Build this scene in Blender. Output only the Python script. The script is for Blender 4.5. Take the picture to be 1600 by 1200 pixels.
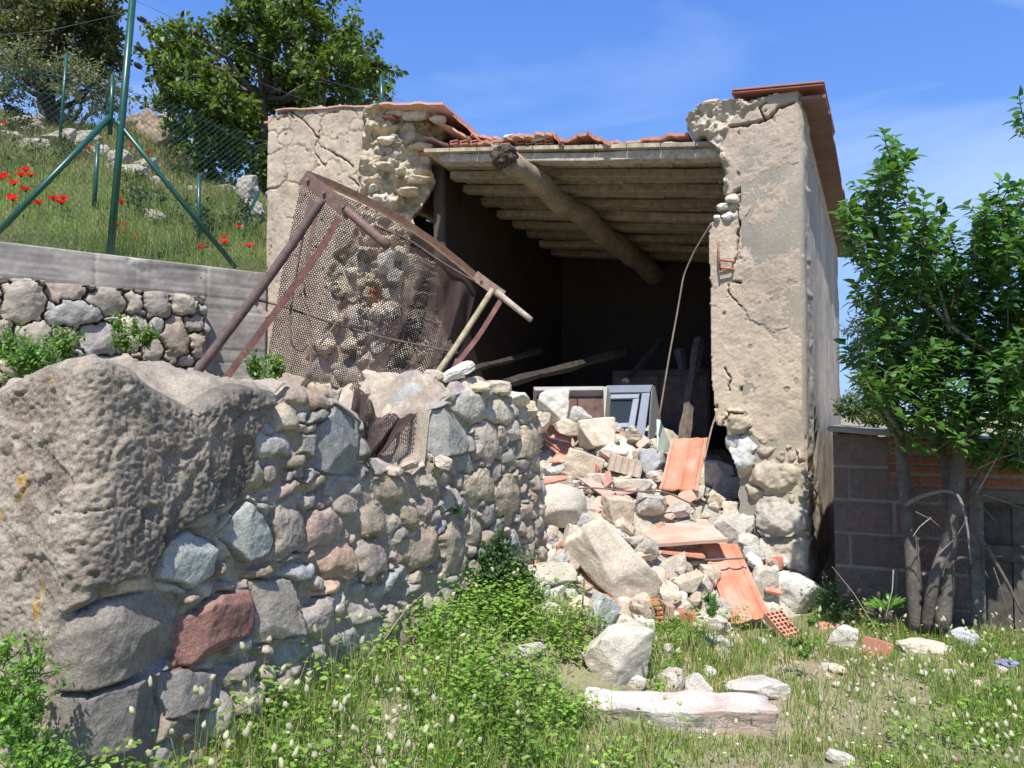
import bpy, bmesh, math, random
import numpy as np
from mathutils import Vector, Matrix

# ------------------------------------------------------------------ camera, sky, sun, exposure
S = bpy.context.scene
for o in list(bpy.data.objects): bpy.data.objects.remove(o)
COL = S.collection
PITCH = math.radians(2.3)
EYE = np.array([0.0, 0.0, 1.6])
cam_d = bpy.data.cameras.new('camera'); cam = bpy.data.objects.new('camera', cam_d); COL.objects.link(cam)
cam_d.sensor_width = 36; cam_d.lens = 27.0; cam_d.clip_end = 2000; cam_d.clip_start = 0.05
cam.location = EYE; cam.rotation_euler = (math.pi/2 + PITCH, 0, 0)
S.camera = cam
S.render.resolution_x = 1024; S.render.resolution_y = 768
S.view_settings.view_transform = 'Standard'; S.view_settings.look = 'None'
S.view_settings.gamma = 1.0; S.view_settings.use_curve_mapping = False
S.view_settings.exposure = 0.48

SUN_EL = math.radians(57); SUN_PHI = math.radians(-9)      # behind the camera and a little to the left
sh = (math.sin(SUN_PHI), -math.cos(SUN_PHI))
SUN_DIR = Vector((sh[0]*math.cos(SUN_EL), sh[1]*math.cos(SUN_EL), math.sin(SUN_EL)))
W = bpy.data.worlds.new('World'); S.world = W; W.use_nodes = True
nt = W.node_tree; nt.nodes.clear()
wo = nt.nodes.new('ShaderNodeOutputWorld'); bg = nt.nodes.new('ShaderNodeBackground')
sky = nt.nodes.new('ShaderNodeTexSky'); sky.sky_type = 'NISHITA'; sky.sun_disc = False
sky.sun_elevation = SUN_EL; sky.sun_rotation = math.atan2(sh[0], sh[1]) % (2*math.pi)
sky.altitude = 300; sky.air_density = 1.35; sky.dust_density = 0.35; sky.ozone_density = 3.5
tc = nt.nodes.new('ShaderNodeTexCoord'); mp = nt.nodes.new('ShaderNodeMapping')
mp.inputs['Scale'].default_value = (1.2, 3.2, 5.0); mp.inputs['Rotation'].default_value = (0.3, 0.5, 0.6)
nz = nt.nodes.new('ShaderNodeTexNoise'); nz.inputs['Scale'].default_value = 1.1; nz.inputs['Detail'].default_value = 5; nz.inputs['Distortion'].default_value = 0.7
rp = nt.nodes.new('ShaderNodeValToRGB'); rp.color_ramp.elements[0].position = 0.43; rp.color_ramp.elements[0].color = (0, 0, 0, 1)
rp.color_ramp.elements[1].position = 0.78; rp.color_ramp.elements[1].color = (0.6, 0.6, 0.6, 1)
mx = nt.nodes.new('ShaderNodeMixRGB'); mx.inputs['Color2'].default_value = (4.6, 5.6, 7.2, 1)
nt.links.new(tc.outputs['Generated'], mp.inputs['Vector']); nt.links.new(mp.outputs[0], nz.inputs['Vector'])
nt.links.new(nz.outputs['Fac'], rp.inputs[0]); nt.links.new(rp.outputs[0], mx.inputs['Fac'])
sx_ = nt.nodes.new('ShaderNodeSeparateXYZ'); nt.links.new(tc.outputs['Generated'], sx_.inputs[0])
gr_ = nt.nodes.new('ShaderNodeValToRGB'); nt.links.new(sx_.outputs['Z'], gr_.inputs[0])
e_ = gr_.color_ramp.elements; e_[0].position = 0.0; e_[0].color = (.215, .385, .63, 1); e_[1].position = 0.62; e_[1].color = (.045, .135, .50, 1)
e2_ = e_.new(0.22); e2_.color = (.12, .27, .64, 1)
gs_ = nt.nodes.new('ShaderNodeVectorMath'); gs_.operation = 'SCALE'; gs_.inputs['Scale'].default_value = 9.9; nt.links.new(gr_.outputs[0], gs_.inputs[0])
sm_ = nt.nodes.new('ShaderNodeMixRGB'); sm_.inputs['Fac'].default_value = 0.86; nt.links.new(sky.outputs[0], sm_.inputs['Color1']); nt.links.new(gs_.outputs[0], sm_.inputs['Color2'])
nt.links.new(sm_.outputs[0], mx.inputs['Color1']); nt.links.new(mx.outputs[0], bg.inputs['Color'])
bg.inputs['Strength'].default_value = 0.12
nt.links.new(bg.outputs[0], wo.inputs['Surface'])
sl = bpy.data.lights.new('sun', 'SUN'); sl.energy = 4.6; sl.angle = math.radians(0.53); sl.color = (1.0, 0.945, 0.87)
so = bpy.data.objects.new('sun', sl); COL.objects.link(so)
so.rotation_euler = SUN_DIR.to_track_quat('Z', 'Y').to_euler()
S.cycles.max_bounces = 6; S.cycles.diffuse_bounces = 4; S.cycles.transparent_max_bounces = 6

# ------------------------------------------------------------------ helpers: projection
CP, SP = math.cos(PITCH), math.sin(PITCH)
def ray(px, py):
    x = (px-800)/1200.0; y = (600-py)/1200.0
    return np.array([x, CP - y*SP, SP + y*CP])
def P(px, py, d):                       # point seen at a pixel of the photograph at distance y = d
    r = ray(px, py); return EYE + r*(d/r[1])
TH = math.atan2(0.5, 1.0)
R0 = np.array([1.915, 5.0, 0.0])                       # near right corner of the building
UU = np.array([-math.cos(TH), math.sin(TH), 0.0])      # along the front, to the left
VV = np.array([math.sin(TH), math.cos(TH), 0.0])       # into the building
ZZ = np.array([0, 0, 1.0])
def B(u, v, z): return R0 + UU*u + VV*v + ZZ*z
def hit(px, py, p0, n):
    r = ray(px, py); t = np.dot(p0-EYE, n)/np.dot(r, n); return EYE + r*t
def on_front(px, py, v=0.0):            # -> (u, z) on the plane parallel to the front wall
    p = hit(px, py, B(0, v, 0), VV); return float(np.dot(p-R0, UU)), float(p[2])
def on_side(px, py, u=0.0):
    p = hit(px, py, B(u, 0, 0), UU); return float(np.dot(p-R0, VV)), float(p[2])
def sst(x): x = np.clip(x, 0, 1); return x*x*(3-2*x)

# ------------------------------------------------------------------ helpers: noise
def _h(ix, iy, iz, seed):
    n = (ix.astype(np.int64)*374761393 + iy.astype(np.int64)*668265263 + iz.astype(np.int64)*2147483647*3 + seed*1274126177) & 0xffffffff
    n = ((n ^ (n >> 13))*1274126177) & 0xffffffff
    n = ((n ^ (n >> 16))*2246822519) & 0xffffffff
    n = n ^ (n >> 15)
    return n.astype(np.float64)/4294967295.0
def vn(x, y, z=None, seed=0):
    x = np.asarray(x, float); y = np.asarray(y, float)
    z = np.zeros_like(x) if z is None else np.asarray(z, float)
    ix, iy, iz = np.floor(x), np.floor(y), np.floor(z)
    fx, fy, fz = x-ix, y-iy, z-iz
    fx = fx*fx*(3-2*fx); fy = fy*fy*(3-2*fy); fz = fz*fz*(3-2*fz)
    r = 0
    for dx in (0, 1):
        wx = fx if dx else 1-fx
        for dy in (0, 1):
            wy = fy if dy else 1-fy
            for dz in (0, 1):
                wz = fz if dz else 1-fz
                r = r + _h(ix+dx, iy+dy, iz+dz, seed)*wx*wy*wz
    return r*2-1
def fbm(x, y, z=None, seed=0, oct=4, gain=0.5):
    a = 1.0; f = 1.0; r = 0; t = 0
    for k in range(oct):
        r = r + a*vn(np.asarray(x)*f, np.asarray(y)*f, None if z is None else np.asarray(z)*f, seed+k*17)
        t += a; a *= gain; f *= 2.03
    return r/t*1.4
def rot2(a): return np.array([[math.cos(a), -math.sin(a)], [math.sin(a), math.cos(a)]])
def blur(a, n):
    for _ in range(n):
        p = np.pad(a, 1, mode='edge')
        a = (p[1:-1, 1:-1]*2 + p[:-2, 1:-1] + p[2:, 1:-1] + p[1:-1, :-2] + p[1:-1, 2:])/6
    return a
def inpoly(x, y, poly):
    r = np.zeros(x.shape, bool); n = len(poly)
    for i in range(n):
        x0, y0 = poly[i]; x1, y1 = poly[(i+1) % n]
        if y0 == y1: continue
        c = ((y0 > y) != (y1 > y)) & (x < (x1-x0)*(y-y0)/(y1-y0)+x0)
        r ^= c
    return r
def linedist(x, y, pts):
    d = np.full(x.shape, 1e9)
    for (x0, y0), (x1, y1) in zip(pts[:-1], pts[1:]):
        dx, dy = x1-x0, y1-y0; L = dx*dx+dy*dy+1e-12
        t = np.clip(((x-x0)*dx+(y-y0)*dy)/L, 0, 1)
        d = np.minimum(d, np.hypot(x-x0-t*dx, y-y0-t*dy))
    return d

# ------------------------------------------------------------------ helpers: objects
def setp(o, label=None, cat=None, group=None, kind=None):
    if label: o['label'] = label
    if cat: o['category'] = cat
    if group: o['group'] = group
    if kind: o['kind'] = kind
    return o
def empty(name, loc=(0, 0, 0), label=None, cat=None, group=None):
    o = bpy.data.objects.new(name, None); COL.objects.link(o); o.location = tuple(loc); o.empty_display_size = 0.1
    return setp(o, label, cat, group)
def mesh(name, verts, faces, mat, parent=None, col=None, smooth=True, label=None):
    """verts in world coordinates; faces: array (n,4)/(n,3) or a list of such arrays / lists"""
    verts = np.asarray(verts, float)
    if parent is not None and parent.type == 'EMPTY': off = np.array(parent.location)
    elif parent is not None: off = np.array(parent['_o'])
    else: off = verts.mean(0); off[2] = verts[:, 2].min()
    me = bpy.data.meshes.new(name)
    if isinstance(faces, np.ndarray): faces = [faces]
    li = []; ls = []; tot = 0
    for f in faces:
        if isinstance(f, np.ndarray):
            if f.size == 0: continue
            li.append(f.reshape(-1)); ls.append(np.full(len(f), f.shape[1]))
        else:
            li.append(np.array(f)); ls.append(np.array([len(f)]))
    li = np.concatenate(li).astype(np.int32); ls = np.concatenate(ls).astype(np.int32)
    me.vertices.add(len(verts)); me.vertices.foreach_set('co', (verts-off).astype(np.float32).reshape(-1))
    me.loops.add(len(li)); me.loops.foreach_set('vertex_index', li)
    me.polygons.add(len(ls)); me.polygons.foreach_set('loop_start', np.concatenate([[0], np.cumsum(ls)[:-1]]).astype(np.int32))
    me.polygons.foreach_set('loop_total', ls)
    me.polygons.foreach_set('use_smooth', np.full(len(ls), bool(smooth)))
    me.update(calc_edges=True); me.validate()
    if col is not None:
        col = np.asarray(col, float)
        if col.ndim == 1: col = np.tile(col, (len(verts), 1))
        a = me.color_attributes.new('Col', 'FLOAT_COLOR', 'POINT')
        c4 = np.ones((len(verts), 4), np.float32); c4[:, :3] = np.clip(col, 0, 1); a.data.foreach_set('color', c4.reshape(-1))
    if mat: me.materials.append(mat)
    o = bpy.data.objects.new(name, me); COL.objects.link(o)
    if parent is not None:
        o.parent = parent
        if parent.type != 'EMPTY': o.location = (0, 0, 0)
    else: o.location = tuple(off)
    o['_o'] = [float(q) for q in off]
    if label: o['label'] = label
    return o
class MB:
    def __init__(s): s.v = []; s.f = []; s.c = []; s.n = 0
    def add(s, v, f, c=None):
        v = np.asarray(v, float); s.v.append(v)
        for q in ([f] if isinstance(f, np.ndarray) else f):
            if isinstance(q, np.ndarray): s.f.append(q+s.n)
            else: s.f.append([i+s.n for i in q])
        s.n += len(v)
        c = np.array([1, 1, 1.]) if c is None else np.asarray(c, float)
        s.c.append(np.tile(c, (len(v), 1)) if c.ndim == 1 else c)
        return s
    def box8(s, p, c=None):       # p: 8 corners, bottom 4 then top 4
        s.add(p, np.array([[0, 3, 2, 1], [4, 5, 6, 7], [0, 1, 5, 4], [1, 2, 6, 5], [2, 3, 7, 6], [3, 0, 4, 7]]), c); return s
    def obox(s, o, a, b, d, c=None):  # origin corner and three edge vectors
        o, a, b, d = map(np.asarray, (o, a, b, d))
        return s.box8([o, o+a, o+a+b, o+b, o+d, o+a+d, o+a+b+d, o+b+d], c)
    def tube(s, pts, r, n=6, c=None, cap=True):
        pts = np.asarray(pts, float); m = len(pts); r = np.full(m, r) if np.isscalar(r) else np.asarray(r, float)
        t = np.gradient(pts, axis=0); t /= np.linalg.norm(t, axis=1)[:, None]+1e-9
        ref = np.array([0, 0, 1.0]) if abs(t[0][2]) < 0.9 else np.array([1.0, 0, 0])
        vs = []
        a = np.cross(t[0], ref); a /= np.linalg.norm(a)
        ang = np.arange(n)/n*2*math.pi
        for i in range(m):
            a = a - t[i]*np.dot(a, t[i]); a /= np.linalg.norm(a)+1e-9
            b = np.cross(t[i], a)
            vs.append(pts[i]+r[i]*(np.cos(ang)[:, None]*a+np.sin(ang)[:, None]*b))
        k = np.arange(n); fs = []
        for i in range(m-1):
            fs.append(np.stack([i*n+k, i*n+(k+1) % n, (i+1)*n+(k+1) % n, (i+1)*n+k], 1))
        out = [np.concatenate(fs)]
        if cap: out += [list(range(n))[::-1], [(m-1)*n+i for i in range(n)]]
        s.add(np.concatenate(vs), out, c); return s
    def build(s, name, mat, parent=None, smooth=True, label=None):
        return mesh(name, np.concatenate(s.v), s.f, mat, parent, np.concatenate(s.c), smooth, label)
def bev(o, w=0.004, seg=1):
    m = o.modifiers.new('bevel', 'BEVEL'); m.width = w; m.segments = seg; m.limit_method = 'ANGLE'; return o

# ------------------------------------------------------------------ materials
def mat_new(name):
    m = bpy.data.materials.new(name); m.use_nodes = True; n = m.node_tree; n.nodes.clear()
    o = n.nodes.new('ShaderNodeOutputMaterial'); b = n.nodes.new('ShaderNodeBsdfPrincipled')
    n.links.new(b.outputs[0], o.inputs[0]); return m, n, b
def attr_mat(name, tint=(1, 1, 1), s1=9, s2=60, amp=0.25, speck=0.25, bump=0.6, dist=0.012, rough=0.9, spec=0.25, use_attr=True, metal=0.0, streak=None):
    m, n, b = mat_new(name); L = n.links
    tc = n.nodes.new('ShaderNodeTexCoord'); vec = tc.outputs['Object']
    if streak:
        mp = n.nodes.new('ShaderNodeMapping'); mp.inputs['Scale'].default_value = streak; L.new(vec, mp.inputs['Vector']); vec = mp.outputs[0]
    a = n.nodes.new('ShaderNodeAttribute'); a.attribute_name = 'Col'
    n1 = n.nodes.new('ShaderNodeTexNoise'); n1.inputs['Scale'].default_value = s1; n1.inputs['Detail'].default_value = 6; n1.inputs['Roughness'].default_value = 0.65
    n2 = n.nodes.new('ShaderNodeTexNoise'); n2.inputs['Scale'].default_value = s2; n2.inputs['Detail'].default_value = 4; n2.inputs['Roughness'].default_value = 0.7
    L.new(vec, n1.inputs['Vector']); L.new(vec, n2.inputs['Vector'])
    def rng(src, lo, hi, a0=0.25, a1=0.75):
        r = n.nodes.new('ShaderNodeMapRange'); r.inputs[1].default_value = a0; r.inputs[2].default_value = a1; r.inputs[3].default_value = lo; r.inputs[4].default_value = hi
        L.new(src, r.inputs[0]); return r.outputs[0]
    v = n.nodes.new('ShaderNodeMath'); v.operation = 'MULTIPLY'
    L.new(rng(n1.outputs['Fac'], 1-amp, 1+amp), v.inputs[0]); L.new(rng(n2.outputs['Fac'], 1-speck, 1+speck), v.inputs[1])
    c = n.nodes.new('ShaderNodeVectorMath'); c.operation = 'MULTIPLY'; c.inputs[1].default_value = tint
    if use_attr: L.new(a.outputs['Color'], c.inputs[0])
    else: c.inputs[0].default_value = (1, 1, 1)
    c2 = n.nodes.new('ShaderNodeVectorMath'); c2.operation = 'SCALE'; L.new(c.outputs[0], c2.inputs[0]); L.new(v.outputs[0], c2.inputs['Scale'])
    L.new(c2.outputs[0], b.inputs['Base Color'])
    b.inputs['Roughness'].default_value = rough; b.inputs['Specular IOR Level'].default_value = spec; b.inputs['Metallic'].default_value = metal
    if bump:
        ad = n.nodes.new('ShaderNodeMath'); ad.operation = 'MULTIPLY_ADD'; ad.inputs[1].default_value = 0.45
        L.new(n2.outputs['Fac'], ad.inputs[0]); L.new(n1.outputs['Fac'], ad.inputs[2])
        bp = n.nodes.new('ShaderNodeBump'); bp.inputs['Strength'].default_value = bump; bp.inputs['Distance'].default_value = dist
        L.new(ad.outputs[0], bp.inputs['Height']); L.new(bp.outputs[0], b.inputs['Normal'])
    return m
def leaf_mat(name, trans=0.35, rough=0.45, spec=0.4):
    m, n, b = mat_new(name); L = n.links; out = [x for x in n.nodes if x.type == 'OUTPUT_MATERIAL'][0]
    a = n.nodes.new('ShaderNodeAttribute'); a.attribute_name = 'Col'
    L.new(a.outputs['Color'], b.inputs['Base Color']); b.inputs['Roughness'].default_value = rough; b.inputs['Specular IOR Level'].default_value = spec
    t = n.nodes.new('ShaderNodeBsdfTranslucent'); c = n.nodes.new('ShaderNodeVectorMath'); c.operation = 'MULTIPLY'; c.inputs[1].default_value = (1.5, 1.6, 0.6)
    L.new(a.outputs['Color'], c.inputs[0]); L.new(c.outputs[0], t.inputs['Color'])
    x = n.nodes.new('ShaderNodeMixShader'); x.inputs[0].default_value = trans
    L.new(b.outputs[0], x.inputs[1]); L.new(t.outputs[0], x.inputs[2]); L.new(x.outputs[0], out.inputs[0]); return m
M = {}
M['stone'] = attr_mat('granite_stone', s1=14, s2=110, amp=0.22, speck=0.33, bump=0.85, dist=0.010)
M['render'] = attr_mat('rough_render', s1=24, s2=150, amp=0.28, speck=0.5, bump=0.9, dist=0.008)
M['masonry'] = attr_mat('rubble_masonry', s1=16, s2=120, amp=0.22, speck=0.35, bump=0.9, dist=0.010)
M['plaster'] = attr_mat('old_plaster', s1=7, s2=90, amp=0.14, speck=0.20, bump=0.8, dist=0.008)
M['concrete'] = attr_mat('concrete', s1=5, s2=70, amp=0.16, speck=0.12, bump=0.4, dist=0.005)
M['soil'] = attr_mat('soil', s1=8, s2=80, amp=0.3, speck=0.3, bump=1.0, dist=0.02)
M['wood'] = attr_mat('old_wood', s1=6, s2=40, amp=0.5, speck=0.25, bump=0.5, dist=0.004, rough=0.85, streak=(3, 3, 3))
M['bark'] = attr_mat('bark', s1=16, s2=70, amp=0.35, speck=0.3, bump=1.0, dist=0.01)
M['tile'] = attr_mat('terracotta', s1=12, s2=90, amp=0.2, speck=0.15, bump=0.35, dist=0.003, rough=0.8)
M['rust'] = attr_mat('rusty_iron', s1=22, s2=130, amp=0.45, speck=0.3, bump=0.5, dist=0.002, rough=0.7, spec=0.35)
M['paint'] = attr_mat('aged_paint', s1=14, s2=80, amp=0.1, speck=0.1, bump=0.2, dist=0.002, rough=0.5)
M['green'] = attr_mat('green_coating', s1=20, s2=80, amp=0.2, speck=0.1, bump=0.0, rough=0.35, spec=0.5)
M['block'] = attr_mat('porous_block', s1=40, s2=160, amp=0.2, speck=0.45, bump=1.0, dist=0.006)
M['leaf'] = leaf_mat('leaf')
M['grass'] = leaf_mat('grass_blade', 0.4, 0.6, 0.25)
M['dry'] = leaf_mat('dry_plant', 0.35, 0.8, 0.1)
M['petal'] = leaf_mat('petal', 0.4, 0.6, 0.2)
m, n_, b_ = mat_new('window_glass'); b_.inputs['Base Color'].default_value = (0.02, 0.03, 0.035, 1); b_.inputs['Roughness'].default_value = 0.12; M['glass'] = m

# ------------------------------------------------------------------ stone masonry fields
def cells(X, Y, sites, wob=0.02, pw=2.6, seed=3):
    """sites: rows x, y, rx, ry, rot. Returns index of nearest, F1, F2 (scaled distance)"""
    wx = X + wob*fbm(X*14, Y*14, seed=seed, oct=3); wy = Y + wob*fbm(X*14+31, Y*14+7, seed=seed+5, oct=3)
    sh_ = X.shape; xf = wx.ravel(); yf = wy.ravel()
    idx = np.zeros(len(xf), int); F1 = np.zeros(len(xf)); F2 = np.zeros(len(xf))
    st = np.asarray(sites, float)
    ca, sa = np.cos(st[:, 4]), np.sin(st[:, 4])
    for a in range(0, len(xf), 20000):
        dx = xf[a:a+20000, None]-st[None, :, 0]; dy = yf[a:a+20000, None]-st[None, :, 1]
        p = np.abs((dx*ca+dy*sa)/st[:, 2]); q = np.abs((-dx*sa+dy*ca)/st[:, 3])
        D = (p**pw+q**pw)**(1/pw)
        i2 = np.argpartition(D, 1, axis=1)[:, :2]; d2 = np.take_along_axis(D, i2, 1)
        o = np.argsort(d2, axis=1); d2 = np.take_along_axis(d2, o, 1); i2 = np.take_along_axis(i2, o, 1)
        idx[a:a+20000] = i2[:, 0]; F1[a:a+20000] = d2[:, 0]; F2[a:a+20000] = d2[:, 1]
    return idx.reshape(sh_), F1.reshape(sh_), F2.reshape(sh_)
def fill_sites(sites, x0, x1, y0, y1, rmin, rmax, rng, tries=6000, asp=(0.55, 0.95)):
    st = [list(s) for s in sites]
    for r in np.geomspace(rmax, rmin, 6):
        for _ in range(tries//6):
            x = rng.uniform(x0, x1); y = rng.uniform(y0, y1); ok = True
            for q in st:
                dx, dy = x-q[0], y-q[1]; c, s = math.cos(q[4]), math.sin(q[4])
                d = math.hypot((dx*c+dy*s)/(q[2]+r*0.9), (-dx*s+dy*c)/(q[3]+r*0.8))
                if d < 1: ok = False; break
            if ok: st.append([x, y, r*rng.uniform(0.95, 1.25), r*rng.uniform(*asp), rng.uniform(-0.35, 0.35)])
    return st
PAL = np.array([[.37, .325, .265], [.32, .29, .25], [.41, .35, .27], [.30, .29, .265], [.36, .295, .24], [.44, .385, .31], [.33, .295, .27], [.31, .255, .20]])
def stone_field(X, Z, st, cols, mort, depth=0.05, gap=0.16, seed=1, wob=0.018, pw=2.6, proud=0):
    idx, F1, F2 = cells(X, Z, st, wob, pw, seed)
    g = (F2-F1)/np.maximum(F1+F2, 0.2)
    sz = np.array([min(q[2], q[3]) for q in st])[idx]
    e = (F2-F1)*sz                                        # metres from the joint, roughly
    k = sst((e-0.002)/0.011)
    rn = np.random.RandomState(seed); n = len(st)
    tx, ty, hh = rn.uniform(-.35, .35, n), rn.uniform(-.35, .35, n), rn.uniform(0.55, 1.15, n); hh[:proud] = rn.uniform(1.0, 1.3, proud)
    cx = np.array([q[0] for q in st])[idx]; cz = np.array([q[1] for q in st])[idx]
    tilt = (X-cx)*tx[idx]+(Z-cz)*ty[idx]
    facet = fbm(X*16+idx*1.7, Z*16, seed=seed+4, oct=5, gain=.6)*0.0055
    sr = sz; ux, uz = (X-cx)/sr, (Z-cz)/sr
    cut = np.full(X.shape, 9.0)
    for q_ in range(5):                                    # broken planar faces
        an_ = rn.uniform(0, 6.283, n); sl_ = rn.uniform(.25, 1.1, n); of_ = rn.uniform(.45, 1.0, n)
        cut = np.minimum(cut, -sl_[idx]*(ux*np.cos(an_[idx])+uz*np.sin(an_[idx])-of_[idx])*0.020)
    body = depth*hh[idx]*(1-np.clip(F1, 0, 1)**4*0.3)+np.clip(tilt, -.02, .02)*0.8+np.minimum(cut, 0)
    mlow = sst(.5+fbm(X*4, Z*4, seed=seed+15)*1.3)
    mo = depth*(.06+.40*mlow)+fbm(X*24, Z*24, seed=seed+9, oct=5)*0.010+vn(X*90, Z*90, seed=seed+10)*0.002
    cov = sst((body+facet-mo*.8)/.004-.2); h = k*np.maximum(body+facet, mo*.8)+(1-k)*mo + vn(X*120, Z*120, seed=seed+12)*0.0012
    c = cols[idx]*(1+0.16*fbm(X*10+idx*0.9, Z*10, seed=seed+6)[..., None])*(1+0.10*vn(X*70, Z*70, seed=seed+7)[..., None])
    kk = (sst((e-0.002)/0.010)*cov)[..., None]
    c = c*kk + np.asarray(mort)*(1+0.2*fbm(X*18, Z*18, seed=seed+8)[..., None])*(1-kk)
    return h, c, idx, k
def grid_faces(nu, nv, mask=None, flip=False):
    i, j = np.meshgrid(np.arange(nu-1), np.arange(nv-1), indexing='ij'); a = (i*nv+j)
    q = np.stack([a, a+nv, a+nv+1, a+1], -1).reshape(-1, 4)
    if flip: q = q[:, ::-1]
    if mask is not None:
        mk = mask.ravel(); q = q[mk[q].all(1)]
    return q
def compact(v, f, *arrs):
    u, inv = np.unique(f, return_inverse=True)
    return (v[u], inv.reshape(f.shape)) + tuple(a[u] for a in arrs)
def add_skirt(v, f, c, back, steps, rough, seed=0, cback=None):
    """extrude the open border of a quad sheet by vector back in steps, roughened"""
    e = np.concatenate([f[:, [0, 1]], f[:, [1, 2]], f[:, [2, 3]], f[:, [3, 0]]])
    key = np.sort(e, 1); _, idx, cnt = np.unique(key, axis=0, return_index=True, return_counts=True)
    be = e[idx[cnt == 1]]
    bv, inv = np.unique(be, return_inverse=True); be = inv.reshape(be.shape)
    V = [v]; C = [c]; F = [f]; base = bv.copy(); n0 = len(v)
    back = np.asarray(back, float)
    cen = v.mean(0)
    for k in range(1, steps+1):
        p = v[bv]+back*(k/steps)
        if rough:
            q = p*9; w = math.sin(math.pi*min(1, k/steps*1.0)) if k < steps else 0.3
            d = np.stack([fbm(q[:, 0], q[:, 1], q[:, 2], seed=seed+s, oct=3) for s in (1, 2, 3)], 1)*rough
            p = p+d
        V.append(p); cc = c[bv] if cback is None else np.asarray(cback)*(1+0.2*fbm(p[:, 0]*8, p[:, 1]*8, p[:, 2]*8, seed=seed))[:, None]
        C.append(cc); nb = n0+(k-1)*len(bv)+np.arange(len(bv))
        F.append(np.stack([base[be[:, 0]] if k == 1 else base[be[:, 0]], nb[be[:, 0]], nb[be[:, 1]], base[be[:, 1]]], 1))
        base = nb
    return np.concatenate(V), np.concatenate(F), np.concatenate(C)

# ------------------------------------------------------------------ terrain functions
FW0 = np.array([-1.1, 2.0]); FWD = np.array([0.52, 1.0])/math.hypot(0.52, 1.0); FWN = np.array([FWD[1], -FWD[0]])
FWL = 2.70
def ground_z(x, y):
    x = np.asarray(x, float); y = np.asarray(y, float)
    d = (x-FW0[0])*FWN[0]+(y-FW0[1])*FWN[1]
    t = (x-FW0[0])*FWD[0]+(y-FW0[1])*FWD[1]
    b = 0.13+0.052*y - 0.01*x
    near = sst(1-np.clip(d, 0, 9)/1.15)*sst((3.6-t)/0.8)
    return b + 0.34*near + 0.02*fbm(x*1.7, y*1.7, seed=5)
def uv_of(x, y):
    dx = np.asarray(x, float)-R0[0]; dy = np.asarray(y, float)-R0[1]
    return dx*UU[0]+dy*UU[1], dx*VV[0]+dy*VV[1]
def mound_z(x, y):
    u, v = uv_of(x, y)
    vt = -0.42-1.25*sst((u-0.05)/0.9)
    zt = 0.93+0.60*sst((u-0.35)/1.05)
    w = np.clip((v-vt)/(0.12-vt), 0, 1)**1.05
    side = sst((u+0.05)/0.35)
    g = ground_z(x, y)
    return g+(zt-g)*w*side
def pix_ground(px, py, fn=None, dmin=1.2, dmax=9):
    fn = fn or (lambda x, y: np.maximum(ground_z(x, y), mound_z(x, y)))
    r = ray(px, py); d = np.linspace(dmin, dmax, 900); x = r[0]/r[1]*d; z = 1.6+r[2]/r[1]*d
    dd = z-fn(x, d); k = np.argmax(dd < 0)
    if dd[k] >= 0: k = len(d)-1
    return np.array([x[k], d[k], z[k]])
# main lower ground sheet, reaching the horizon
def sheet(name, xs, ys, zf, colf, mat, **kw):
    X, Y = np.meshgrid(xs, ys, indexing='ij'); Z = zf(X, Y)
    c = colf(X, Y, Z).reshape(-1, 3)
    return mesh(name, np.stack([X, Y, Z], -1).reshape(-1, 3), grid_faces(len(xs), len(ys)), mat, col=c, **kw)
def soil_col(X, Y, Z):
    a = (0.5+0.5*fbm(X*2.3, Y*2.3, seed=2))[..., None]
    return np.array([.36, .30, .21])*(1-a)+np.array([.21, .22, .10])*a
xs = np.unique(np.concatenate([-np.geomspace(2.6, 400, 24), np.arange(-2.6, 6, 0.04), np.geomspace(6, 400, 24)]))
ys = np.unique(np.concatenate([[-60, -20, -6, -2], np.arange(0, 7, 0.04), np.geomspace(7, 600, 26)]))
gz = lambda X, Y: ground_z(np.clip(X, -4, 7), np.clip(Y, -1, 9)) - 0.0*X
g = sheet('ground', xs, ys, lambda X, Y: gz(X, Y)+0.012*fbm(X*9, Y*9, seed=8), soil_col, M['soil']); setp(g, kind='structure')

# upper terrace behind the foreground wall
def terr_z(X, Y):
    return 1.50+0.02*(Y-3)+0.04*fbm(X*2, Y*2, seed=21)
tx_, ty_ = np.arange(-9, 0.3, 0.06), np.arange(2.0, 9.4, 0.06)
X, Y = np.meshgrid(tx_, ty_, indexing='ij')
dF = (X-FW0[0])*FWN[0]+(Y-FW0[1])*FWN[1]; tF = (X-FW0[0])*FWD[0]+(Y-FW0[1])*FWD[1]
uB, vB = uv_of(X, Y)
mk = (dF < -0.25) & (tF > 0.25) & (vB < 0.2) & (uB > 2.2) & (tF < 2.2)
vv_ = np.stack([X, Y, terr_z(X, Y)+0.02*fbm(X*8, Y*8, seed=3)], -1).reshape(-1, 3)
f_ = grid_faces(len(tx_), len(ty_), mk); v2, f2, c2 = compact(vv_, f_, soil_col(X, Y, X).reshape(-1, 3))
v2, f2, c2 = add_skirt(v2, f2, c2, (0, 0, -1.2), 1, 0)
setp(mesh('terrace_ground', v2, f2, M['soil'], col=c2), kind='structure')

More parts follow.
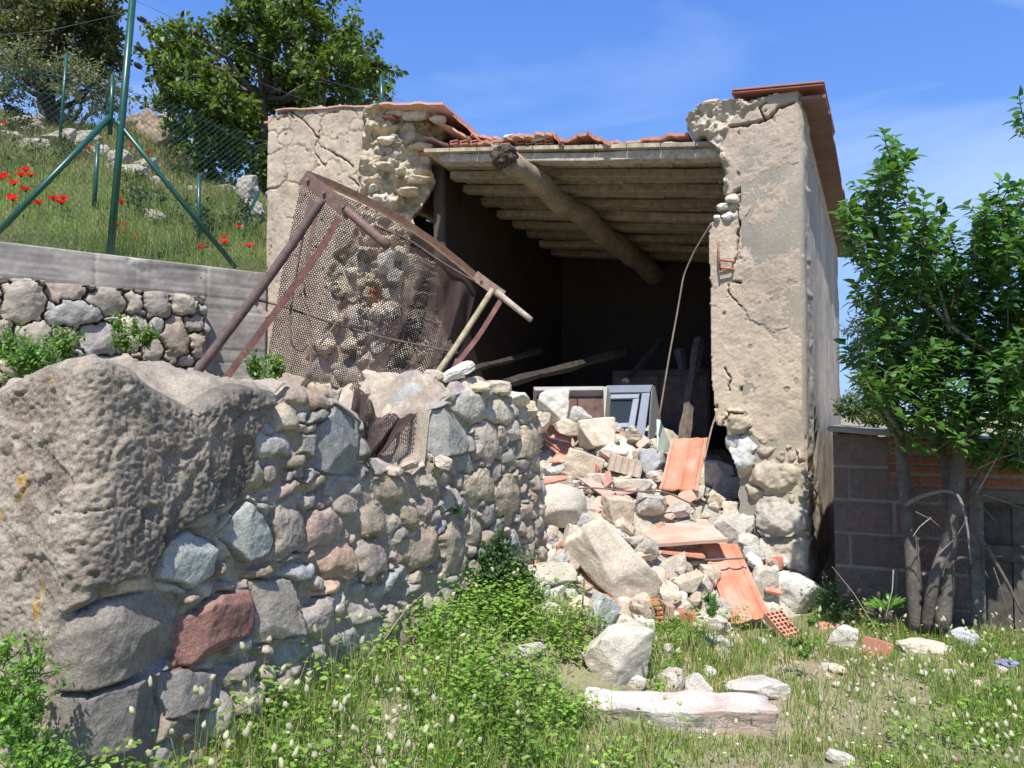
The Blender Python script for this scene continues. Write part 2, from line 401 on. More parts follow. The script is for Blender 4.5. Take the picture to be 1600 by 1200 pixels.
# hill behind
TWa = P(0, 373, 5.76); TWb = P(415, 422, 7.05)             # concrete wall top line
TWd = (TWb-TWa)[:2]; TWlen = np.linalg.norm(TWd); TWd = TWd/TWlen; TWn = np.array([TWd[1], -TWd[0]])
TWz = 2.90
def hill_z(X, Y):
    X = np.asarray(X, float); Y = np.asarray(Y, float); r = X/np.maximum(Y, 1)
    q = ((X-TWa[0])*-TWn[0]+(Y-TWa[1])*-TWn[1]); r = r*np.ones_like(q); qs = [0, 1, 3, 7.3, 12]; rk = np.array([-1.5, -0.65, -0.5, -0.42, -0.33, -0.16, 0.05, 1.0])
    pz_ = [[2.8, 3.5, 4.5, 6.6, 8.4], [2.8, 3.4, 4.25, 6.1, 7.9], [2.8, 3.3, 4.4, 6.5, 7.5], [2.8, 3.3, 4.3, 6.0, 6.8], [2.8, 3.4, 4.45, 5.6, 6.0], [2.8, 2.85, 2.9, 2.9, 3.0], [.6, .7, .8, 1.0, 1.2], [.3, .3, .3, .3, .3]]
    prof_ = np.stack([np.interp(q, qs, p_) for p_ in pz_], 0)
    k_ = np.clip(np.searchsorted(rk, r)-1, 0, len(rk)-2); w_ = np.clip((r-rk[k_])/(rk[k_+1]-rk[k_]), 0, 1)
    pf_ = prof_.reshape(len(rk), -1); kf = np.broadcast_to(k_, np.shape(q)).ravel(); ar_ = np.arange(pf_.shape[1]); z = (pf_[kf, ar_]*(1-np.broadcast_to(w_, np.shape(q)).ravel())+pf_[kf+1, ar_]*np.broadcast_to(w_, np.shape(q)).ravel()).reshape(np.shape(q))
    z = z-0.25*np.clip(q-12, 0, 60)
    return z+0.10*fbm(X*0.8, Y*0.8, seed=11)*sst(q/1.5)
def on_hill(px, py, dmin=6.0):
    r = ray(px, py); d = np.linspace(dmin, 30, 2000); x = r[0]/r[1]*d; z = 1.6+r[2]/r[1]*d
    dd = z-hill_z(x, d); q = ((x-TWa[0])*-TWn[0]+(d-TWa[1])*-TWn[1]); m_ = (dd < 0) & (q > 0)
    k = np.argmax(m_)
    return float(d[k]) if m_[k] else None
hx, hy = np.arange(-26, 14, 0.12), np.arange(5.0, 40, 0.12)
X, Y = np.meshgrid(hx, hy, indexing='ij'); q = ((X-TWa[0])*-TWn[0]+(Y-TWa[1])*-TWn[1]); uB, vB = uv_of(X, Y)
mk = (q > -0.02) & ~((uB < 4.5) & (vB < 3.8))
a = (0.5+0.6*fbm(X*0.9, Y*0.9, seed=31))[..., None]
hc = np.array([.16, .15, .075])*(1-a)+np.array([.085, .11, .035])*a
v2, f2, c2 = compact(np.stack([X, Y, hill_z(X, Y)], -1).reshape(-1, 3), grid_faces(len(hx), len(hy), mk), hc.reshape(-1, 3))
setp(mesh('hill', v2, f2, M['soil'], col=c2), kind='structure')
# ================================================================== FOREGROUND STONE WALL
FWN3 = np.array([FWN[0], FWN[1], 0]); FW03 = np.array([FW0[0], FW0[1], 0])
def fw(px, py):                     # pixel -> (t along, z) on the face
    p = hit(px, py, FW03, FWN3); return float((p[0]-FW0[0])*FWD[0]+(p[1]-FW0[1])*FWD[1]), float(p[2])
prof = [fw(*q) for q in [(145, 556), (187, 570), (219, 600), (284, 634), (331, 606), (360, 598), (428, 612), (442, 598), (470, 604), (510, 622), (545, 642), (562, 655), (575, 728), (640, 738), (660, 720), (668, 640), (700, 615), (745, 603), (800, 618), (842, 650)]]
pt = np.array([p[0] for p in prof]); pz = np.array([p[1] for p in prof])
back = [fw(*q) for q in [(145, 556), (200, 562), (280, 572), (360, 578), (430, 590), (500, 600), (555, 640), (582, 712), (640, 712), (672, 640), (700, 596), (760, 592), (842, 640)]]
bt = np.array([p[0] for p in back]); bz = np.array([p[1] for p in back])
def ztop(t, w):                     # t along the wall, w into it
    zf = np.interp(t, pt, pz); zb = np.interp(t, bt, bz)
    k = sst((w-0.0)/0.24)
    z = zf*(1-k)+zb*k
    z = z - 0.16*sst(w/0.7)*sst((0.35-t)/0.35)
    return z-0.10*sst((w-0.42)/0.3)
OFF = 0.05
cyl = FW0 - FWN*0.85-FWD*OFF; cc0 = FW0+FWN*OFF-FWD*OFF; ce = FW0+FWD*(FWL+OFF)+FWN*OFF; cyr = FW0+FWD*(FWL+OFF)-FWN*0.7
raw = []
for a_, b_ in ((cyl, cc0), (cc0, ce), (ce, cyr)):
    n = int(np.linalg.norm(b_-a_)/0.005); raw.append(a_+(b_-a_)*np.linspace(0, 1, n, endpoint=False)[:, None])
raw = np.concatenate(raw); sm = raw.copy()
for _ in range(210):
    sm[1:-1] = (sm[:-2]+2*sm[1:-1]+sm[2:])/4
tan = np.gradient(sm, axis=0); tan /= np.linalg.norm(tan, axis=1)[:, None]; nor = np.stack([tan[:, 1], -tan[:, 0]], 1)
S0 = 0.85+OFF
s_ = np.arange(len(sm))*0.005
smi = sm-nor*OFF; tt = (smi-FW0)@FWD; ww = -((smi-FW0)@FWN)
zt = ztop(tt, np.maximum(ww, 0)); zb_ = ground_z(sm[:, 0], sm[:, 1])-0.25
nv = 300
Vv = np.linspace(0, 1, nv)
Sg, Vg = np.meshgrid(s_, Vv, indexing='ij')
Zg = zb_[:, None]+(zt-zb_)[:, None]*Vg
H = []      # hand placed stones: px, py, w, h, rot, colour
for q in [(530, 690, 92, 140, -.1, (.235, .235, .225)), (427, 692, 66, 44, .1, (.34, .335, .305)), (388, 828, 88, 92, .6, (.31, .315, .28)), (296, 868, 92, 84, .35, (.305, .325, .30)),
          (190, 990, 190, 120, .05, (.20, .18, .155)), (170, 1112, 190, 110, .08, (.17, .155, .14)), (333, 972, 112, 100, .35, (.22, .125, .10)), (428, 948, 80, 100, 0, (.23, .205, .175)),
          (450, 822, 62, 84, 0, (.25, .225, .195)), (507, 822, 56, 66, .1, (.34, .265, .235)), (580, 808, 58, 52, 0, (.26, .225, .175)), (525, 872, 58, 54, 0, (.33, .245, .185)), (470, 888, 62, 48, -.1, (.29, .30, .30)),
          (440, 866, 54, 16, .2, (.27, .25, .22)), (346, 886, 52, 32, .2, (.24, .195, .16)), (398, 886, 62, 28, .15, (.23, .19, .14)), (515, 916, 62, 34, .1, (.37, .27, .20)), (580, 868, 50, 66, .2, (.31, .27, .235)),
          (655, 855, 62, 66, .05, (.28, .23, .18)), (706, 850, 38, 74, 0, (.31, .27, .22)), (606, 903, 62, 42, .5, (.30, .31, .30)), (455, 650, 38, 32, 0, (.35, .31, .245)), (490, 664, 42, 28, .2, (.32, .285, .22)),
          (502, 630, 42, 36, 0, (.34, .265, .20)), (455, 762, 52, 26, .1, (.31, .25, .225)), (500, 756, 32, 28, 0, (.33, .28, .21)), (692, 668, 74, 84, -.3, (.30, .29, .255)), (735, 640, 54, 56, .5, (.36, .35, .31)),
          (784, 646, 42, 44, 0, (.37, .34, .28)), (802, 674, 26, 32, 0, (.42, .39, .33)), (830, 690, 34, 50, 0, (.38, .33, .255)), (620, 765, 84, 52, 0, (.29, .245, .19)), (300, 930, 44, 30, .3, (.27, .23, .185)),
          (275, 1068, 66, 54, .3, (.20, .185, .17)), (375, 1040, 92, 60, .1, (.24, .22, .19)), (560, 955, 66, 52, 0, (.28, .26, .235)), (490, 960, 46, 66, .1, (.29, .26, .24)), (645, 915, 42, 30, .1, (.28, .26, .24)),
          (700, 905, 58, 34, 0, (.30, .28, .25)), (400, 745, 42, 46, 0, (.27, .25, .20)), (660, 700, 40, 40, 0, (.36, .30, .22)), (760, 690, 40, 60, .2, (.36, .32, .27)), (425, 740, 36, 30, 0, (.24, .215, .18)),
          (465, 720, 66, 26, .05, (.23, .205, .165)), (640, 800, 30, 40, 0, (.27, .23, .17)), (745, 760, 36, 52, 0, (.34, .29, .225)), (790, 780, 48, 70, 0, (.34, .29, .23)), (540, 790, 28, 40, 0, (.26, .24, .21)),
          (430, 1085, 120, 60, 0, (.20, .19, .17))]:
    t, z = fw(q[0], q[1]); t1, z1 = fw(q[0]+q[2]/2, q[1]-q[3]/2); t0, z0 = fw(q[0]-q[2]/2, q[1]+q[3]/2)
    H.append([S0+t, z, (t1-t0)/2*0.98, (z1-z0)/2*0.98*q[3]/(q[3]+q[2]*0.07), q[4]*0.55, q[5]])
rg = np.random.RandomState(4)
st = fill_sites([h[:5] for h in H], 0, s_[-1], 0.1, 1.95, 0.020, 0.058, rg, 9000)
cols = PAL[rg.randint(0, len(PAL), len(st))]*rg.uniform(0.8, 1.1, (len(st), 1))
for i, h in enumerate(H): cols[i] = np.array(h[5])*np.array([1.18, 1.14, 1.08])
h, c, idx, k = stone_field(Sg, Zg, st, cols, (.32, .275, .21), depth=0.042, seed=7, wob=.024, proud=len(H), pw=3.2)
# the largest stones, by their own outlines
for bi, (poly, hgt, cl_) in enumerate([([(95, 958), (240, 915), (286, 920), (283, 1020), (90, 1082), (80, 1000)], .062, (.27, .24, .20)), ([(82, 1094), (240, 1042), (252, 1110), (240, 1180), (90, 1240)], .056, (.22, .20, .175)), ([(276, 1003), (286, 960), (345, 925), (392, 915), (397, 940), (388, 985), (290, 1032)], .055, (.25, .135, .11)),
        ([(496, 668), (528, 634), (560, 655), (566, 738), (520, 742), (489, 728)], .055, (.285, .285, .27)), ([(386, 776), (432, 838), (418, 860), (385, 872), (344, 832)], .060, (.36, .365, .33)), ([(300, 824), (342, 850), (336, 890), (300, 912), (250, 897), (258, 850)], .060, (.36, .375, .35)),
        ([(660, 708), (664, 650), (700, 636), (738, 662), (728, 706), (690, 716)], .058, (.36, .345, .30)), ([(395, 905), (455, 900), (465, 985), (395, 995)], .05, (.29, .26, .22)), ([(250, 1045), (300, 1030), (345, 1040), (340, 1090), (262, 1110)], .045, (.26, .24, .215))]):
    pl = [(S0+fw(*q)[0], fw(*q)[1]) for q in poly]
    mraw = inpoly(Sg+.010*fbm(Sg*16, Zg*16, seed=250+bi), Zg+.010*fbm(Sg*16, Zg*16, seed=260+bi), pl).astype(float)
    m1 = sst(blur(mraw, 2)*1.6-.5); ring = np.clip(sst(blur(mraw, 10)*2.4)-m1, 0, 1)
    cxx = np.mean([q[0] for q in pl]); czz = np.mean([q[1] for q in pl]); rn_ = np.random.RandomState(bi+3)
    fc = hgt+(Sg-cxx)*rn_.uniform(-.12, .12)+(Zg-czz)*rn_.uniform(-.15, .10)+.006*fbm(Sg*9, Zg*9, seed=270+bi, oct=5)+.0025*fbm(Sg*40, Zg*40, seed=280+bi)
    for _q in range(3):
        an_ = rn_.uniform(0, 6.28); fc = np.minimum(fc, hgt-.5*((Sg-cxx)*math.cos(an_)+(Zg-czz)*math.sin(an_)-rn_.uniform(.35, .7)*.09))
    h = h*(1-ring*.85)+.006*ring; h = h*(1-m1)+fc*m1
    cs_ = np.array(cl_)*(1+.22*fbm(Sg*8, Zg*8, seed=290+bi, oct=5)[..., None])*(1+.12*vn(Sg*80, Zg*80, seed=5)[..., None])
    c = c*(1-m1[..., None])+cs_*m1[..., None]; c = c*(1-.3*ring[..., None]*(1-m1[..., None]))
    hid = [4, 5, 6, 0, 2, 3, 26, 7, 33][bi]; idx = np.where(m1 > .5, hid, np.where((idx == hid) & (m1 <= .5), 9999, idx)); k = np.maximum(k, m1)
# plaster coat on the near corner
plp = [(S0+fw(*q)[0], fw(*q)[1]) for q in [(428, 560), (430, 640), (402, 690), (395, 740), (372, 775), (335, 792), (300, 812), (262, 842), (238, 880), (215, 906), (150, 928), (96, 958)]] + [(S0-0.06, 0.72), (S0-0.12, 0.1), (-1, 0.1), (-1, 3), (S0+1, 3)]
wob = 0.025*fbm(Sg*9, Zg*9, seed=41)
pm = blur(inpoly(Sg+wob, Zg+0.03*fbm(Sg*8+9, Zg*8, seed=42), plp).astype(float), 5)
pm2 = sst(pm)
ph = 0.062+0.011*fbm(Sg*3, Zg*3, seed=43, oct=3)+0.0026*fbm(Sg*20, Zg*20, seed=44, oct=5, gain=.62)*(.30+.9*sst(.5+fbm(Sg*2.5, Zg*2.5, seed=344)))+0.0042*vn(Sg*110, Zg*110, seed=45)+0.002*vn(Sg*170, Zg*170, seed=145)
ci, f1_, f2_ = cells(Sg, Zg, fill_sites([], 0, 2.3, 0.1, 1.95, .06, .2, rg, 900), wob=0.05, seed=46)
crk = np.clip(1-(f2_-f1_)/0.03, 0, 1)*sst(fbm(Sg*3, Zg*3, seed=47)*1.5)
pit = np.clip(fbm(Sg*12, Zg*12, seed=49, oct=3)-0.42, 0, 1)
fl1 = sst((fbm(Sg*2.6+5, Zg*2.6, seed=241, oct=4, gain=.55)-.02)/.05); fl2 = sst((fbm(Sg*4.2+1, Zg*4.2, seed=242, oct=4, gain=.55)-.18)/.05)
ph = ph+.011*fl1-.010*fl2
ph = ph-0.022*crk-0.022*pit-0.018*sst(fbm(Sg*4.5+8, Zg*4.5, seed=149, oct=5)*5-2.2)
li = sst(0.5+0.9*fbm(Sg*2.6, Zg*2.6, seed=48, oct=5)+.25*sst((Sg-S0)/.15))[..., None]
li2 = sst(fbm(Sg*14, Zg*14, seed=58, oct=4)*2.2-0.1)[..., None]
onface = sst((Sg-S0+0.03)/0.12)[..., None]
dark = np.array([.195, .172, .145]); tan_ = np.array([.42, .355, .275]); light_ = np.array([.40, .36, .30])
pc = tan_*(1-li)+(dark*onface+np.array([.29, .245, .195])*(1-onface))*li
pc = pc*(1-0.35*onface*(0.5+0.5*li))
dk2 = sst(fbm(Sg*7+3, Zg*7, seed=158, oct=5, gain=.65)*3-.5)[..., None]; pc = pc*(1-.28*dk2*(.4+.6*onface))
pc = pc*(1-0.55*li2)+light_*0.55*li2*(1-0.30*onface)
pc = pc*(1-.16*fl2[..., None])*(1-.10*(1-fl1[..., None]))
oc = sst(fbm(Sg*9+4, Zg*9, seed=77, oct=4)*3.2-2.2)[..., None]
pc = pc*(1-oc)+np.array([.40, .27, .09])*oc
h = h*(1-pm2)+ph*pm2; c = c*(1-pm2[..., None])+pc*pm2[..., None]
h = h+0.05*(1-Vg)-0.01
h = h*np.sqrt(np.clip(1-(np.clip((Vg-.965)/.035, 0, 1))**2, 0, 1))-OFF
pos = np.stack([sm[:, 0][:, None]+nor[:, 0][:, None]*h, sm[:, 1][:, None]+nor[:, 1][:, None]*h, Zg+0*h], -1)
nu = len(s_)
fq = grid_faces(nu, nv)
fid = idx.ravel()[fq[:, 0]]; kk = (k.ravel()[fq]).mean(1); pmf = pm.ravel()[fq].mean(1)
FWobj = empty('stone_wall', (FW0[0], FW0[1], 0.5), 'old rubble stone garden wall with a crumbling plastered corner in the left foreground', 'wall')
V_ = pos.reshape(-1, 3); C_ = c.reshape(-1, 3)
stone_face = np.zeros(len(fq), bool)
slab = {0: 'tall grey stone under the end of the rusty mesh', 1: 'pale grey wedge stone', 2: 'pale greenish four cornered stone', 3: 'pale blue grey rounded stone', 4: 'large flat cut block', 5: 'large cut block at the foot of the wall', 6: 'reddish brown stone', 9: 'pinkish stone', 11: 'tan and orange stone', 26: 'big grey stone at the broken gap'}
for i in range(len(H)):
    sel = (fid == i) & (pmf < 0.4) & (kk > 0.02)
    if sel.sum() < 120: continue
    stone_face |= sel
    v2, f2, c2 = compact(V_, fq[sel], C_)
    mesh('stone', v2, f2, M['masonry'], FWobj, c2, label=slab.get(i))
v2, f2, c2 = compact(V_, fq[~stone_face & (pmf > 0.4)], C_); mesh('plaster_coat', v2, f2, M['render'], FWobj, c2)
v2, f2, c2 = compact(V_, fq[~stone_face & (pmf <= 0.4)], C_); mesh('rubble_masonry', v2, f2, M['masonry'], FWobj, c2)
# crumbling top
tg, wg = np.arange(-0.012, FWL+0.012, 0.008), np.arange(-0.012, 0.86, 0.009)
T, Wg = np.meshgrid(tg, wg, indexing='ij')
Z = ztop(T, np.maximum(Wg, 0))
stt = fill_sites([], -.1, FWL+.1, -.1, .95, .02, .075, rg, 4000)
hh, cc, ii, k2 = stone_field(T, Wg, stt, np.clip(PAL[rg.randint(0, len(PAL), len(stt))]*1.12, 0, 1), (.33, .285, .21), depth=0.035, seed=17)
smooth_part = sst((1.35-T)/0.3)
hh = hh*(1-smooth_part)+smooth_part*(0.02*fbm(T*9, Wg*9, seed=18)+0.01*fbm(T*30, Wg*30, seed=19))
oc = sst(0.5+fbm(T*4, Wg*4, seed=20))[..., None]
cc2 = np.array([.38, .33, .26])*(1-oc)+np.array([.30, .255, .20])*oc
cc = cc*(1-smooth_part[..., None])+cc2*smooth_part[..., None]
edge = sst(np.minimum(np.minimum((T+0.012)/0.03, (FWL+0.012-T)/0.03), (Wg+0.012)/0.03))
Z = Z+hh*edge+0.03*fbm(T*5, Wg*5, seed=22)*edge-0.012*(1-edge)
xy = FW0+T[..., None]*FWD-Wg[..., None]*FWN
mesh('crumbled_top', np.concatenate([xy, Z[..., None]], -1).reshape(-1, 3), grid_faces(len(tg), len(wg), flip=False), M['masonry'], FWobj, cc.reshape(-1, 3))

# ================================================================== ROCKS
_ico = {}
def ico(sub):
    if sub not in _ico:
        bm = bmesh.new(); bmesh.ops.create_icosphere(bm, subdivisions=sub, radius=1)
        v = np.array([q.co[:] for q in bm.verts]); f = np.array([[q.index for q in ff.verts] for ff in bm.faces]); bm.free(); _ico[sub] = (v, f)
    return _ico[sub]
def rock_shape(seed, sub=4, square=0.4, cuts=9, rough=0.05):
    v, f = ico(sub); v = v.copy(); rn = np.random.RandomState(seed)
    mx_ = np.abs(v).max(1)[:, None]; v = v*(1-square)+v/mx_*square*0.82
    for _ in range(cuts):
        n = rn.normal(size=3); n /= np.linalg.norm(n); d = rn.uniform(0.55, 0.88)
        e = np.maximum(0, v@n-d); v -= e[:, None]*n*0.97
    w = v*2.2+seed*3.7
    nn = v/np.linalg.norm(v, axis=1)[:, None]
    v = v+nn*(fbm(w[:, 0], w[:, 1], w[:, 2], seed=seed % 97, oct=5, gain=0.55)*rough*1.6)[:, None]
    v /= np.abs(v).max(0)
    return v, f
def eul(a, b, c):
    return np.array(Matrix.Rotation(c, 3, 'Z') @ Matrix.Rotation(b, 3, 'X') @ Matrix.Rotation(a, 3, 'Y'))
def rock_col(v, col, seed, amp=0.2):
    w = v*1.6+seed
    a = fbm(w[:, 0], w[:, 1], w[:, 2], seed=3, oct=4)[:, None]
    b2 = sst(fbm(w[:, 0]*2.5, w[:, 1]*2.5, w[:, 2]*2.5, seed=9, oct=3)*1.6)[:, None]
    c = np.asarray(col)*(1+amp*a); return np.clip(c*(1-0.22*b2)+np.array([.34, .29, .23])*0.22*b2, 0.02, 0.9)
ROCKS = {}
def rock(center, dims, rot=(0, 0, 0), col=(.4, .37, .3), seed=1, sub=4, square=0.4, cuts=9, rough=0.05, name='rubble_stone', label=None, group=None, cat='stone', parent=None, kind=None):
    v, f = rock_shape(seed, sub, square, cuts, rough)
    cl = rock_col(v, col, seed)
    w = (v*np.asarray(dims)/2)@eul(*rot).T+np.asarray(center)
    o = mesh(name, w, f, M['stone'], parent, cl, smooth=(sub > 3), label=None)
    if parent is None: setp(o, label, cat, group, kind)
    elif label: o['label'] = label
    return o
CREAM = (.64, .56, .44); TAN = (.58, .48, .36); GREY = (.46, .445, .41); BLUE = (.40, .415, .42); WHITE = (.68, .65, .57); BRN = (.42, .34, .26)
GR = 'stones of the collapsed rubble heap'
KEEP = []
def to_px(p):
    q = np.asarray(p)-EYE; f = q[1]*CP+q[2]*SP; return 800+1200*q[0]/f, 600-1200*(q[2]*CP-q[1]*SP)/f
CLEAR = [[(962, 800), (1110, 800), (1148, 845), (1020, 862)], [(1086, 842), (1160, 842), (1214, 968), (1138, 986)], [(1040, 680), (1112, 676), (1098, 776), (1022, 772)], [(1188, 950), (1228, 945), (1270, 1012), (1235, 1018)], [(848, 655), (915, 655), (905, 725), (850, 725)], [(898, 822), (925, 815), (1025, 915), (968, 955), (900, 880)], [(822, 765), (922, 765), (915, 830), (830, 830)]]
def clear(p):
    x, y = to_px(p); return any(bool(inpoly(np.array([x]), np.array([y]), q)[0]) for q in CLEAR)
def rub(px, py, w, h, rot, col, label, d=None, sq=0.5, cuts=7, thick=0.8, lift=0.3, seed=None, rough=0.06, yaw=None, sub=5):
    """image-sized stone lying on the heap: w, h pixels, rot in the picture plane (radians, clockwise)"""
    p = pix_ground(px, py+h*lift) if d is None else None
    d_ = p[1] if d is None else d
    sc = d_/1200; c0 = P(px, py, d_)
    seed = seed or int(px*7+py)
    w, h = w*1.07, h*1.07; dims = (w*sc, min(w, h)*sc*thick, h*sc)
    c0 = c0 + np.array([0, dims[1]*0.28, 0]); KEEP.append((c0[0], c0[1]-.02, dims[0]*.40+.01))
    return rock(c0, dims, (rot, 0.12*math.sin(seed), (0.35*math.sin(seed*1.3) if yaw is None else yaw)), col, seed, sub, sq, cuts, rough, label=label, group=GR)
# ================================================================== TERRACE WALLS (behind, left)
def tw_xy(s, off=0.0): return TWa[:2]+TWd*np.asarray(s)[..., None]+TWn*np.asarray(off)[..., None]
TWn3 = np.array([TWn[0], TWn[1], 0])
def tw(px, py, off=0.0):
    p = hit(px, py, TWa*np.array([1, 1, 0])+TWn3*off, TWn3); return float((p[:2]-TWa[:2])@TWd), float(p[2])
cw = empty('concrete_wall', (TWa[0], TWa[1], 1.4), 'weathered grey board marked concrete retaining wall below the wire fence', 'wall')
s_, z_ = np.arange(-2.6, TWlen+0.02, 0.014), np.arange(1.3, 2.915, 0.014)
X, Z = np.meshgrid(s_, z_, indexing='ij')
row = np.floor(Z/0.115); lin = np.abs((Z/0.115-row)-0.5)*0.115
hh = -0.006*sst(1-(0.0575-lin)/0.006)+0.004*fbm(X*3, Z*40, seed=61)+0.005*fbm(X*6, Z*6, seed=62)+vn(X*3, row, seed=66)*0.003
for sj in (tw(150, 400)[0], tw(325, 430)[0], tw(213, 430)[0]): hh -= 0.010*np.exp(-((X-sj-0.006*fbm(Z*9, Z*0, seed=63))/0.008)**2)
patch = sst(1.8-linedist(X+0.03*fbm(X*8, Z*8, seed=2), Z, [tw(213, 405), tw(240, 432)])/0.05)
hh += patch*(0.012*fbm(X*16, Z*16, seed=4, oct=4)-0.01)
st_ = sst(0.5+0.9*fbm(X*3.2, Z*3.5, seed=64, oct=6, gain=.6))[..., None]; dr = sst(fbm(X*14, Z*0.9, seed=65, oct=3)*1.6)[..., None]*0.3
cc = np.array([.36, .335, .30])*(1-st_)+np.array([.235, .22, .20])*st_
cc = cc*(1-dr)+np.array([.19, .17, .15])*dr; cc = cc*(1+0.25*patch[..., None])
cc = cc*(1+0.1*vn(X*0.8, row, seed=67)[..., None])
ln_ = (sst(1-(0.0575-lin)/0.006)*(.5+.5*fbm(X*5, row, seed=91)))[..., None]; cc = cc*(1-.45*np.clip(ln_, 0, 1))*(1+.14*fbm(X*30, Z*30, seed=92, oct=3)[..., None])
p = tw_xy(X, hh); v2 = np.concatenate([p, Z[..., None]], -1).reshape(-1, 3)
v2, f2, c2 = add_skirt(v2, grid_faces(len(s_), len(z_)), cc.reshape(-1, 3), (-TWn[0]*0.22, -TWn[1]*0.22, 0.0), 2, 0.003, cback=(.38, .355, .31))
mesh('wall_face', v2, f2, M['concrete'], cw, c2)
dw = empty('stone_wall', (tw_xy(0.5, .2)[0], tw_xy(0.5, .2)[1], 1.4), 'low wall of stacked rubble stones built against the foot of the concrete wall', 'wall')
s1 = tw(327, 500, .14)[0]
s_, z_ = np.arange(-1.6, s1, 0.008), np.arange(1.35, 2.62, 0.008)
X, Z = np.meshgrid(s_, z_, indexing='ij')
zt_ = np.interp(X, [tw(0, 430, .14)[0], tw(60, 437, .14)[0], tw(240, 443, .14)[0], tw(322, 455, .14)[0]], [tw(0, 430, .14)[1], tw(60, 437, .14)[1], tw(240, 443, .14)[1], tw(322, 455, .14)[1]])
HT = []
for q in [(35, 470, 66, 66), (100, 457, 56, 34), (118, 494, 88, 40), (165, 470, 62, 38), (210, 475, 34, 32), (243, 475, 40, 50), (203, 520, 48, 52), (272, 528, 46, 60), (50, 535, 60, 60), (245, 510, 30, 24), (285, 478, 34, 38), (150, 525, 60, 50), (100, 530, 34, 40), (300, 505, 26, 30), (310, 540, 30, 40), (240, 545, 40, 30)]:
    a_, b2 = tw(q[0], q[1], .14); a0, b0 = tw(q[0]-q[2]/2, q[1]+q[3]/2, .14); a1, b1 = tw(q[0]+q[2]/2, q[1]-q[3]/2, .14)
    HT.append([a_, b2, (a1-a0)/2, (b1-b0)/2*0.95, 0.0])
st = fill_sites(HT, -1.7, s1, 1.3, 2.65, 0.035, 0.13, rg, 5000)
cols = PAL[rg.randint(0, len(PAL), len(st))]*rg.uniform(0.9, 1.25, (len(st), 1))
hh, cc, idx, k = stone_field(X, Z, st, cols, (.13, .115, .09), depth=0.11, seed=27, wob=0.03)
hh -= 0.05*(1-k)
p = tw_xy(X, hh+0.10); mk = (Z < zt_+0.03*fbm(X*7, Z*7, seed=5)-0.0) & ((s1-X) > 0.03+0.05*fbm(Z*6, X*6, seed=6))
v2 = np.concatenate([p, Z[..., None]], -1).reshape(-1, 3)
f2 = grid_faces(len(s_), len(z_), mk); v2, f2, c2 = compact(v2, f2, cc.reshape(-1, 3))
v2, f2, c2 = add_skirt(v2, f2, c2, (-TWn[0]*0.22, -TWn[1]*0.22, 0.0), 3, 0.03, cback=(.30, .27, .22))
mesh('stonework', v2, f2, M['masonry'], dw, c2)

# ================================================================== THE RUINED BUILDING
BD = empty('ruined_building', B(2.3, 0, 0.4), 'roofless fronted stone shed with cracked plaster walls and a collapsed front', 'building')
def zroof(u, v): return 3.735+0.134*u-0.098*v
UL, VB = 4.70, 3.43
def panel(name, O, A, N, a0, a1, z0, z1, step, mask, hf, thick, rough=0.0, steps=3, mat='plaster', parent=BD, cback=(.38, .33, .25), label=None):
    a_, z_ = np.arange(a0, a1+step/2, step), np.arange(z0, z1+step/2, step)
    X, Z = np.meshgrid(a_, z_, indexing='ij'); mk = mask(X, Z); h, c = hf(X, Z)
    v = (np.asarray(O)[None, None]+X[..., None]*A+Z[..., None]*ZZ+h[..., None]*N).reshape(-1, 3)
    fl = np.dot(np.cross(A, ZZ), N) < 0
    f = grid_faces(len(a_), len(z_), mk, flip=fl); v, f, c = compact(v, f, c.reshape(-1, 3))
    if thick: v, f, c = add_skirt(v, f, c, -np.asarray(N)*thick, steps, rough, cback=cback)
    return mesh(name, v, f, M[mat], parent, c, label=label)
PLA, PLB, PLD = np.array([.50, .415, .315]), np.array([.43, .35, .27]), np.array([.32, .275, .225])
def plaster(X, Z, seed, crack_polys=(), net=None, pitk=1.0):
    a = sst(0.5+0.8*fbm(X*1.6, Z*1.6, seed=seed, oct=5))[..., None]; b2 = sst(fbm(X*4.5, Z*3.5, seed=seed+1, oct=5)*1.4)[..., None]*0.6
    c = PLA*(1-a)+PLB*a; c = c*(1-b2)+PLD*b2; c = c*(1+0.10*fbm(X*30, Z*30, seed=seed+2)[..., None])
    h = 0.006*fbm(X*4, Z*4, seed=seed+3)+0.0032*fbm(X*24, Z*24, seed=seed+4, oct=5, gain=.6)+0.0022*vn(X*95, Z*95, seed=seed+5)
    pit = np.clip(fbm(X*17, Z*17, seed=seed+6, oct=3)-0.74, 0, 1)*pitk; h -= 0.06*pit
    c = c*(1-0.5*np.clip(pit*5, 0, 1)[..., None])
    wx = X+0.012*fbm(X*20, Z*20, seed=seed+8); wz = Z+0.012*fbm(X*20+5, Z*20, seed=seed+9)
    for pts, wd in crack_polys:
        d = linedist(wx, wz, pts); kx = sst(1-d/(wd*(1+0.5*vn(X*9, Z*9, seed=4)))); h = h-0.06*kx; c = c*(1-0.72*kx[..., None])
    if net is not None:
        ci, a1, a2 = cells(X, Z, net[0], 0.035, 2.0, seed+7)
        kx = sst(1-(a2-a1)/0.20)*net[1](X, Z); h = h-0.022*kx; c = c*(1-0.72*kx[..., None])
    return h, c
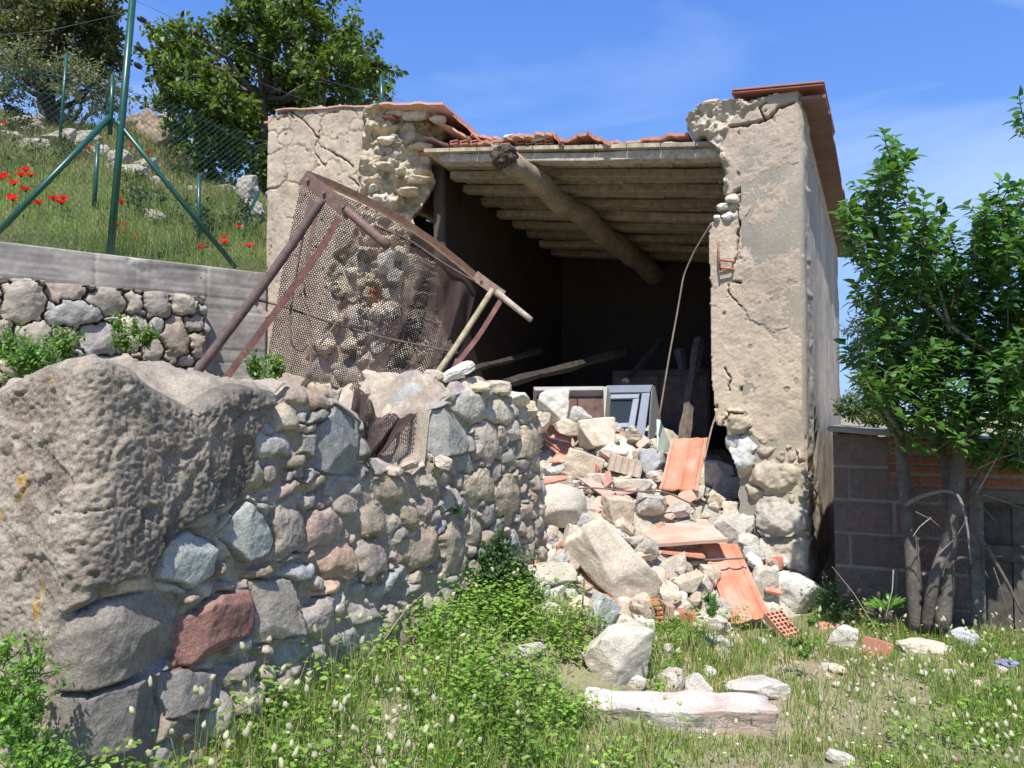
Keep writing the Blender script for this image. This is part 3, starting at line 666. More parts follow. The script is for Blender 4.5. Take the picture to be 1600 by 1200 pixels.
# --- left part of the front wall
def fp(pts, v=0.0): return [on_front(x, y, v) for x, y in pts]
lp = fp([(415, 182), (440, 171), (480, 166), (540, 164), (592, 163), (588, 190), (580, 215), (584, 240), (574, 262), (582, 285), (590, 305), (578, 330), (588, 355), (606, 385), (640, 398), (648, 430), (640, 480), (655, 520), (672, 560), (690, 600), (700, 660)]) + [(3.0, 0.9), (UL, 0.9), (UL, 4.25)]
ucorner = UL
netS = fill_sites([], 3.2, 4.8, 1.4, 4.4, .07, .16, rg, 1500)
exp_p = fp([(585, 300), (560, 345), (545, 380), (520, 400), (515, 440), (525, 480), (505, 520), (480, 560), (470, 640), (760, 640), (700, 330)])
stF = fill_sites([], 2.7, 4.75, 0.9, 3.9, .045, .12, rg, 2500)
cF = np.array([[.46, .40, .30], [.40, .36, .30], [.36, .30, .23], [.50, .45, .36], [.42, .33, .25]])[rg.randint(0, 5, len(stF))]
def hf_left(X, Z):
    cr = [(fp([(455, 172), (490, 205), (500, 228), (540, 250), (552, 262)]), .006), (fp([(500, 205), (488, 235), (510, 262)]), .006), (fp([(545, 275), (560, 290), (556, 330)]), .006)]
    zlim = on_front(500, 330)[1]
    h, c = plaster(X, Z, 71, cr, (netS, lambda x, z: sst((z-zlim)/0.35)*(0.35+0.65*sst(0.5+fbm(x*3, z*3, seed=72)))))
    h2, c2, i_, k_ = stone_field(X, Z, stF, cF, (.42, .36, .27), depth=0.09, seed=73, wob=0.03)
    m_ = sst(blur(inpoly(X+0.05*fbm(X*7, Z*7, seed=74), Z+0.05*fbm(X*7+5, Z*7, seed=75), exp_p).astype(float), 3))
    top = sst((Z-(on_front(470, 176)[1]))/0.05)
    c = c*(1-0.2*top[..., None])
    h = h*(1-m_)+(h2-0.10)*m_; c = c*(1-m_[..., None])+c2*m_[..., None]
    return h, c
def mask_left(X, Z):
    e = 0.02*sst((UL-X)/0.2)
    m_ = inpoly(X+e*fbm(X*12, Z*12, seed=76), Z+e*fbm(X*12+3, Z*12, seed=77), lp)
    return m_ & (X < UL+1e-6)
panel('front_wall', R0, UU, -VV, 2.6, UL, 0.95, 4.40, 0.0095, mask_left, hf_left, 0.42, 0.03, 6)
# --- broken end of that wall, showing its stone core
s_a, s_b = B(3.44, 0.0, 0), B(2.86, 0.52, 0)
sdir = (s_b-s_a)/np.linalg.norm(s_b-s_a); sn = np.array([sdir[1], -sdir[0], 0.]); sn = -sn if np.dot(sn, EYE-s_a) < 0 else sn; SL = np.linalg.norm(s_b-s_a)
def sec(px, py): p = hit(px, py, s_a, sn); return float((p-s_a)@sdir), float(p[2])
sp = [sec(*q) for q in [(570, 165), (600, 168), (640, 180), (660, 186), (690, 200), (700, 215), (684, 235), (676, 262), (682, 285), (668, 305), (655, 322), (648, 350), (640, 400), (655, 450), (652, 520), (675, 570), (690, 640), (560, 640), (545, 420), (560, 300)]]
stS = fill_sites([], -.3, 1.0, 1.2, 4.3, .05, .13, rg, 2500, asp=(0.25, 0.5))
cS = np.array([[.50, .43, .31], [.42, .38, .31], [.46, .37, .26], [.55, .49, .38]])[rg.randint(0, 4, len(stS))]
def hf_sec(X, Z):
    h, c, i_, k_ = stone_field(X, Z, stS, cS, (.44, .37, .26), depth=0.055, seed=83, wob=0.05)
    h = h+0.15*fbm(X*3.5, Z*3.5, seed=84, oct=5, gain=.6)+0.03*fbm(X*14, Z*14, seed=85, oct=5)-0.04
    hz = np.abs(vn(X*2, Z*11, seed=86))*0.05
    return h+hz, c
panel('broken_wall_core', s_a*np.array([1, 1, 0]), sdir, sn, -0.15, SL+0.5, 1.0, 4.25, 0.0095, lambda X, Z: inpoly(X+0.03*fbm(X*9, Z*9, seed=87), Z+0.03*fbm(X*9, Z*9, seed=88), sp), hf_sec, 0.35, 0.02, 4, mat='masonry')
# --- inner left wall and jamb
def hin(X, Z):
    h, c = plaster(X, Z, 91, (), None, 0.6); return h, c*np.array([.10, .092, .086])      # plaster colour cut to near black, the interior's shade painted in
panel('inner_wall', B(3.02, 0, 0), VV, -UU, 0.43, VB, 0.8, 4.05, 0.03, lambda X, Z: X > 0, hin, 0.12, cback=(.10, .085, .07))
# --- back wall
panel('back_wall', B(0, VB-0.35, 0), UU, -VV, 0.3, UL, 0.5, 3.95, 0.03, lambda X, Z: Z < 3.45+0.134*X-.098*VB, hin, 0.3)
# --- left outer wall (closes the volume)
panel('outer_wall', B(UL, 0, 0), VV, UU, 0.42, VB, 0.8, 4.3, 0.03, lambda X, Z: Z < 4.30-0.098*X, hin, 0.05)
# --- right pillar, front face
rpoly = fp([(1143, 147), (1200, 142), (1270, 134)]) + [(0.0, 3.7), (0.0, 0.2)] + fp([(1200, 1000), (1192, 905), (1186, 850), (1178, 800), (1180, 785), (1168, 770), (1158, 745), (1150, 720), (1140, 700), (1136, 668), (1118, 664), (1112, 600), (1110, 500), (1108, 400), (1107, 350), (1122, 338), (1135, 330), (1132, 305), (1128, 290), (1132, 262), (1122, 240), (1110, 225), (1100, 215), (1080, 212), (1069, 200), (1070, 182), (1084, 176), (1092, 166), (1095, 157), (1110, 158), (1135, 152)])
cracks = [(fp([(1262, 250), (1250, 258), (1222, 268), (1190, 276), (1178, 288), (1150, 301), (1138, 306)]), .024), (fp([(1240, 160), (1215, 168), (1196, 188), (1180, 190), (1160, 194), (1135, 198), (1118, 208)]), .015),
          (fp([(1196, 188), (1186, 168), (1196, 160)]), .012), (fp([(1178, 288), (1184, 305), (1174, 328), (1166, 350), (1176, 368), (1178, 400)]), .012), (fp([(1155, 303), (1154, 340), (1158, 350), (1166, 350)]), .007), (fp([(1155, 345), (1152, 390), (1150, 410)]), .006),
          (fp([(1140, 440), (1138, 460), (1160, 480), (1172, 500), (1195, 510), (1215, 530)]), .004), (fp([(1132, 575), (1142, 592), (1140, 610)]), .006), (fp([(1172, 430), (1160, 442), (1145, 440)]), .009), (fp([(1205, 520), (1235, 515), (1255, 530)]), .004),
          (fp([(1148, 660), (1170, 690), (1200, 700), (1215, 712)]), .010), (fp([(1180, 782), (1215, 786), (1262, 782)]), .018), (fp([(1182, 838), (1262, 842)]), .012)]
bfill = fill_sites([], -.1, 1.1, 3.1, 3.9, .03, .07, rg, 700)
lowp = fp([(1110, 672), (1135, 640), (1165, 650), (1180, 690), (1230, 690), (1262, 715), (1275, 1000), (1100, 1000)])
flow = [[*on_front(1222, 808), .19, .095, 0.0], [*on_front(1235, 868), .15, .085, 0.0], [*on_front(1190, 868), .08, .08, 0.], [*on_front(1215, 745), .16, .10, 0.1], [*on_front(1160, 715), .07, .12, 0], [*on_front(1235, 915), .14, .09, 0], [*on_front(1160, 660), .1, .07, 0.]]
stP = fill_sites(flow, -.2, 1.2, 0.2, 2.1, .03, .06, rg, 1500)
cP = np.array([[.46, .39, .28], [.42, .37, .28], [.50, .44, .34], [.38, .33, .25]])[rg.randint(0, 4, len(stP))]
cP[0] = (.41, .38, .32); cP[1] = (.46, .40, .31); cP[4] = (.45, .46, .44); cP[2] = (.45, .39, .30); cP[3] = (.44, .38, .29)
ragg = fp([(1262, 130), (1143, 146), (1060, 150), (1060, 345), (1150, 345), (1138, 300), (1140, 250), (1122, 215), (1150, 190), (1170, 165)])
def hf_pier(X, Z):
    h, c = plaster(X, Z, 101, cracks, None, 1.1)
    c = c*np.array([1.0, 0.99, 0.98])
    up = sst((Z-on_front(1180, 330)[1])/0.25)[..., None]; c = c*(1-up*0.25)+np.array([.33, .30, .255])*up*0.25
    m_ = sst(blur(inpoly(X+0.05*fbm(X*7, Z*7, seed=104), Z+0.05*fbm(X*7+5, Z*7, seed=105), lowp).astype(float), 4))
    h2, c2, i_, k_ = stone_field(X, Z, stP, cP, (.42, .355, .26), depth=0.105, seed=103, wob=0.03, proud=7)
    h2 = h2+0.03*fbm(X*10, Z*10, seed=106, oct=5)
    h = h*(1-m_)+(h2-0.06)*m_; c = c*(1-m_[..., None])+c2*m_[..., None]
    m2 = sst(blur(inpoly(X+0.04*fbm(X*9, Z*9, seed=107), Z+0.04*fbm(X*9+5, Z*9, seed=108), ragg).astype(float), 5))
    h3 = 0.10*fbm(X*6, Z*6, seed=109, oct=5, gain=.6)+0.03*fbm(X*25, Z*25, seed=110, oct=5)-0.0
    h = h*(1-m2)+h3*m2; c = c*(1-m2[..., None])+(np.array([.45, .40, .32])*(1+0.2*fbm(X*15, Z*15, seed=3)[..., None]))*m2[..., None]
    rnd = sst(1-X/0.03); h = h-0.02*rnd*rnd-0.012*rnd*(1+vn(Z*25, Z*0, seed=3))
    blk = sst(1-linedist(X+.02*fbm(X*9, Z*9, seed=1), Z, fp([(1145, 412), (1160, 405)]))/0.12); h += 0.008*blk; c = c*(1-0.25*blk[..., None])+np.array([.5, .47, .42])*0.25*blk[..., None]
    return h, c
def mask_pier(X, Z):
    e = 0.018*sst(X/0.12)*sst((Z-0.5)/0.1); lowk = sst((Z-3.0)/0.1)+0.25
    return inpoly(X+e*lowk*fbm(X*14, Z*14, seed=111), Z+e*lowk*fbm(X*14+3, Z*14, seed=112), rpoly) & (X > -1e-6)
panel('pillar', R0, UU, -VV, 0.0, 1.05, 0.25, 3.75, 0.0075, mask_pier, hf_pier, 0.42, 0.03, 6)
# --- right side wall
scr = [([on_side(1262, 250), on_side(1272, 262), on_side(1285, 330)], .008)]
def hf_side(X, Z):
    a = sst(0.5+0.8*fbm(X*2.5, Z*0.7, seed=120, oct=5))[..., None]; c = np.array([.43, .375, .295])*(1-a)+np.array([.33, .29, .23])*a
    s2 = sst(fbm(X*9, Z*0.8, seed=121, oct=4)*1.6)[..., None]*0.35; c = c*(1-s2)+np.array([.20, .18, .15])*s2
    h = 0.008*fbm(X*3, Z*3, seed=122)+0.003*fbm(X*30, Z*8, seed=123)
    low = sst((1.55+0.25*fbm(X*6, Z*1.2, seed=124)-Z)/0.08); low = low*sst((1.1-X)/0.3)
    h2 = 0.03*fbm(X*10, Z*5, seed=125, oct=5)-0.035; h = h*(1-low)+h2*low
    c = c*(1-low[..., None])+np.array([.42, .38, .28])*(1+0.3*fbm(X*14, Z*3, seed=126)[..., None])*low[..., None]
    h = h-0.02*sst(1-X/0.03)
    for pts, wd in scr: h -= 0.03*sst(1-linedist(X, Z, pts)/wd)
    return h, c
panel('side_wall', R0, VV, -UU, 0.0, VB, 0.0, 3.62, 0.012, lambda X, Z: Z < 3.55-0.098*X, hf_side, 0.38, 0.0, 2, cback=(.3, .27, .22))
# --- foundation extension under the pillar
# --- ceiling: boards, joists, log beam
rn = random.Random(5)
WD = (.40, .36, .285)
bd = MB()
def zc(u, v, d): return zroof(u, v)-d
bu = np.linspace(0.2, 2.98, 12)
for i in range(len(bu)-1):
    for j in range(10):
        v0, v1 = 0.02+j*0.34, 0.02+(j+1)*0.34-0.006
        u0, u1 = bu[i]+0.004, bu[i+1]-0.004; t = 0.335+rn.uniform(-.003, .003)
        cs = np.array([.40, .345, .255])*rn.uniform(.7, 1.1)
        bt_ = [B(u, v, zc(u, v, t)) for u, v in ((u0, v0), (u1, v0), (u1, v1), (u0, v1))]
        tp_ = [q+ZZ*0.03 for q in bt_]; bd.box8(bt_+tp_, cs)
bd.build('ceiling_boards', M['wood'], BD, smooth=False)
for j in range(10):
    jm = MB(); v0 = 0.06+j*0.34; n = 9; sag = 0.0; w = 0.10
    cs = np.array([.36, .30, .215])*rn.uniform(.68, 1.08) if j else np.array([.44, .39, .31])
    us = np.linspace(0.12, 2.86 if j < 1 else 2.95 if j < 2 else 3.16, n); vs = []
    for u in us:
        wv = 0.008*math.sin(u*3+j*2)+0.004*math.sin(u*7+j*5)
        for dv, dz in ((0, .408), (w, .408), (w, .34), (0, .34)): vs.append(B(u, v0+dv+wv*0.5, zc(u, v0+dv, dz)+wv))
    fs = [np.array([[i*4+k_, i*4+(k_+1) % 4, (i+1)*4+(k_+1) % 4, (i+1)*4+k_] for i in range(n-1) for k_ in range(4)]), [0, 3, 2, 1], [(n-1)*4+k_ for k_ in range(4)]]
    jm.add(vs, fs, cs); bev(jm.build('joist', M['wood'], BD, smooth=False), 0.006)
ul, zl = on_front(792, 242, -0.28)
lg = []; rr = []
for i in range(34):
    v = -0.30+i*0.115; lg.append(B(ul-0.05*v+0.012*math.sin(i*0.9), v, zl-0.098*(v+0.3)-0.015+0.012*math.sin(i*0.6))); rr.append(0.086+0.010*v+0.005*math.sin(i*1.7))
rr[0] = 0.075; rr[1] = 0.093
mb = MB(); mb.tube(lg[1:], rr[1:], 28, (.30, .235, .165)); lv = mb.v[0]; d_ = fbm(lv[:, 0]*9, lv[:, 1]*3, lv[:, 2]*9, seed=4, oct=4)*0.012; cen = np.repeat(np.array(lg[1:]), 28, 0); nn = lv-cen; nn /= np.linalg.norm(nn, axis=1)[:, None]+1e-9
mb.v[0] = lv+nn*d_[:, None]; mb.c[0] = mb.c[0]*(1+0.45*fbm(lv[:, 0]*12, lv[:, 1]*2.5, lv[:, 2]*12, seed=8, oct=4))[:, None]
beam = mb.build('log_beam', M['bark'], BD)
v_, f_ = rock_shape(77, 5, .2, 4, .16); q_ = (v_*np.array([.098, .115, .10]))@eul(0, 0, -TH).T+lg[0]+np.array([0, 0, 0.0])
q_ = q_+0.010*np.stack([vn(q_[:, 0]*70, q_[:, 1]*70, q_[:, 2]*70, seed=s) for s in (1, 2, 3)], 1)
mesh('burnt_end', q_, f_, M['bark'], beam, np.array([.085, .065, .052])*(1+.5*vn(q_[:, 0]*50, q_[:, 1]*50, q_[:, 2]*50, seed=2))[:, None])
# --- roof covering
TC, TCL = np.array([.47, .215, .145]), np.array([.58, .33, .24])
def slab(px1, py1, px2, py2, v, back=0.6, th=0.022, drop=0.0, name='roof_tile', col=TC, ridge=True, cut=0.0, seed=0, label=None):
    u1, z1 = on_front(px1, py1, v); u2, z2 = on_front(px2, py2, v); n = 13
    r_ = random.Random(seed+int(px1)); vs = []; us = np.linspace(u1, u2, n)
    for i, u in enumerate(us):
        t = i/(n-1); z = z1+(z2-z1)*t; wv = (0.012*max(0, math.sin(t*math.pi*4)) if ridge else 0); fr = r_.uniform(-1, 1)*cut
        for vv, dz in ((v+fr, 0), (v+back, -0.098*back-drop*back), ):
            p_ = B(u, vv, z+dz+wv); vs += [p_, p_-ZZ*th]
    fs = []
    for i in range(n-1):
        a_ = i*4; b2 = a_+4
        fs += [[a_, b2, b2+2, a_+2], [a_+1, a_+3, b2+3, b2+1], [a_, a_+1, b2+1, b2], [a_+2, b2+2, b2+3, a_+3]]
    fs += [[0, 2, 3, 1], [(n-1)*4, (n-1)*4+1, (n-1)*4+3, (n-1)*4+2]]
    mb = MB(); mb.add(vs, fs, col); return mb.build(name, M['tile'], BD, smooth=False, label=label)
slab(592, 161, 692, 160, -0.06, 1.0, 0.018, col=(.62, .36, .30), seed=1)
slab(430, 171, 600, 163, -0.02, 1.2, 0.012, col=(.55, .33, .27), seed=2)
slab(688, 160, 752, 219, 0.10, 1.0, 0.02, cut=.03, seed=3)
slab(650, 172, 735, 214, 0.12, 0.9, 0.02, drop=0.03, cut=.04, col=(.60, .36, .28), seed=4)
slab(735, 209, 800, 219, 0.12, 1.0, 0.02, cut=.03, col=TCL, seed=5)
slab(748, 223, 818, 212, 0.05, 0.5, 0.022, cut=.02, seed=6)
slab(800, 213, 866, 206, 0.0, 0.6, 0.022, cut=.03, col=TCL, seed=7)
slab(862, 206, 880, 222, 0.0, 0.6, 0.03, cut=.01, seed=8)
slab(872, 221, 920, 206, 0.0, 0.6, 0.022, cut=.02, seed=9)
slab(916, 206, 953, 222, 0.0, 0.6, 0.03, cut=.01, seed=10)
slab(950, 222, 1040, 220, 0.15, 0.8, 0.02, cut=.03, col=TCL, seed=11)
slab(1000, 219, 1075, 206, 0.05, 0.9, 0.02, cut=.02, seed=12)
slab(640, 205, 700, 224, 0.2, 0.8, 0.02, col=(.5, .3, .24), seed=13)
rr_ = MB()      # covering above the boards
for i in range(9):
    for j in range(8):
        u0, u1 = 0.15+i*0.36, 0.15+(i+1)*0.36+0.02; v0 = 0.22+j*0.40; v1 = v0+0.43
        t0 = 0.285+rn.uniform(-.01, .01)
        bt_ = [B(u0, v0, zc(u0, v0, t0-.02)), B(u1, v0, zc(u1, v0, t0)), B(u1, v1, zc(u1, v1, t0+0.02)), B(u0, v1, zc(u0, v1, t0))]
        rr_.box8(bt_+[q+ZZ*0.02 for q in bt_], TC*rn.uniform(.8, 1.15))
for i in range(5):
    for j in range(8):
        u0, u1 = 3.3+i*0.29, 3.3+(i+1)*0.29+0.02; v0 = 0.02+j*0.42; v1 = v0+0.44
        bt_ = [B(u0, v0, zc(u0, v0, .02)), B(u1, v0, zc(u1, v0, .02)), B(u1, v1, zc(u1, v1, .02)), B(u0, v1, zc(u0, v1, .02))]
        rr_.box8(bt_+[q+ZZ*0.02 for q in bt_], TC*rn.uniform(.8, 1.15))
rr_.build('tiled_roof', M['tile'], BD, smooth=False)
# hollow-brick bits between tiles and joist
hb = MB()
for px in list(range(703, 790, 16))+list(range(806, 860, 15)):
    u0, z0 = on_front(px, 226, .05); hb.obox(B(u0, .05, z0), -UU*.07, VV*.2, ZZ*.008, TC); hb.obox(B(u0, .05, z0+.024), -UU*.07, VV*.2, ZZ*.008, TC); hb.obox(B(u0, .05, z0+.008), -UU*.008, VV*.2, ZZ*.016, TC)
hb.build('hollow_bricks', M['tile'], BD, smooth=False)
# mortar lumps along the broken edge
for i, (px, py, w_, h_) in enumerate([(1010, 229, 50, 12), (1050, 226, 40, 12), (985, 224, 40, 7), (800, 214, 40, 10), (775, 226, 22, 14), (845, 217, 40, 7), (650, 178, 60, 14), (620, 174, 50, 14), (680, 185, 30, 10)]):
    u0, z0 = on_front(px, py, 0.06); c0 = B(u0, .10, z0); sc = c0[1]/1200
    rock(c0, (w_*sc, .12, h_*sc), (0, 0, -TH*.5), (.58, .54, .46), 300+i, 4, .5, 6, .10, name='mortar_lump', parent=BD)
# right top slab and eave with stepped tile undersides
u0, z0 = on_front(1143, 146, -.04); u1, z1 = on_front(1287, 133, -.04)
mb = MB(); mb.obox(B(u0, -.05, z0-.005), (B(u1, -.05, z1-.005)-B(u0, -.05, z0-.005)), VV*1.0, ZZ*.012, (.28, .11, .085)); mb.obox(B(u0-.005, -.055, z0+.012), (B(u1, -.05, z1)-B(u0, -.05, z0)), VV*1.0, ZZ*.013, (.36, .16, .12)); bev(mb.build('edge_tiles', M['tile'], BD, smooth=False), .003)
for j in range(15):
    v0 = 0.0+j*0.245; mb = MB()
    zz = 3.665-0.098*v0
    w0, w1 = -0.02, 0.155+rn.uniform(-.008, .012)
    p_ = [B(-w0, v0, zz+.02), B(-w1, v0, zz+.005), B(-w1, v0+.27, zz-.03), B(-w0, v0+.27, zz-.012)]
    mb.box8(p_+[q+ZZ*.022 for q in p_], np.array([.20, .125, .10])*rn.uniform(.8, 1.15))
    mb.build('eave_tile', M['tile'], BD, smooth=False)
# top of the right wall
mb = MB(); mb.obox(B(0.0, .35, 3.50), UU*.38, VV*3.0-ZZ*.30, ZZ*.14, (.42, .37, .29)); mb.build('wall_head', M['plaster'], BD, smooth=False)
# rusty hinge on the pillar
hg = MB()
a_ = on_front(1124, 378); b2 = on_front(1128, 425); hg.tube([B(a_[0], -.03, a_[1]), B((a_[0]+b2[0])/2+.004, -.05, (a_[1]+b2[1])/2), B(b2[0], -.05, b2[1])], .0075, 6, (.26, .12, .08))
for py in (408, 420): q = on_front(1128, py); q2 = on_front(1146, py+2); hg.tube([B(q[0], -.05, q[1]), B(q2[0], -.035, q2[1]), B(q2[0], .02, q2[1])], .009, 6, (.42, .16, .08))
hg.build('hinge', M['rust'], BD)
# inside floor, its colour darkened to carry the shade of the room
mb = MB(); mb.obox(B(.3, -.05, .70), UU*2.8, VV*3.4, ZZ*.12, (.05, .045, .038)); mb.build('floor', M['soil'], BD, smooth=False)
# embedded loose stones along the broken pillar edge and the wall core
for i, (px, py, w_, h_, c_) in enumerate([(1142, 312, 26, 20, CREAM), (1128, 322, 22, 11, WHITE), (1135, 338, 22, 16, WHITE), (1110, 160, 30, 10, TAN), (1120, 340, 12, 12, WHITE), (1145, 690, 26, 30, BLUE), (1165, 735, 30, 30, TAN)]):
    u0, z0 = on_front(px, py, -.01); c0 = B(u0, .04, z0); sc = c0[1]/1200
    rock(c0, (w_*sc, .16, h_*sc), (0, 0, -TH), c_, 330+i, 4, .4, 7, .08, name='wall_stone', parent=BD)
for i, (px, py, w_, h_, c_) in enumerate([(603, 222, 30, 18, CREAM), (600, 262, 34, 16, TAN), (583, 297, 14, 12, WHITE), (590, 312, 18, 12, WHITE), (655, 232, 48, 12, TAN), (655, 282, 44, 10, CREAM), (640, 300, 40, 14, TAN), (600, 410, 40, 44, GREY), (622, 395, 26, 24, CREAM), (548, 425, 28, 16, CREAM), (530, 450, 40, 26, TAN), (615, 432, 30, 26, GREY), (600, 490, 50, 40, TAN), (560, 500, 36, 34, GREY), (545, 540, 40, 30, TAN), (520, 495, 30, 22, CREAM), (505, 540, 34, 26, TAN), (590, 545, 44, 34, GREY)]):
    t0, z0 = (sec(px, py)); c0 = s_a*np.array([1, 1, 0])+sdir*t0+ZZ*z0+sn*.02
    if px < 575 or py > 380: u0, z0 = on_front(px, py, -.02); c0 = B(u0, 0.02, z0)
    sc = c0[1]/1200
    rock(c0, (w_*sc, .2, h_*sc), (0.1*math.sin(i*3), 0, .25), c_, 360+i, 4, .4, 7, .08, name='wall_stone', parent=BD)
for dx_, dy_ in ((0, 0), (2, -9)):
    u0, z0 = on_front(573+dx_, 462+dy_, -.03); mb = MB(); mb.obox(B(u0+.08, -.045, z0-.022), -UU*.15, VV*.1, ZZ*.042, (.50, .17, .09)); bev(mb.build('brick', M['tile'], BD, smooth=False), .004)
# steel strips where daylight shows under the roof
# ================================================================== BLOCK SHED ON THE RIGHT
SV = -0.07
def shp(px, py): return on_front(px, py, SV)
su0 = shp(1304, 800)[0]
SH = empty('block_shed', B(su0-1.0, SV, 0.35), 'low shed of concrete blocks in the shade of the fruit tree, with a slab roof', 'shed')
ztl, ztr = shp(1308, 672)[1], shp(1600, 697)[1]; ur = shp(1600, 800)[0]
dz = 0.205; zb0 = shp(1330, 936)[1]
def hf_sh(X, Z):
    X = X+.002*fbm(X*20, Z*20, seed=8); r_ = np.floor((Z-zb0)/dz); fr = (Z-zb0)/dz-r_; bx = (X+(r_ % 2)*0.25)/0.5; fx = bx-np.floor(bx)
    j_ = np.minimum(np.minimum(fr, 1-fr)*dz, np.minimum(fx, 1-fx)*0.5); k_ = sst((j_-0.004)/0.006)
    id_ = vn(np.floor(bx)*1.7+.5, r_*1.3+.5, seed=9)
    br = (Z > shp(1450, 765)[1]) & (X < shp(1388, 700)[0])
    h = k_*(0.015+0.004*id_)+0.004*vn(X*90, Z*90, seed=5)+0.004*fbm(X*20, Z*20, seed=6)
    c = np.array([.165, .122, .102])*(1+0.12*id_[..., None]+0.15*fbm(X*25, Z*25, seed=7)[..., None]); c = c*k_[..., None]+np.array([.33, .30, .27])*(1-k_[..., None])
    rb = np.floor(Z/0.062); fb = Z/0.062-rb; bb = (X+(rb % 2)*.13)/.26; f3 = bb-np.floor(bb); jb = np.minimum(np.minimum(fb, 1-fb)*.062, np.minimum(f3, 1-f3)*.26); kb = sst((jb-.004)/.005)
    cb = np.array([.26, .105, .055])*(1+0.2*vn(np.floor(bb)+.5, rb+.5, seed=3)[..., None]); cb = cb*kb[..., None]+np.array([.26, .23, .2])*(1-kb[..., None])
    return np.where(br, kb*.012, h), np.where(br[..., None], cb, c)
d0, d1, dzt = shp(1530, 800)[0], shp(1530, 800)[0]-0.9, shp(1540, 768)[1]
panel('block_wall', B(0, SV, 0), UU, -VV, ur-1.6, su0, 0.0, 1.60, 0.0095, lambda X, Z: (Z < ztl-.01+(X-su0)*(ztr-ztl)/(ur-su0)) & ~((X < d0) & (X > d1) & (Z < dzt)), hf_sh, 0.12, 0, 1, mat='block', parent=SH)
mb = MB(); o_ = B(su0+.03, SV-.10, ztl-.005); mb.obox(o_, B(ur-1.6, SV-.10, ztr-(ztl-ztr)*1.6/(su0-ur))-o_, VV*2.6+ZZ*.0, ZZ*.03, (.30, .28, .23)); bev(mb.build('roof_slab', M['concrete'], SH, smooth=False), .006)
mb = MB(); mb.obox(B(su0-.01, SV+.12, 0), VV*2.4, -UU*.12, ZZ*(ztl-.01), (.3, .25, .22)); mb.obox(B(su0, SV+2.4, 0), -UU*3.2, VV*.12, ZZ*(ztr-.02), (.3, .25, .22)); mb.build('rear_walls', M['block'], SH, smooth=False)
dr_ = MB()
for i in range(6):
    u_ = d0-0.02-i*0.15; dr_.obox(B(u_, SV+.07, .1), -UU*.142, VV*.025, ZZ*(dzt-.13), np.array([.12, .105, .09])*rn.uniform(.7, 1.2))
dd = dr_.build('door', M['wood'], SH, smooth=False)
dr_ = MB(); dr_.obox(B(d0-.01, SV+.045, .75), -UU*.88, VV*.022, ZZ*.09, (.10, .088, .075)); dr_.obox(B(d0-.01, SV+.045, 1.06), -UU*.88, VV*.022, ZZ*.09, (.10, .088, .075)); dr_.build('rail', M['wood'], dd, smooth=False)
mb = MB(); mb.obox(B(d0+.05, SV-.02, 0.1), -UU*.07, VV*.1, ZZ*(dzt-.03), (.16, .15, .13)); mb.obox(B(d0+.05, SV-.021, dzt-.06), -UU*1.0, VV*.1, ZZ*.07, (.13, .12, .10)); mb.build('door_frame', M['wood'], SH, smooth=False)
# ================================================================== RUBBLE HEAP
xs_, ys_ = np.arange(-0.3, 2.1, 0.014), np.arange(3.5, 7.4, 0.014)
X, Y = np.meshgrid(xs_, ys_, indexing='ij'); uB, vB = uv_of(X, Y)
Z = mound_z(X, Y); gg = ground_z(X, Y); ab = Z-gg
stM = fill_sites([], -0.3, 2.1, 3.5, 7.4, .025, .10, rg, 6000)
hh, cc, ii, kk = stone_field(X, Y, stM, np.array([[.48, .43, .34], [.42, .38, .31], [.52, .48, .40], [.40, .24, .17], [.38, .35, .30]])[rg.choice(5, len(stM), p=[.3, .3, .2, .06, .14])], (.40, .35, .27), depth=0.05, seed=141, wob=.03)
Z = Z+(hh+0.05*fbm(X*5, Y*5, seed=142)+0.012*fbm(X*40, Y*40, seed=143))*sst(ab/0.08)-0.03-0.07*sst(ab/.15)
tF = (X-FW0[0])*FWD[0]+(Y-FW0[1])*FWD[1]; dF = (X-FW0[0])*FWN[0]+(Y-FW0[1])*FWN[1]
mk = (ab > 0.01) & (uB < 3.0) & ~((dF < 0.02) & (tF < FWL-.05)) & (uB > -0.02) & ((vB < 0.02) | (uB > 0.40))
v2, f2, c2 = compact(np.stack([X, Y, Z], -1).reshape(-1, 3), grid_faces(len(xs_), len(ys_), mk), cc.reshape(-1, 3))
setp(mesh('rubble_debris', v2, f2, M['masonry'], col=c2), 'fine mortar and stone debris filling the heap below the open front', 'rubble', kind='stuff')

rub(863, 637, 62, 54, -.15, WHITE, 'grey white angular stone at the top of the heap, against the brown panel', d=5.55, sq=.75, cuts=6, seed=11, yaw=.5)
rub(937, 677, 64, 46, -.1, CREAM, 'cream rounded stone just below the blue grey window frame', d=5.45, sq=.8, cuts=4, seed=12, rough=.03)
rub(908, 650, 34, 28, .3, GREY, 'small rough grey stone between the white angular stone and the cream stone', d=5.5, seed=13)
rub(885, 668, 44, 26, .1, (.56, .48, .37), 'tan stone right above the small broken tile stack', d=5.5, seed=84)
rub(845, 655, 30, 30, .3, CREAM, 'cream stone at the wall end beside the brown panel', d=5.5, seed=85)
rub(873, 795, 100, 70, 0, (.56, .50, .41), 'big round boulder at the left edge of the heap by the wall end', sq=.05, cuts=5, seed=14, rough=.035, thick=1.0, yaw=.4)
rub(912, 729, 60, 42, .3, TAN, 'flat tan slab of stone leaning in the middle of the upper heap', sq=.9, cuts=3, seed=15, thick=.5)
rub(1021, 722, 42, 44, 0, (.40, .41, .42), 'bluish grey stone to the left of the upright roof tile', sq=.6, cuts=6, seed=17)
rub(957, 706, 50, 24, .1, WHITE, 'pale small stone behind the flat tan slab', seed=18)
rub(862, 758, 72, 26, -.05, (.50, .44, .35), 'flat tan slab lying on top of the big round boulder', sq=.8, cuts=4, seed=19, thick=1.2)
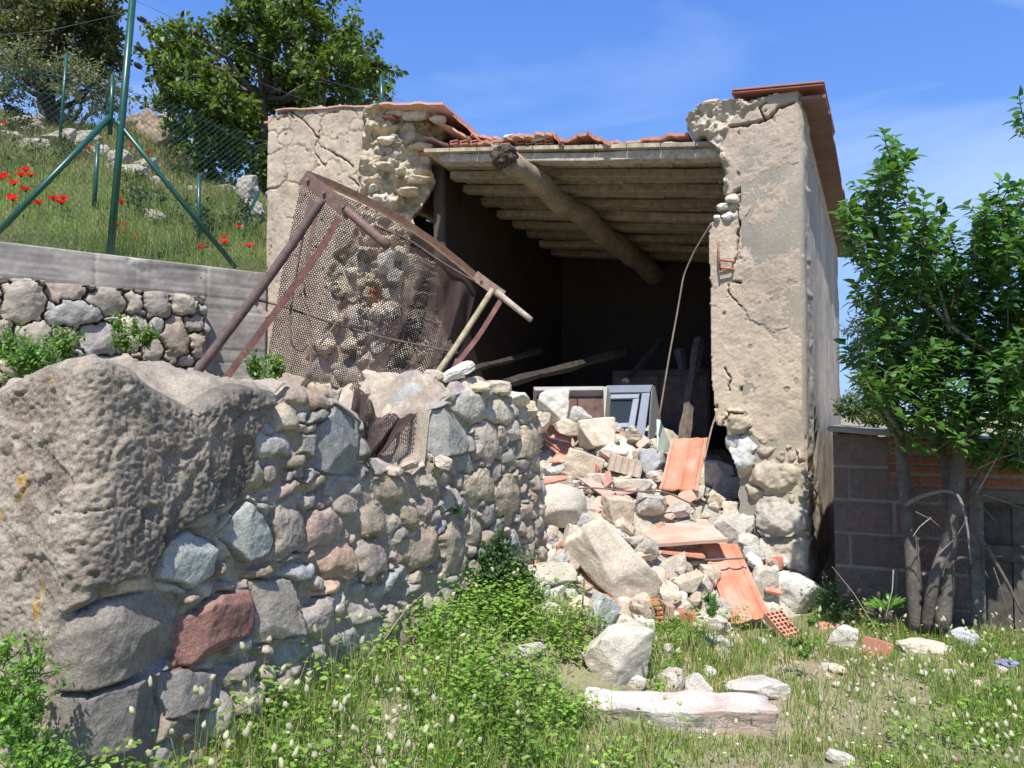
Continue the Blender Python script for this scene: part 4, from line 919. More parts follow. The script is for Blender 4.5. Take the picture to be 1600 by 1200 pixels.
rub(966, 798, 46, 40, .1, (.53, .44, .33), 'square tan stone above the flat pale tile', sq=.9, cuts=2, seed=20)
rub(1020, 790, 50, 36, .15, (.42, .39, .34), 'broken grey brown stone below the iron rod', sq=.6, seed=21)
rub(1062, 796, 36, 26, -.1, (.44, .39, .34), 'small brown stone below the upright roof tile', seed=22)
rub(1122, 742, 54, 40, .2, WHITE, 'whitish stone right of the upright roof tile', seed=23, sq=.4)
rub(1145, 764, 58, 34, 0, (.50, .47, .41), 'wide pale stone against the foot of the pillar', seed=24)
rub(1150, 798, 44, 28, .1, CREAM, 'cream stone beside the foundation of the pillar', seed=25)
rub(960, 887, 156, 76, .80, (.62, .54, .43), 'large slanting block with a shaded hollow in the centre of the heap', sq=.85, cuts=6, seed=29, thick=.9, yaw=.1, rough=.05)
rub(893, 848, 28, 54, .05, (.50, .45, .36), 'narrow upright stone touching the big slanting block', seed=31)
rub(852, 905, 98, 40, -.12, (.46, .43, .33), 'long flat stone at the left foot of the heap', sq=.8, cuts=4, seed=34, thick=1.4)
rub(942, 960, 46, 50, .6, (.43, .44, .43), 'blue grey stone in front of the big slanting block', sq=.7, cuts=7, seed=35)
rub(868, 931, 38, 20, -.4, WHITE, 'small white stone right of the green bush', seed=36)
rub(852, 957, 56, 30, .1, (.57, .51, .43), 'pale stone at the left front corner of the heap', seed=37)
rub(906, 958, 42, 46, .2, TAN, 'rough tan stone left of the blue grey stone', seed=38, rough=.08)
rub(1041, 929, 46, 28, .05, CREAM, 'flat cream stone carrying a small chip of red tile', sq=.8, seed=39)
rub(1079, 912, 50, 28, -.4, (.50, .44, .33), 'slanting tan stone under the dark gap of the heap', sq=.8, seed=40)
rub(960, 1031, 114, 88, 0, (.62, .56, .46), 'big squared boulder standing alone in the grass before the heap', sq=.85, cuts=6, seed=41, thick=.85, yaw=.35, lift=.45, rough=.04)
rub(972, 974, 50, 24, 0, CREAM, 'low cream stone just behind the big squared boulder', seed=42)
rub(1113, 978, 54, 44, .2, (.53, .48, .41), 'crumbly lump of mortar beside the lower end of the long tile', seed=43, rough=.10)
rub(1005, 980, 40, 22, 0, WHITE, 'small whitish stone left of the red ribbed bricks', seed=44)
rub(1197, 912, 42, 50, .3, (.50, .46, .38), 'rounded stone right of the long tile', sq=.3, cuts=4, seed=45)
rub(1245, 932, 72, 66, .5, WHITE, 'large creamy white stone at the foot of the pillar', sq=.6, cuts=6, seed=46)
rub(1180, 866, 36, 26, 0, GREY, 'small grey stone in the corner of the pillar foundation', seed=47)
rub(1150, 826, 68, 54, -.6, (.47, .44, .38), 'rough grey mortar block right of the flat pale tile', seed=48, rough=.09)
rub(1170, 852, 34, 34, .3, (.49, .46, .40), 'grey stone under the rough mortar block', seed=49)
rub(1085, 770, 48, 26, .1, (.52, .47, .40), 'pale stone directly under the upright roof tile', seed=50)
rub(990, 760, 60, 26, .1, (.52, .47, .38), 'flat cream stone in the middle above the iron rod', seed=51)
rub(935, 752, 46, 24, 0, (.50, .45, .37), 'stone peeping out over the curved pink tile', seed=52)
rub(1110, 900, 36, 30, .2, TAN, 'tan stone in the shade behind the long tile', seed=53)
rub(1010, 860, 40, 34, .1, (.40, .36, .30), 'brown stone in the dark gap under the tiles', seed=54)
rub(905, 805, 30, 36, 0, GREY, 'grey stone wedged right of the big round boulder', seed=55)
rub(1440, 1014, 78, 26, .1, CREAM, 'long cream stone lying in the grass before the shed', sq=.6, seed=56, thick=1.6)
rub(1506, 998, 50, 30, .3, (.53, .54, .55), 'bluish white stone in the grass before the shed door', seed=57)
rub(1386, 962, 46, 18, 0, WHITE, 'small flat white stone under the leafy rosette', seed=58)
rub(1322, 1000, 54, 38, .2, WHITE, 'whitish stone between the hollow brick and the ribbed brick chunk', seed=59)
rub(1190, 1083, 100, 36, .05, (.54, .50, .44), 'broad mortar slab in the grass behind the concrete beam', seed=60, rough=.08, thick=1.6)
rub(1092, 1074, 46, 34, .1, (.56, .52, .46), 'small mortar lump behind the concrete beam', seed=61, rough=.09)
rub(1315, 1190, 42, 24, .2, (.53, .49, .43), 'small stone in the grass at the bottom of the picture', seed=62)
rub(985, 1068, 50, 22, 0, (.52, .47, .40), 'flat stone half hidden at the foot of the big squared boulder', seed=63)
rub(822, 1022, 66, 24, -.1, (.50, .46, .40), 'flat pale stone half sunk in the weeds left of the boulder', seed=64)
rub(780, 1062, 34, 18, 0, (.54, .51, .46), 'little white stone in the weeds below the wall', seed=65)
# rocks on top of the wall end
TOPG = 'loose stones on the top of the garden wall end'
def onwall(px, py, w, h, rot, col, label, d, sq=.5, seed=1, cuts=7):
    c0 = P(px, py, d); sc = d/1200; rock(c0, (w*sc, max(w, h)*sc*.8, h*sc), (rot, .1, .4*math.sin(seed)), col, seed, 5, sq, cuts, .06, label=label, group=TOPG)
onwall(712, 580, 62, 20, -.45, WHITE, 'long white stone pointing up right on the wall top', 3.75, .7, 71)
onwall(738, 604, 66, 30, 0, (.56, .47, .33), 'ochre lump of mortar on the wall top', 3.8, .4, 72)
onwall(776, 606, 50, 26, .1, (.52, .46, .36), 'tan stone on the wall top beside the ochre lump', 4.0, .5, 73)
onwall(806, 622, 44, 30, .2, WHITE, 'pale stone near the far end of the wall top', 4.15, .5, 74)
onwall(822, 640, 38, 30, 0, (.56, .47, .34), 'ochre stone at the far end of the wall top', 4.3, .5, 75)
onwall(676, 590, 34, 26, .2, (.50, .43, .33), 'tan stone under the leaning bed leg', 3.7, .5, 76)
onwall(648, 600, 40, 30, .2, (.52, .45, .35), 'tan stone behind the lower part of the rusty mesh', 3.75, .5, 77)
onwall(684, 655, 56, 56, .3, (.58, .48, .35), 'tan crumbling block on the right of the wall gap', 3.62, .5, 78)
onwall(585, 600, 50, 40, .3, (.50, .44, .34), 'stone seen through the folds of the rusty mesh', 3.9, .5, 79)
onwall(610, 735, 40, 12, .1, (.50, .42, .32), 'thin flat stone lying in the gap of the wall', 3.15, .7, 80)
onwall(636, 728, 36, 14, -.3, (.56, .44, .34), 'pinkish chip lying in the gap of the wall', 3.22, .7, 81)
onwall(664, 706, 36, 30, 0, (.54, .46, .36), 'low stone at the right side of the wall gap', 3.42, .5, 82)
onwall(690, 722, 34, 22, .3, (.50, .43, .33), 'lowest stone under the big grey stone beside the wall gap', 3.36, .5, 84)
onwall(655, 680, 30, 26, -.3, (.60, .50, .37), 'ochre stone in the right flank of the wall gap', 3.55, .5, 85)
onwall(700, 548, 44, 24, .9, (.54, .49, .40), 'slanting pale stone beside the upper bed legs', 5.2, .5, 83)
# small rubble
rn = random.Random(11); npr = np.random.RandomState(9); cnt = 0
small = []
while cnt < 235:
    u, v = rn.uniform(0.05, 1.9), rn.uniform(-1.9, 0.35)
    p_ = B(u, v, 0); m_ = float(mound_z(p_[0], p_[1])); g_ = float(ground_z(p_[0], p_[1]))
    t = (p_[0]-FW0[0])*FWD[0]+(p_[1]-FW0[1])*FWD[1]; d = (p_[0]-FW0[0])*FWN[0]+(p_[1]-FW0[1])*FWN[1]
    if d < .05 and t < FWL: continue
    if m_-g_ < 0.02 and rn.random() > .12: continue
    if v > 0 and (u < .5): continue
    if clear((p_[0], p_[1], m_)): continue
    s = rn.choice([.035, .045, .05, .06, .08, .10, .12, .14])*rn.uniform(.8, 1.2)
    c_ = rn.choice([CREAM, TAN, GREY, WHITE, BRN, (.50, .45, .38), (.45, .40, .33)])
    rock(np.array([p_[0], p_[1], m_+s*.15-.05*min(1, max(0, m_-g_)/.15)]), (s*rn.uniform(.8, 1.4), s, s*rn.uniform(.5, .9)), (rn.uniform(-1, 1), rn.uniform(-.4, .4), rn.uniform(0, 3)), c_, 500+cnt, 3, rn.uniform(.4, .9), 9, .09, label='small broken stone in the rubble spilled from the open front of the building', group='small stones of the rubble heap')
    cnt += 1
for i in range(60):      # shards of tile
    u, v = rn.uniform(0.1, 1.75), rn.uniform(-1.75, .1); p_ = B(u, v, 0); m_ = float(mound_z(p_[0], p_[1])); g_ = float(ground_z(p_[0], p_[1]))
    t = (p_[0]-FW0[0])*FWD[0]+(p_[1]-FW0[1])*FWD[1]; d = (p_[0]-FW0[0])*FWN[0]+(p_[1]-FW0[1])*FWN[1]
    if (d < .05 and t < FWL) or m_-g_ < .03: continue
    if clear((p_[0], p_[1], m_)): continue
    s = rn.uniform(.04, .11)
    v_, f_ = rock_shape(1200+i, 3, .95, 5, .02); q_ = (v_*np.array([s*.6, .009, s*.45]))@eul(rn.uniform(-1, 1), rn.uniform(-.9, .9), rn.uniform(0, 3)).T+np.array([p_[0], p_[1]-.02, m_+.0])
    setp(mesh('tile_shard', q_, f_, M['tile'], col=np.array(rn.choice([(.54, .23, .15), (.57, .33, .25), (.50, .20, .13), (.56, .40, .32)])), smooth=False), 'small terracotta shard scattered in the rubble heap', 'tile shard', 'small tile shards of the rubble heap')
for i in range(34):      # scattered small ones on the grass side
    x = rn.uniform(1.1, 3.2); y = rn.uniform(3.7, 4.75); s = rn.uniform(.03, .07)
    u, v = uv_of(x, y)
    if v > -.1: continue
    rock(np.array([x, y, float(ground_z(x, y))+s*.25]), (s*1.3, s, s*.8), (0, 0, rn.uniform(0, 3)), rn.choice([CREAM, WHITE, (.55, .5, .45)]), 800+i, 3, .5, 6, .06, label='small pale stone scattered in the grass before the shed', group='small stones scattered in the grass')

# ---- concrete beam in the grass
pA, pB = P(896, 1112, 3.22), P(1215, 1122, 3.22)
ax = pB-pA; L = np.linalg.norm(ax); ax = ax/L; up = np.array([0, -.25, 1.]); up /= np.linalg.norm(up); dp = np.cross(up, ax); dp = dp if dp[1] > 0 else -dp
v, f = rock_shape(91, 5, .97, 0, .02); v = v.copy()
w = v*np.array([L/2, .075, .072]); w = w[:, 0:1]*ax+w[:, 1:2]*dp+w[:, 2:3]*up+(pA+pB)/2+np.array([0, .05, -.02])
w += 0.018*np.stack([fbm(w[:, 0]*9, w[:, 1]*9, w[:, 2]*9, seed=s, oct=4) for s in (1, 2, 3)], 1)
cl = np.tile([.54, .50, .44], (len(w), 1))*(1+.2*fbm(w[:, 0]*6, w[:, 1]*6, w[:, 2]*6, seed=5)[:, None]); pk = sst(fbm(w[:, 0]*5, w[:, 1]*5, w[:, 2]*5, seed=6)*2-.3)[:, None]; cl = cl*(1-pk*.5)+np.array([.52, .33, .27])*pk*.5
setp(mesh('concrete_beam', w, f, M['stone'], col=cl), 'long broken concrete beam with a pale top edge lying in the grass', 'beam')

# ================================================================== TILES AND BRICKS
TG = 'broken terracotta roof tiles in the rubble'
def ground_d(px, py): return pix_ground(px, py)[1]
def tile4(c, ds, th=.014, col=TC, prof='ribs', label='', name='roof_tile', rag=0.0, seed=1, stain=0.3, group=TG, n=40):
    """c: four picture corners (top left, top right, bottom right, bottom left), ds: their distances"""
    Q = [P(c[i][0], c[i][1], ds[i]) for i in range(4)]
    N = np.cross(Q[1]-Q[0], Q[3]-Q[0]); N /= np.linalg.norm(N); N = N if np.dot(N, EYE-Q[0]) > 0 else -N
    a, b = np.meshgrid(np.linspace(0, 1, n), np.linspace(0, 1, n), indexing='ij')
    wob = rag*fbm(b*6+seed, b*0+seed, seed=seed, oct=3); wob2 = rag*fbm(a*6+seed, a*0, seed=seed+1, oct=3)
    A = np.clip(a, 0, 1)+wob*(2*a-1); Bb = b+wob2*(2*b-1)
    pt_ = (1-A)[..., None]*(1-Bb)[..., None]*Q[0]+A[..., None]*(1-Bb)[..., None]*Q[1]+A[..., None]*Bb[..., None]*Q[2]+(1-A)[..., None]*Bb[..., None]*Q[3]
    if prof == 'ribs':
        h = .010*sst((a-.02)/.04)*0+0.012*np.exp(-((a-.07)/.03)**2)+.012*np.exp(-((a-.5)/.05)**2)+.016*np.exp(-((a-.86)/.035)**2)+.008*np.exp(-((a-.96)/.02)**2)-.006*np.exp(-((a-.28)/.12)**2)-.006*np.exp(-((a-.68)/.10)**2)
        h = h*sst(b/.05)*.9+.006*np.exp(-((b-.97)/.02)**2)
    elif prof == 'lines': h = .0018*np.sin(b*math.pi*2*9)
    else: h = 0*a
    pt_ = pt_+(h+.0008*vn(a*30, b*30, seed=seed))[..., None]*N
    v = pt_.reshape(-1, 3)
    s_ = sst(.5+fbm(a*3+seed, b*4, seed=seed+7, oct=4))[..., None]*stain
    cc = np.asarray(col)*(1-s_)+np.array([.56, .50, .43])*s_
    f = grid_faces(n, n)
    if np.dot(np.cross(Q[1]-Q[0], Q[3]-Q[0]), EYE-Q[0]) < 0: f = f[:, ::-1]
    v, f, cc = add_skirt(v, f, cc.reshape(-1, 3), -N*th, 1, 0)
    m_ = len(v)-1; nb = n*n
    q = (v[:nb]-N*th); f2 = grid_faces(n, n)[:, ::-1]+len(v) if True else None
    v = np.concatenate([v, q]); cc = np.concatenate([cc, cc[:nb]]); f = np.concatenate([f, f2])
    o = mesh(name, v, f, M['tile'], col=cc, smooth=True)
    m2 = o.modifiers.new('edge', 'EDGE_SPLIT'); m2.split_angle = math.radians(40)
    return setp(o, label, 'roof tile', group)
gd = ground_d
d = gd(1065, 765)
tile4([(1049, 686), (1106, 683), (1091, 768), (1030, 764)], [d+.16, d+.12, d-.06, d-.06], label='upright terracotta roof tile with a broken corner, standing on the heap', col=(.54, .235, .145), seed=2, rag=.012, stain=.3)
d = gd(1050, 848)
tile4([(970, 808), (1104, 811), (1138, 842), (1026, 850)], [d+.36, d+.34, d-.06, d-.08], th=.022, prof='lines', label='flat pale pink ribbed tile lying like a table on the heap', col=(.55, .34, .26), seed=3, stain=.65, rag=.015)
tile4([(973, 846), (1092, 858), (1102, 869), (976, 854)], [d+.14, d+.1, d-.08, d-.08], th=.016, prof='flat', label='tile wedged under the flat pale tile above the dark gap', col=(.55, .23, .14), seed=4)
d0_ = gd(1150, 960)
tile4([(1093, 848), (1152, 850), (1204, 962), (1144, 976)], [d0_+.38, d0_+.36, d0_-.08, d0_-.08], label='long terracotta roof tile sliding down the front of the heap to the grass', col=(.56, .22, .135), seed=5, stain=.30, rag=.006)
d = gd(885, 705)
tile4([(851, 662), (893, 672), (890, 690), (858, 682)], [d+.12, d+.12, d, d], prof='lines', label='top tile of the small broken stack at the upper left of the heap', col=(.55, .27, .18), seed=6, stain=.4, rag=.03)
tile4([(889, 676), (912, 658), (918, 664), (898, 690)], [d+.1, d+.1, d+.03, d], prof='flat', label='red curved sliver standing beside the cream stone', col=(.55, .19, .12), seed=7, stain=.05, rag=.02)
tile4([(886, 686), (902, 708), (882, 722), (858, 722)], [d+.08, d+.02, d-.03, d-.03], prof='lines', label='tile fragment facing the viewer below the small broken stack', col=(.56, .27, .18), seed=8, stain=.5, rag=.03)
for i, (a_, b2) in enumerate([((852, 680), (876, 698)), ((854, 688), (874, 704))]):
    tile4([a_, b2, (b2[0]-1, b2[1]+5), (a_[0], a_[1]+5)], [d+.1, d+.02, d+.0, d+.06], th=.012, prof='flat', label=['second tile edge from the top in the small broken stack', 'lowest tile edge in the small broken stack'][i], col=(.50, .21, .14), seed=9+i)
d = gd(940, 775)
tile4([(902, 746), (925, 748), (962, 770), (948, 778)], [d+.1, d+.1, d, d], prof='flat', label='curved pink tile with a pale edge below the flat tan slab', col=(.56, .32, .25), seed=12, stain=.4)
tile4([(938, 745), (952, 733), (956, 752), (945, 762)], [d+.1, d+.1, d+.02, d+.02], prof='lines', label='small ribbed tile piece beside the flat tan slab', col=(.50, .25, .18), seed=13)
tile4([(838, 752), (880, 742), (884, 748), (842, 758)], [d+.05]*2+[d]*2, prof='flat', label='thin red tile fragment lying above the big round boulder', col=(.56, .22, .14), seed=14, rag=.03)
tile4([(957, 768), (1000, 758), (992, 766), (960, 774)], [d+.1, d+.1, d, d], prof='flat', label='thin pink tile chip just over the iron rod', col=(.56, .33, .26), seed=141, rag=.03)
d = gd(832, 884)
tile4([(829, 843), (840, 845), (838, 886), (822, 886)], [d+.08, d+.08, d, d], prof='lines', label='narrow upright tile strip between the wall end and the heap', col=(.55, .22, .14), seed=15, stain=.1)
tile4([(806, 878), (822, 866), (823, 892), (809, 890)], [d, d+.02, d-.02, d-.04], prof='flat', label='orange tile corner behind the green bush', col=(.56, .24, .15), seed=16)
d = gd(900, 985)
tile4([(880, 972), (912, 964), (919, 986), (897, 992)], [d+.08, d+.08, d, d], prof='flat', label='orange tile fragment at the lower left of the heap', col=(.57, .26, .17), seed=17, rag=.03)
tile4([(894, 712), (905, 706), (908, 716), (898, 718)], [gd(900, 715)]*4, prof='flat', label='tiny red tile chip near the flat tan slab', col=(.56, .2, .13), seed=18)
d = gd(1038, 915)
tile4([(1026, 911), (1044, 913), (1046, 921), (1030, 920)], [d+.03, d+.03, d-.01, d-.01], prof='flat', label='small red tile chip resting on the flat cream stone', col=(.55, .23, .15), seed=19, rag=.04)
d = gd(1215, 950)
tile4([(1190, 908), (1216, 912), (1222, 928), (1196, 922)], [d+.1, d+.1, d, d], prof='flat', label='red tile corner between the rounded and the white stone', col=(.55, .22, .14), seed=20)
d = gd(1290, 985)
tile4([(1276, 968), (1326, 978), (1312, 994), (1284, 984)], [d+.07, d+.06, d, d], prof='flat', label='orange tile piece near the hollow brick and the shed', col=(.56, .24, .15), seed=21, rag=.03)
d = gd(1060, 1030)
tile4([(1044, 1018), (1078, 1018), (1080, 1032), (1048, 1026)], [d+.07, d+.06, d, d], prof='flat', label='pinkish tile fragment in the grass right of the squared boulder', col=(.58, .36, .28), seed=22, rag=.03, stain=.5)
d = gd(1120, 1072)
tile4([(1108, 1062), (1150, 1052), (1158, 1060), (1112, 1074)], [d+.07, d+.06, d, d], prof='flat', label='orange tile fragment in the grass behind the concrete beam', col=(.57, .28, .19), seed=23, rag=.03, stain=.4)
d = gd(870, 1108)
tile4([(857, 1098), (892, 1102), (888, 1112), (862, 1110)], [d+.05, d+.05, d, d], prof='flat', label='red tile chip in the grass at the left end of the beam', col=(.55, .24, .16), seed=24, rag=.03)
# bricks
BG = 'broken bricks in the rubble'
def brickr(px, py, w, h, rot, label, ribs='h', col=(.50, .20, .12), depth=.08, yaw=0.0, holes=0):
    d = gd(px, py+h*.45); sc = d/1200; mb = MB(); Wd, Hh = w*sc, h*sc
    Rm = eul(rot, 0, yaw); c0 = P(px, py, d)+np.array([0, depth*.4, 0])
    def bx(x0, x1, y0, y1, z0, z1, c=col):
        p_ = np.array([[x0, y0, z0], [x1, y0, z0], [x1, y1, z0], [x0, y1, z0], [x0, y0, z1], [x1, y0, z1], [x1, y1, z1], [x0, y1, z1]]); mb.box8(p_@Rm.T+c0, c)
    bx(-Wd/2, Wd/2, -depth/2+.006, depth/2, -Hh/2, Hh/2, np.array(col)*.9)
    nr = 5
    for k_ in range(nr):
        if ribs == 'h': z = -Hh/2+Hh*(k_+.15)/nr; bx(-Wd/2-.001, Wd/2+.001, -depth/2-.003, depth/2-.01, z, z+Hh*.6/nr)
        else: x = -Wd/2+Wd*(k_+.15)/nr; bx(x, x+Wd*.6/nr, -depth/2-.003, depth/2-.01, -Hh/2-.001, Hh/2+.001)
    o = mb.build('brick', M['tile'], smooth=False); bev(o, .003, 2); return setp(o, label, 'brick', BG)
brickr(1022, 958, 26, 36, -.1, 'ribbed red brick chunk standing in the grass, left of two')
brickr(1070, 970, 32, 24, .1, 'ribbed red brick chunk standing in the grass, right of two', 'v')
brickr(1046, 966, 14, 38, .1, 'thin upright brick sliver between the two ribbed chunks', 'v', (.50, .36, .29))
brickr(978, 728, 52, 26, .25, 'mortar covered brick lying next to the flat tan slab', 'v', (.54, .44, .35), .10)
brickr(1375, 1016, 40, 26, .3, 'ribbed brick chunk with mortar in the grass before the shed', 'v', (.50, .24, .16), .08, .4)
def hollow(c, ds, th, nx, ny, label, col):
    Q = [P(c[i][0], c[i][1], ds[i]) for i in range(4)]
    N = np.cross(Q[1]-Q[0], Q[3]-Q[0]); N /= np.linalg.norm(N); N = N if np.dot(N, EYE-Q[0]) > 0 else -N
    n = 8; g1 = np.arange(nx*n+1); g2 = np.arange(ny*n+1); a, b = np.meshgrid(g1/(nx*n), g2/(ny*n), indexing='ij')
    pt_ = (1-a)[..., None]*(1-b)[..., None]*Q[0]+a[..., None]*(1-b)[..., None]*Q[1]+a[..., None]*b[..., None]*Q[2]+(1-a)[..., None]*b[..., None]*Q[3]
    fa = (g1[:, None] % n)/n; fb = (g2[None, :] % n)/n
    hole = (np.hypot(fa-.5, fb-.5) < .33)
    pt_ = pt_-(hole*th*.8)[..., None]*N
    cc = np.where(hole[..., None], np.array(col)*.75, np.array(col))*(1+.15*vn(a*9, b*9, seed=4)[..., None])
    f = grid_faces(len(g1), len(g2))
    if np.dot(np.cross(Q[1]-Q[0], Q[3]-Q[0]), EYE-Q[0]) < 0: f = f[:, ::-1]
    v, f, cc = add_skirt(pt_.reshape(-1, 3), f, cc.reshape(-1, 3), -N*th, 1, 0, cback=(.50, .42, .35))
    return setp(mesh('hollow_brick', v, f, M['tile'], col=cc, smooth=False), label, 'brick', BG)
d = gd(1235, 1005)
hollow([(1195, 958), (1222, 953), (1262, 1003), (1240, 1010)], [d+.16, d+.18, d+.0, d-.03], .05, 4, 9, 'hollow brick with rows of square holes at the lower end of the long tile', (.56, .27, .18))
d = gd(1385, 985)
hollow([(1364, 966), (1390, 966), (1398, 984), (1368, 982)], [d+.05, d+.05, d, d], .05, 4, 2, 'small pink hollow brick with round holes lying in front of the leafy rosette', (.60, .40, .34))
# iron rods
def rod(pts, r, label, mat='rust', col=(.16, .12, .10), name='iron_rod', cat='rod', group=None):
    mb = MB(); q = np.array([P(*p_) for p_ in pts]); tq = np.linspace(0, len(q)-1, len(q)*6); q2 = np.stack([np.interp(tq, np.arange(len(q)), q[:, i]) for i in range(3)], 1)
    for _ in range(3): q2[1:-1] = (q2[:-2]+2*q2[1:-1]+q2[2:])/4
    mb.tube(q2, r, 7, col); return setp(mb.build(name, M[mat]), label, cat, group)
d = gd(960, 775)-.04
rod([(835, 772, d-.05), (880, 764, d-.09), (930, 762, d-.09), (985, 768, d-.08), (1040, 768, d-.06), (1090, 792, d+.02)], .0055, 'thin bent iron rod crossing the upper heap over the round boulder')
d = gd(1150, 900)
rod([(985, 872, d+.18), (1060, 876, d+.02), (1105, 875, d-.04), (1168, 872, d-.05)], .0065, 'straight iron rod lying across the long tile')
rod([(1112, 348, 5.25), (1085, 392, 5.35), (1068, 430, 5.4), (1058, 490, 5.4), (1045, 560, 5.35), (1030, 652, 5.3)], .0065, 'long thin rusty wire hanging from the ceiling edge into the window frame', col=(.22, .17, .13), name='hanging_wire', cat='wire')
rod([(1122, 640, 5.2), (1112, 668, 5.15), (1100, 720, 5.05)], .006, 'short thin rod leaning on the upright roof tile', col=(.3, .22, .16))
rod([(913, 905, gd(910, 985)-.05), (910, 950, gd(910, 985)-.05), (908, 988, gd(910, 985)-.03)], .004, 'thin vertical wire standing at the lower left of the heap', col=(.2, .15, .12))
# ================================================================== THINGS INSIDE THE BUILDING
def quadbox(c, ds, th, col, mb, ):
    Q = [P(c[i][0], c[i][1], ds[i]) for i in range(4)]; N = np.cross(Q[1]-Q[0], Q[3]-Q[0]); N /= np.linalg.norm(N); N = N if np.dot(N, EYE-Q[0]) > 0 else -N
    mb.box8([q-N*th for q in (Q[3], Q[2], Q[1], Q[0])]+[Q[3], Q[2], Q[1], Q[0]], col)
    return Q, N
cb = empty('cabinet', P(895, 690, 5.95), 'fallen brown wooden cabinet with a white top edge at the back of the heap', 'cabinet')
mb = MB(); quadbox([(838, 612), (901, 611), (905, 720), (842, 700)], [5.95, 5.95, 5.9, 5.9], .03, (.16, .10, .085), mb); mb.build('panel', M['wood'], cb, smooth=False)
mb = MB(); quadbox([(902.5, 611), (944, 610), (940, 720), (906, 720)], [5.95, 5.95, 5.9, 5.9], .03, (.17, .105, .09), mb); mb.build('panel', M['wood'], cb, smooth=False)
mb = MB(); quadbox([(833, 604), (944, 603), (945, 609), (836, 610)], [5.93, 5.93, 5.9, 5.9], .25, (.36, .34, .33), mb); bev(mb.build('top_edge', M['paint'], cb, smooth=False), .004)
mb = MB(); quadbox([(943, 605), (949, 603), (967, 650), (944, 664)], [5.88, 5.88, 6.15, 5.86], .02, (.50, .50, .42), mb); mb.build('side', M['paint'], cb, smooth=False)
wf = empty('window_frame', P(985, 700, 5.75), 'blue grey painted window standing tilted at the back of the heap', 'window')
FB = (.19, .22, .28)
def strip(c, ds, name, th=.045, col=FB, parent=None, mat='paint'):
    mb = MB(); quadbox(c, ds, th, col, mb); return bev(mb.build(name, M[mat], parent, smooth=False), .004)
D1, D2 = 5.98, 5.68
strip([(948, 602), (1021, 601), (1016, 613), (951, 614)], [D1, D1, D1-.02, D1-.02], 'top_rail', parent=wf)
strip([(1003, 614), (1016, 613), (1003, 712), (988, 712)], [D1-.02, D1-.02, D2-.02, D2-.02], 'stile', parent=wf)
sa = strip([(951, 616), (1000, 615), (998, 622), (954, 623)], [D1-.01, D1-.01, D1-.03, D1-.03], 'sash', parent=wf, th=.03, col=(.23, .265, .33))
strip([(989, 623), (999, 622), (984, 712), (973, 712)], [D1-.03, D1-.03, D2-.01, D2-.01], 'sash_stile', parent=sa, th=.03, col=(.23, .265, .33))
strip([(955, 661), (985, 660), (983, 667), (956, 668)], [D1-.14, D1-.14, D1-.16, D1-.16], 'glazing_bar', parent=sa, th=.03, col=(.25, .285, .35))
strip([(954, 623), (989, 623), (983, 661), (954, 662)], [D1+.0, D1+.0, D1-.13, D1-.13], 'pane', parent=wf, th=.006, col=(1, 1, 1), mat='glass')
strip([(956, 668), (982, 667), (975, 710), (956, 710)], [D1-.13, D1-.13, D2+.02, D2+.02], 'pane', parent=wf, th=.006, col=(1, 1, 1), mat='glass')
strip([(1018, 612), (1022, 601), (1031, 650), (1010, 712)], [D1-.02, D1, D1+.12, D2], 'side_board', parent=wf, th=.02, col=(.26, .27, .27))
mb = MB(); quadbox([(1026, 655), (1032, 656), (1052, 705), (1027, 705)], [5.42, 5.42, 5.55, 5.35], .012, (.50, .62, .52), mb)
setp(mb.build('board', M['paint'], smooth=False), 'thin pale green board with a white edge standing behind the upright tile', 'board')
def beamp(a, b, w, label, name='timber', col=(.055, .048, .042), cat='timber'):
    q0, q1 = P(*a), P(*b); mb = MB(); r_ = random.Random(int(a[0])); t = np.linspace(0, 1, 9); pts = q0+(q1-q0)*t[:, None]; pts[:, 2] += np.array([.005*math.sin(k*1.3+a[0]) for k in range(9)])
    mb.tube(pts, [w/2*(1+.15*math.sin(k*2.1)) for k in range(9)], 5, col); return setp(mb.build(name, M['wood'], smooth=False), label, cat, 'old timbers lying inside the building')
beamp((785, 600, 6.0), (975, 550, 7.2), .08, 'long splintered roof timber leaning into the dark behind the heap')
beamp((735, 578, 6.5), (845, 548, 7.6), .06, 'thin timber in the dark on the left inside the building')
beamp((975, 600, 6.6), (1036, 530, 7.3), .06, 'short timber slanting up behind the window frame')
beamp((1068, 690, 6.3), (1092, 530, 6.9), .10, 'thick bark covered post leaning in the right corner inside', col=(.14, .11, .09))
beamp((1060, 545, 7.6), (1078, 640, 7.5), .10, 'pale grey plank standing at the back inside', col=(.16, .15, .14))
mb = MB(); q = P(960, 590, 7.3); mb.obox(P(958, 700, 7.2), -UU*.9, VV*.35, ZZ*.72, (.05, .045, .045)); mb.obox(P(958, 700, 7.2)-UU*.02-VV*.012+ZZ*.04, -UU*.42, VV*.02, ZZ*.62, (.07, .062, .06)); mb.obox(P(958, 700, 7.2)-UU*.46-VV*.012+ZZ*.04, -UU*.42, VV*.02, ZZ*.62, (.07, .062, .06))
setp(mb.build('chest', M['wood'], smooth=False), 'dark wooden chest with two doors in the shadow inside the building', 'chest')
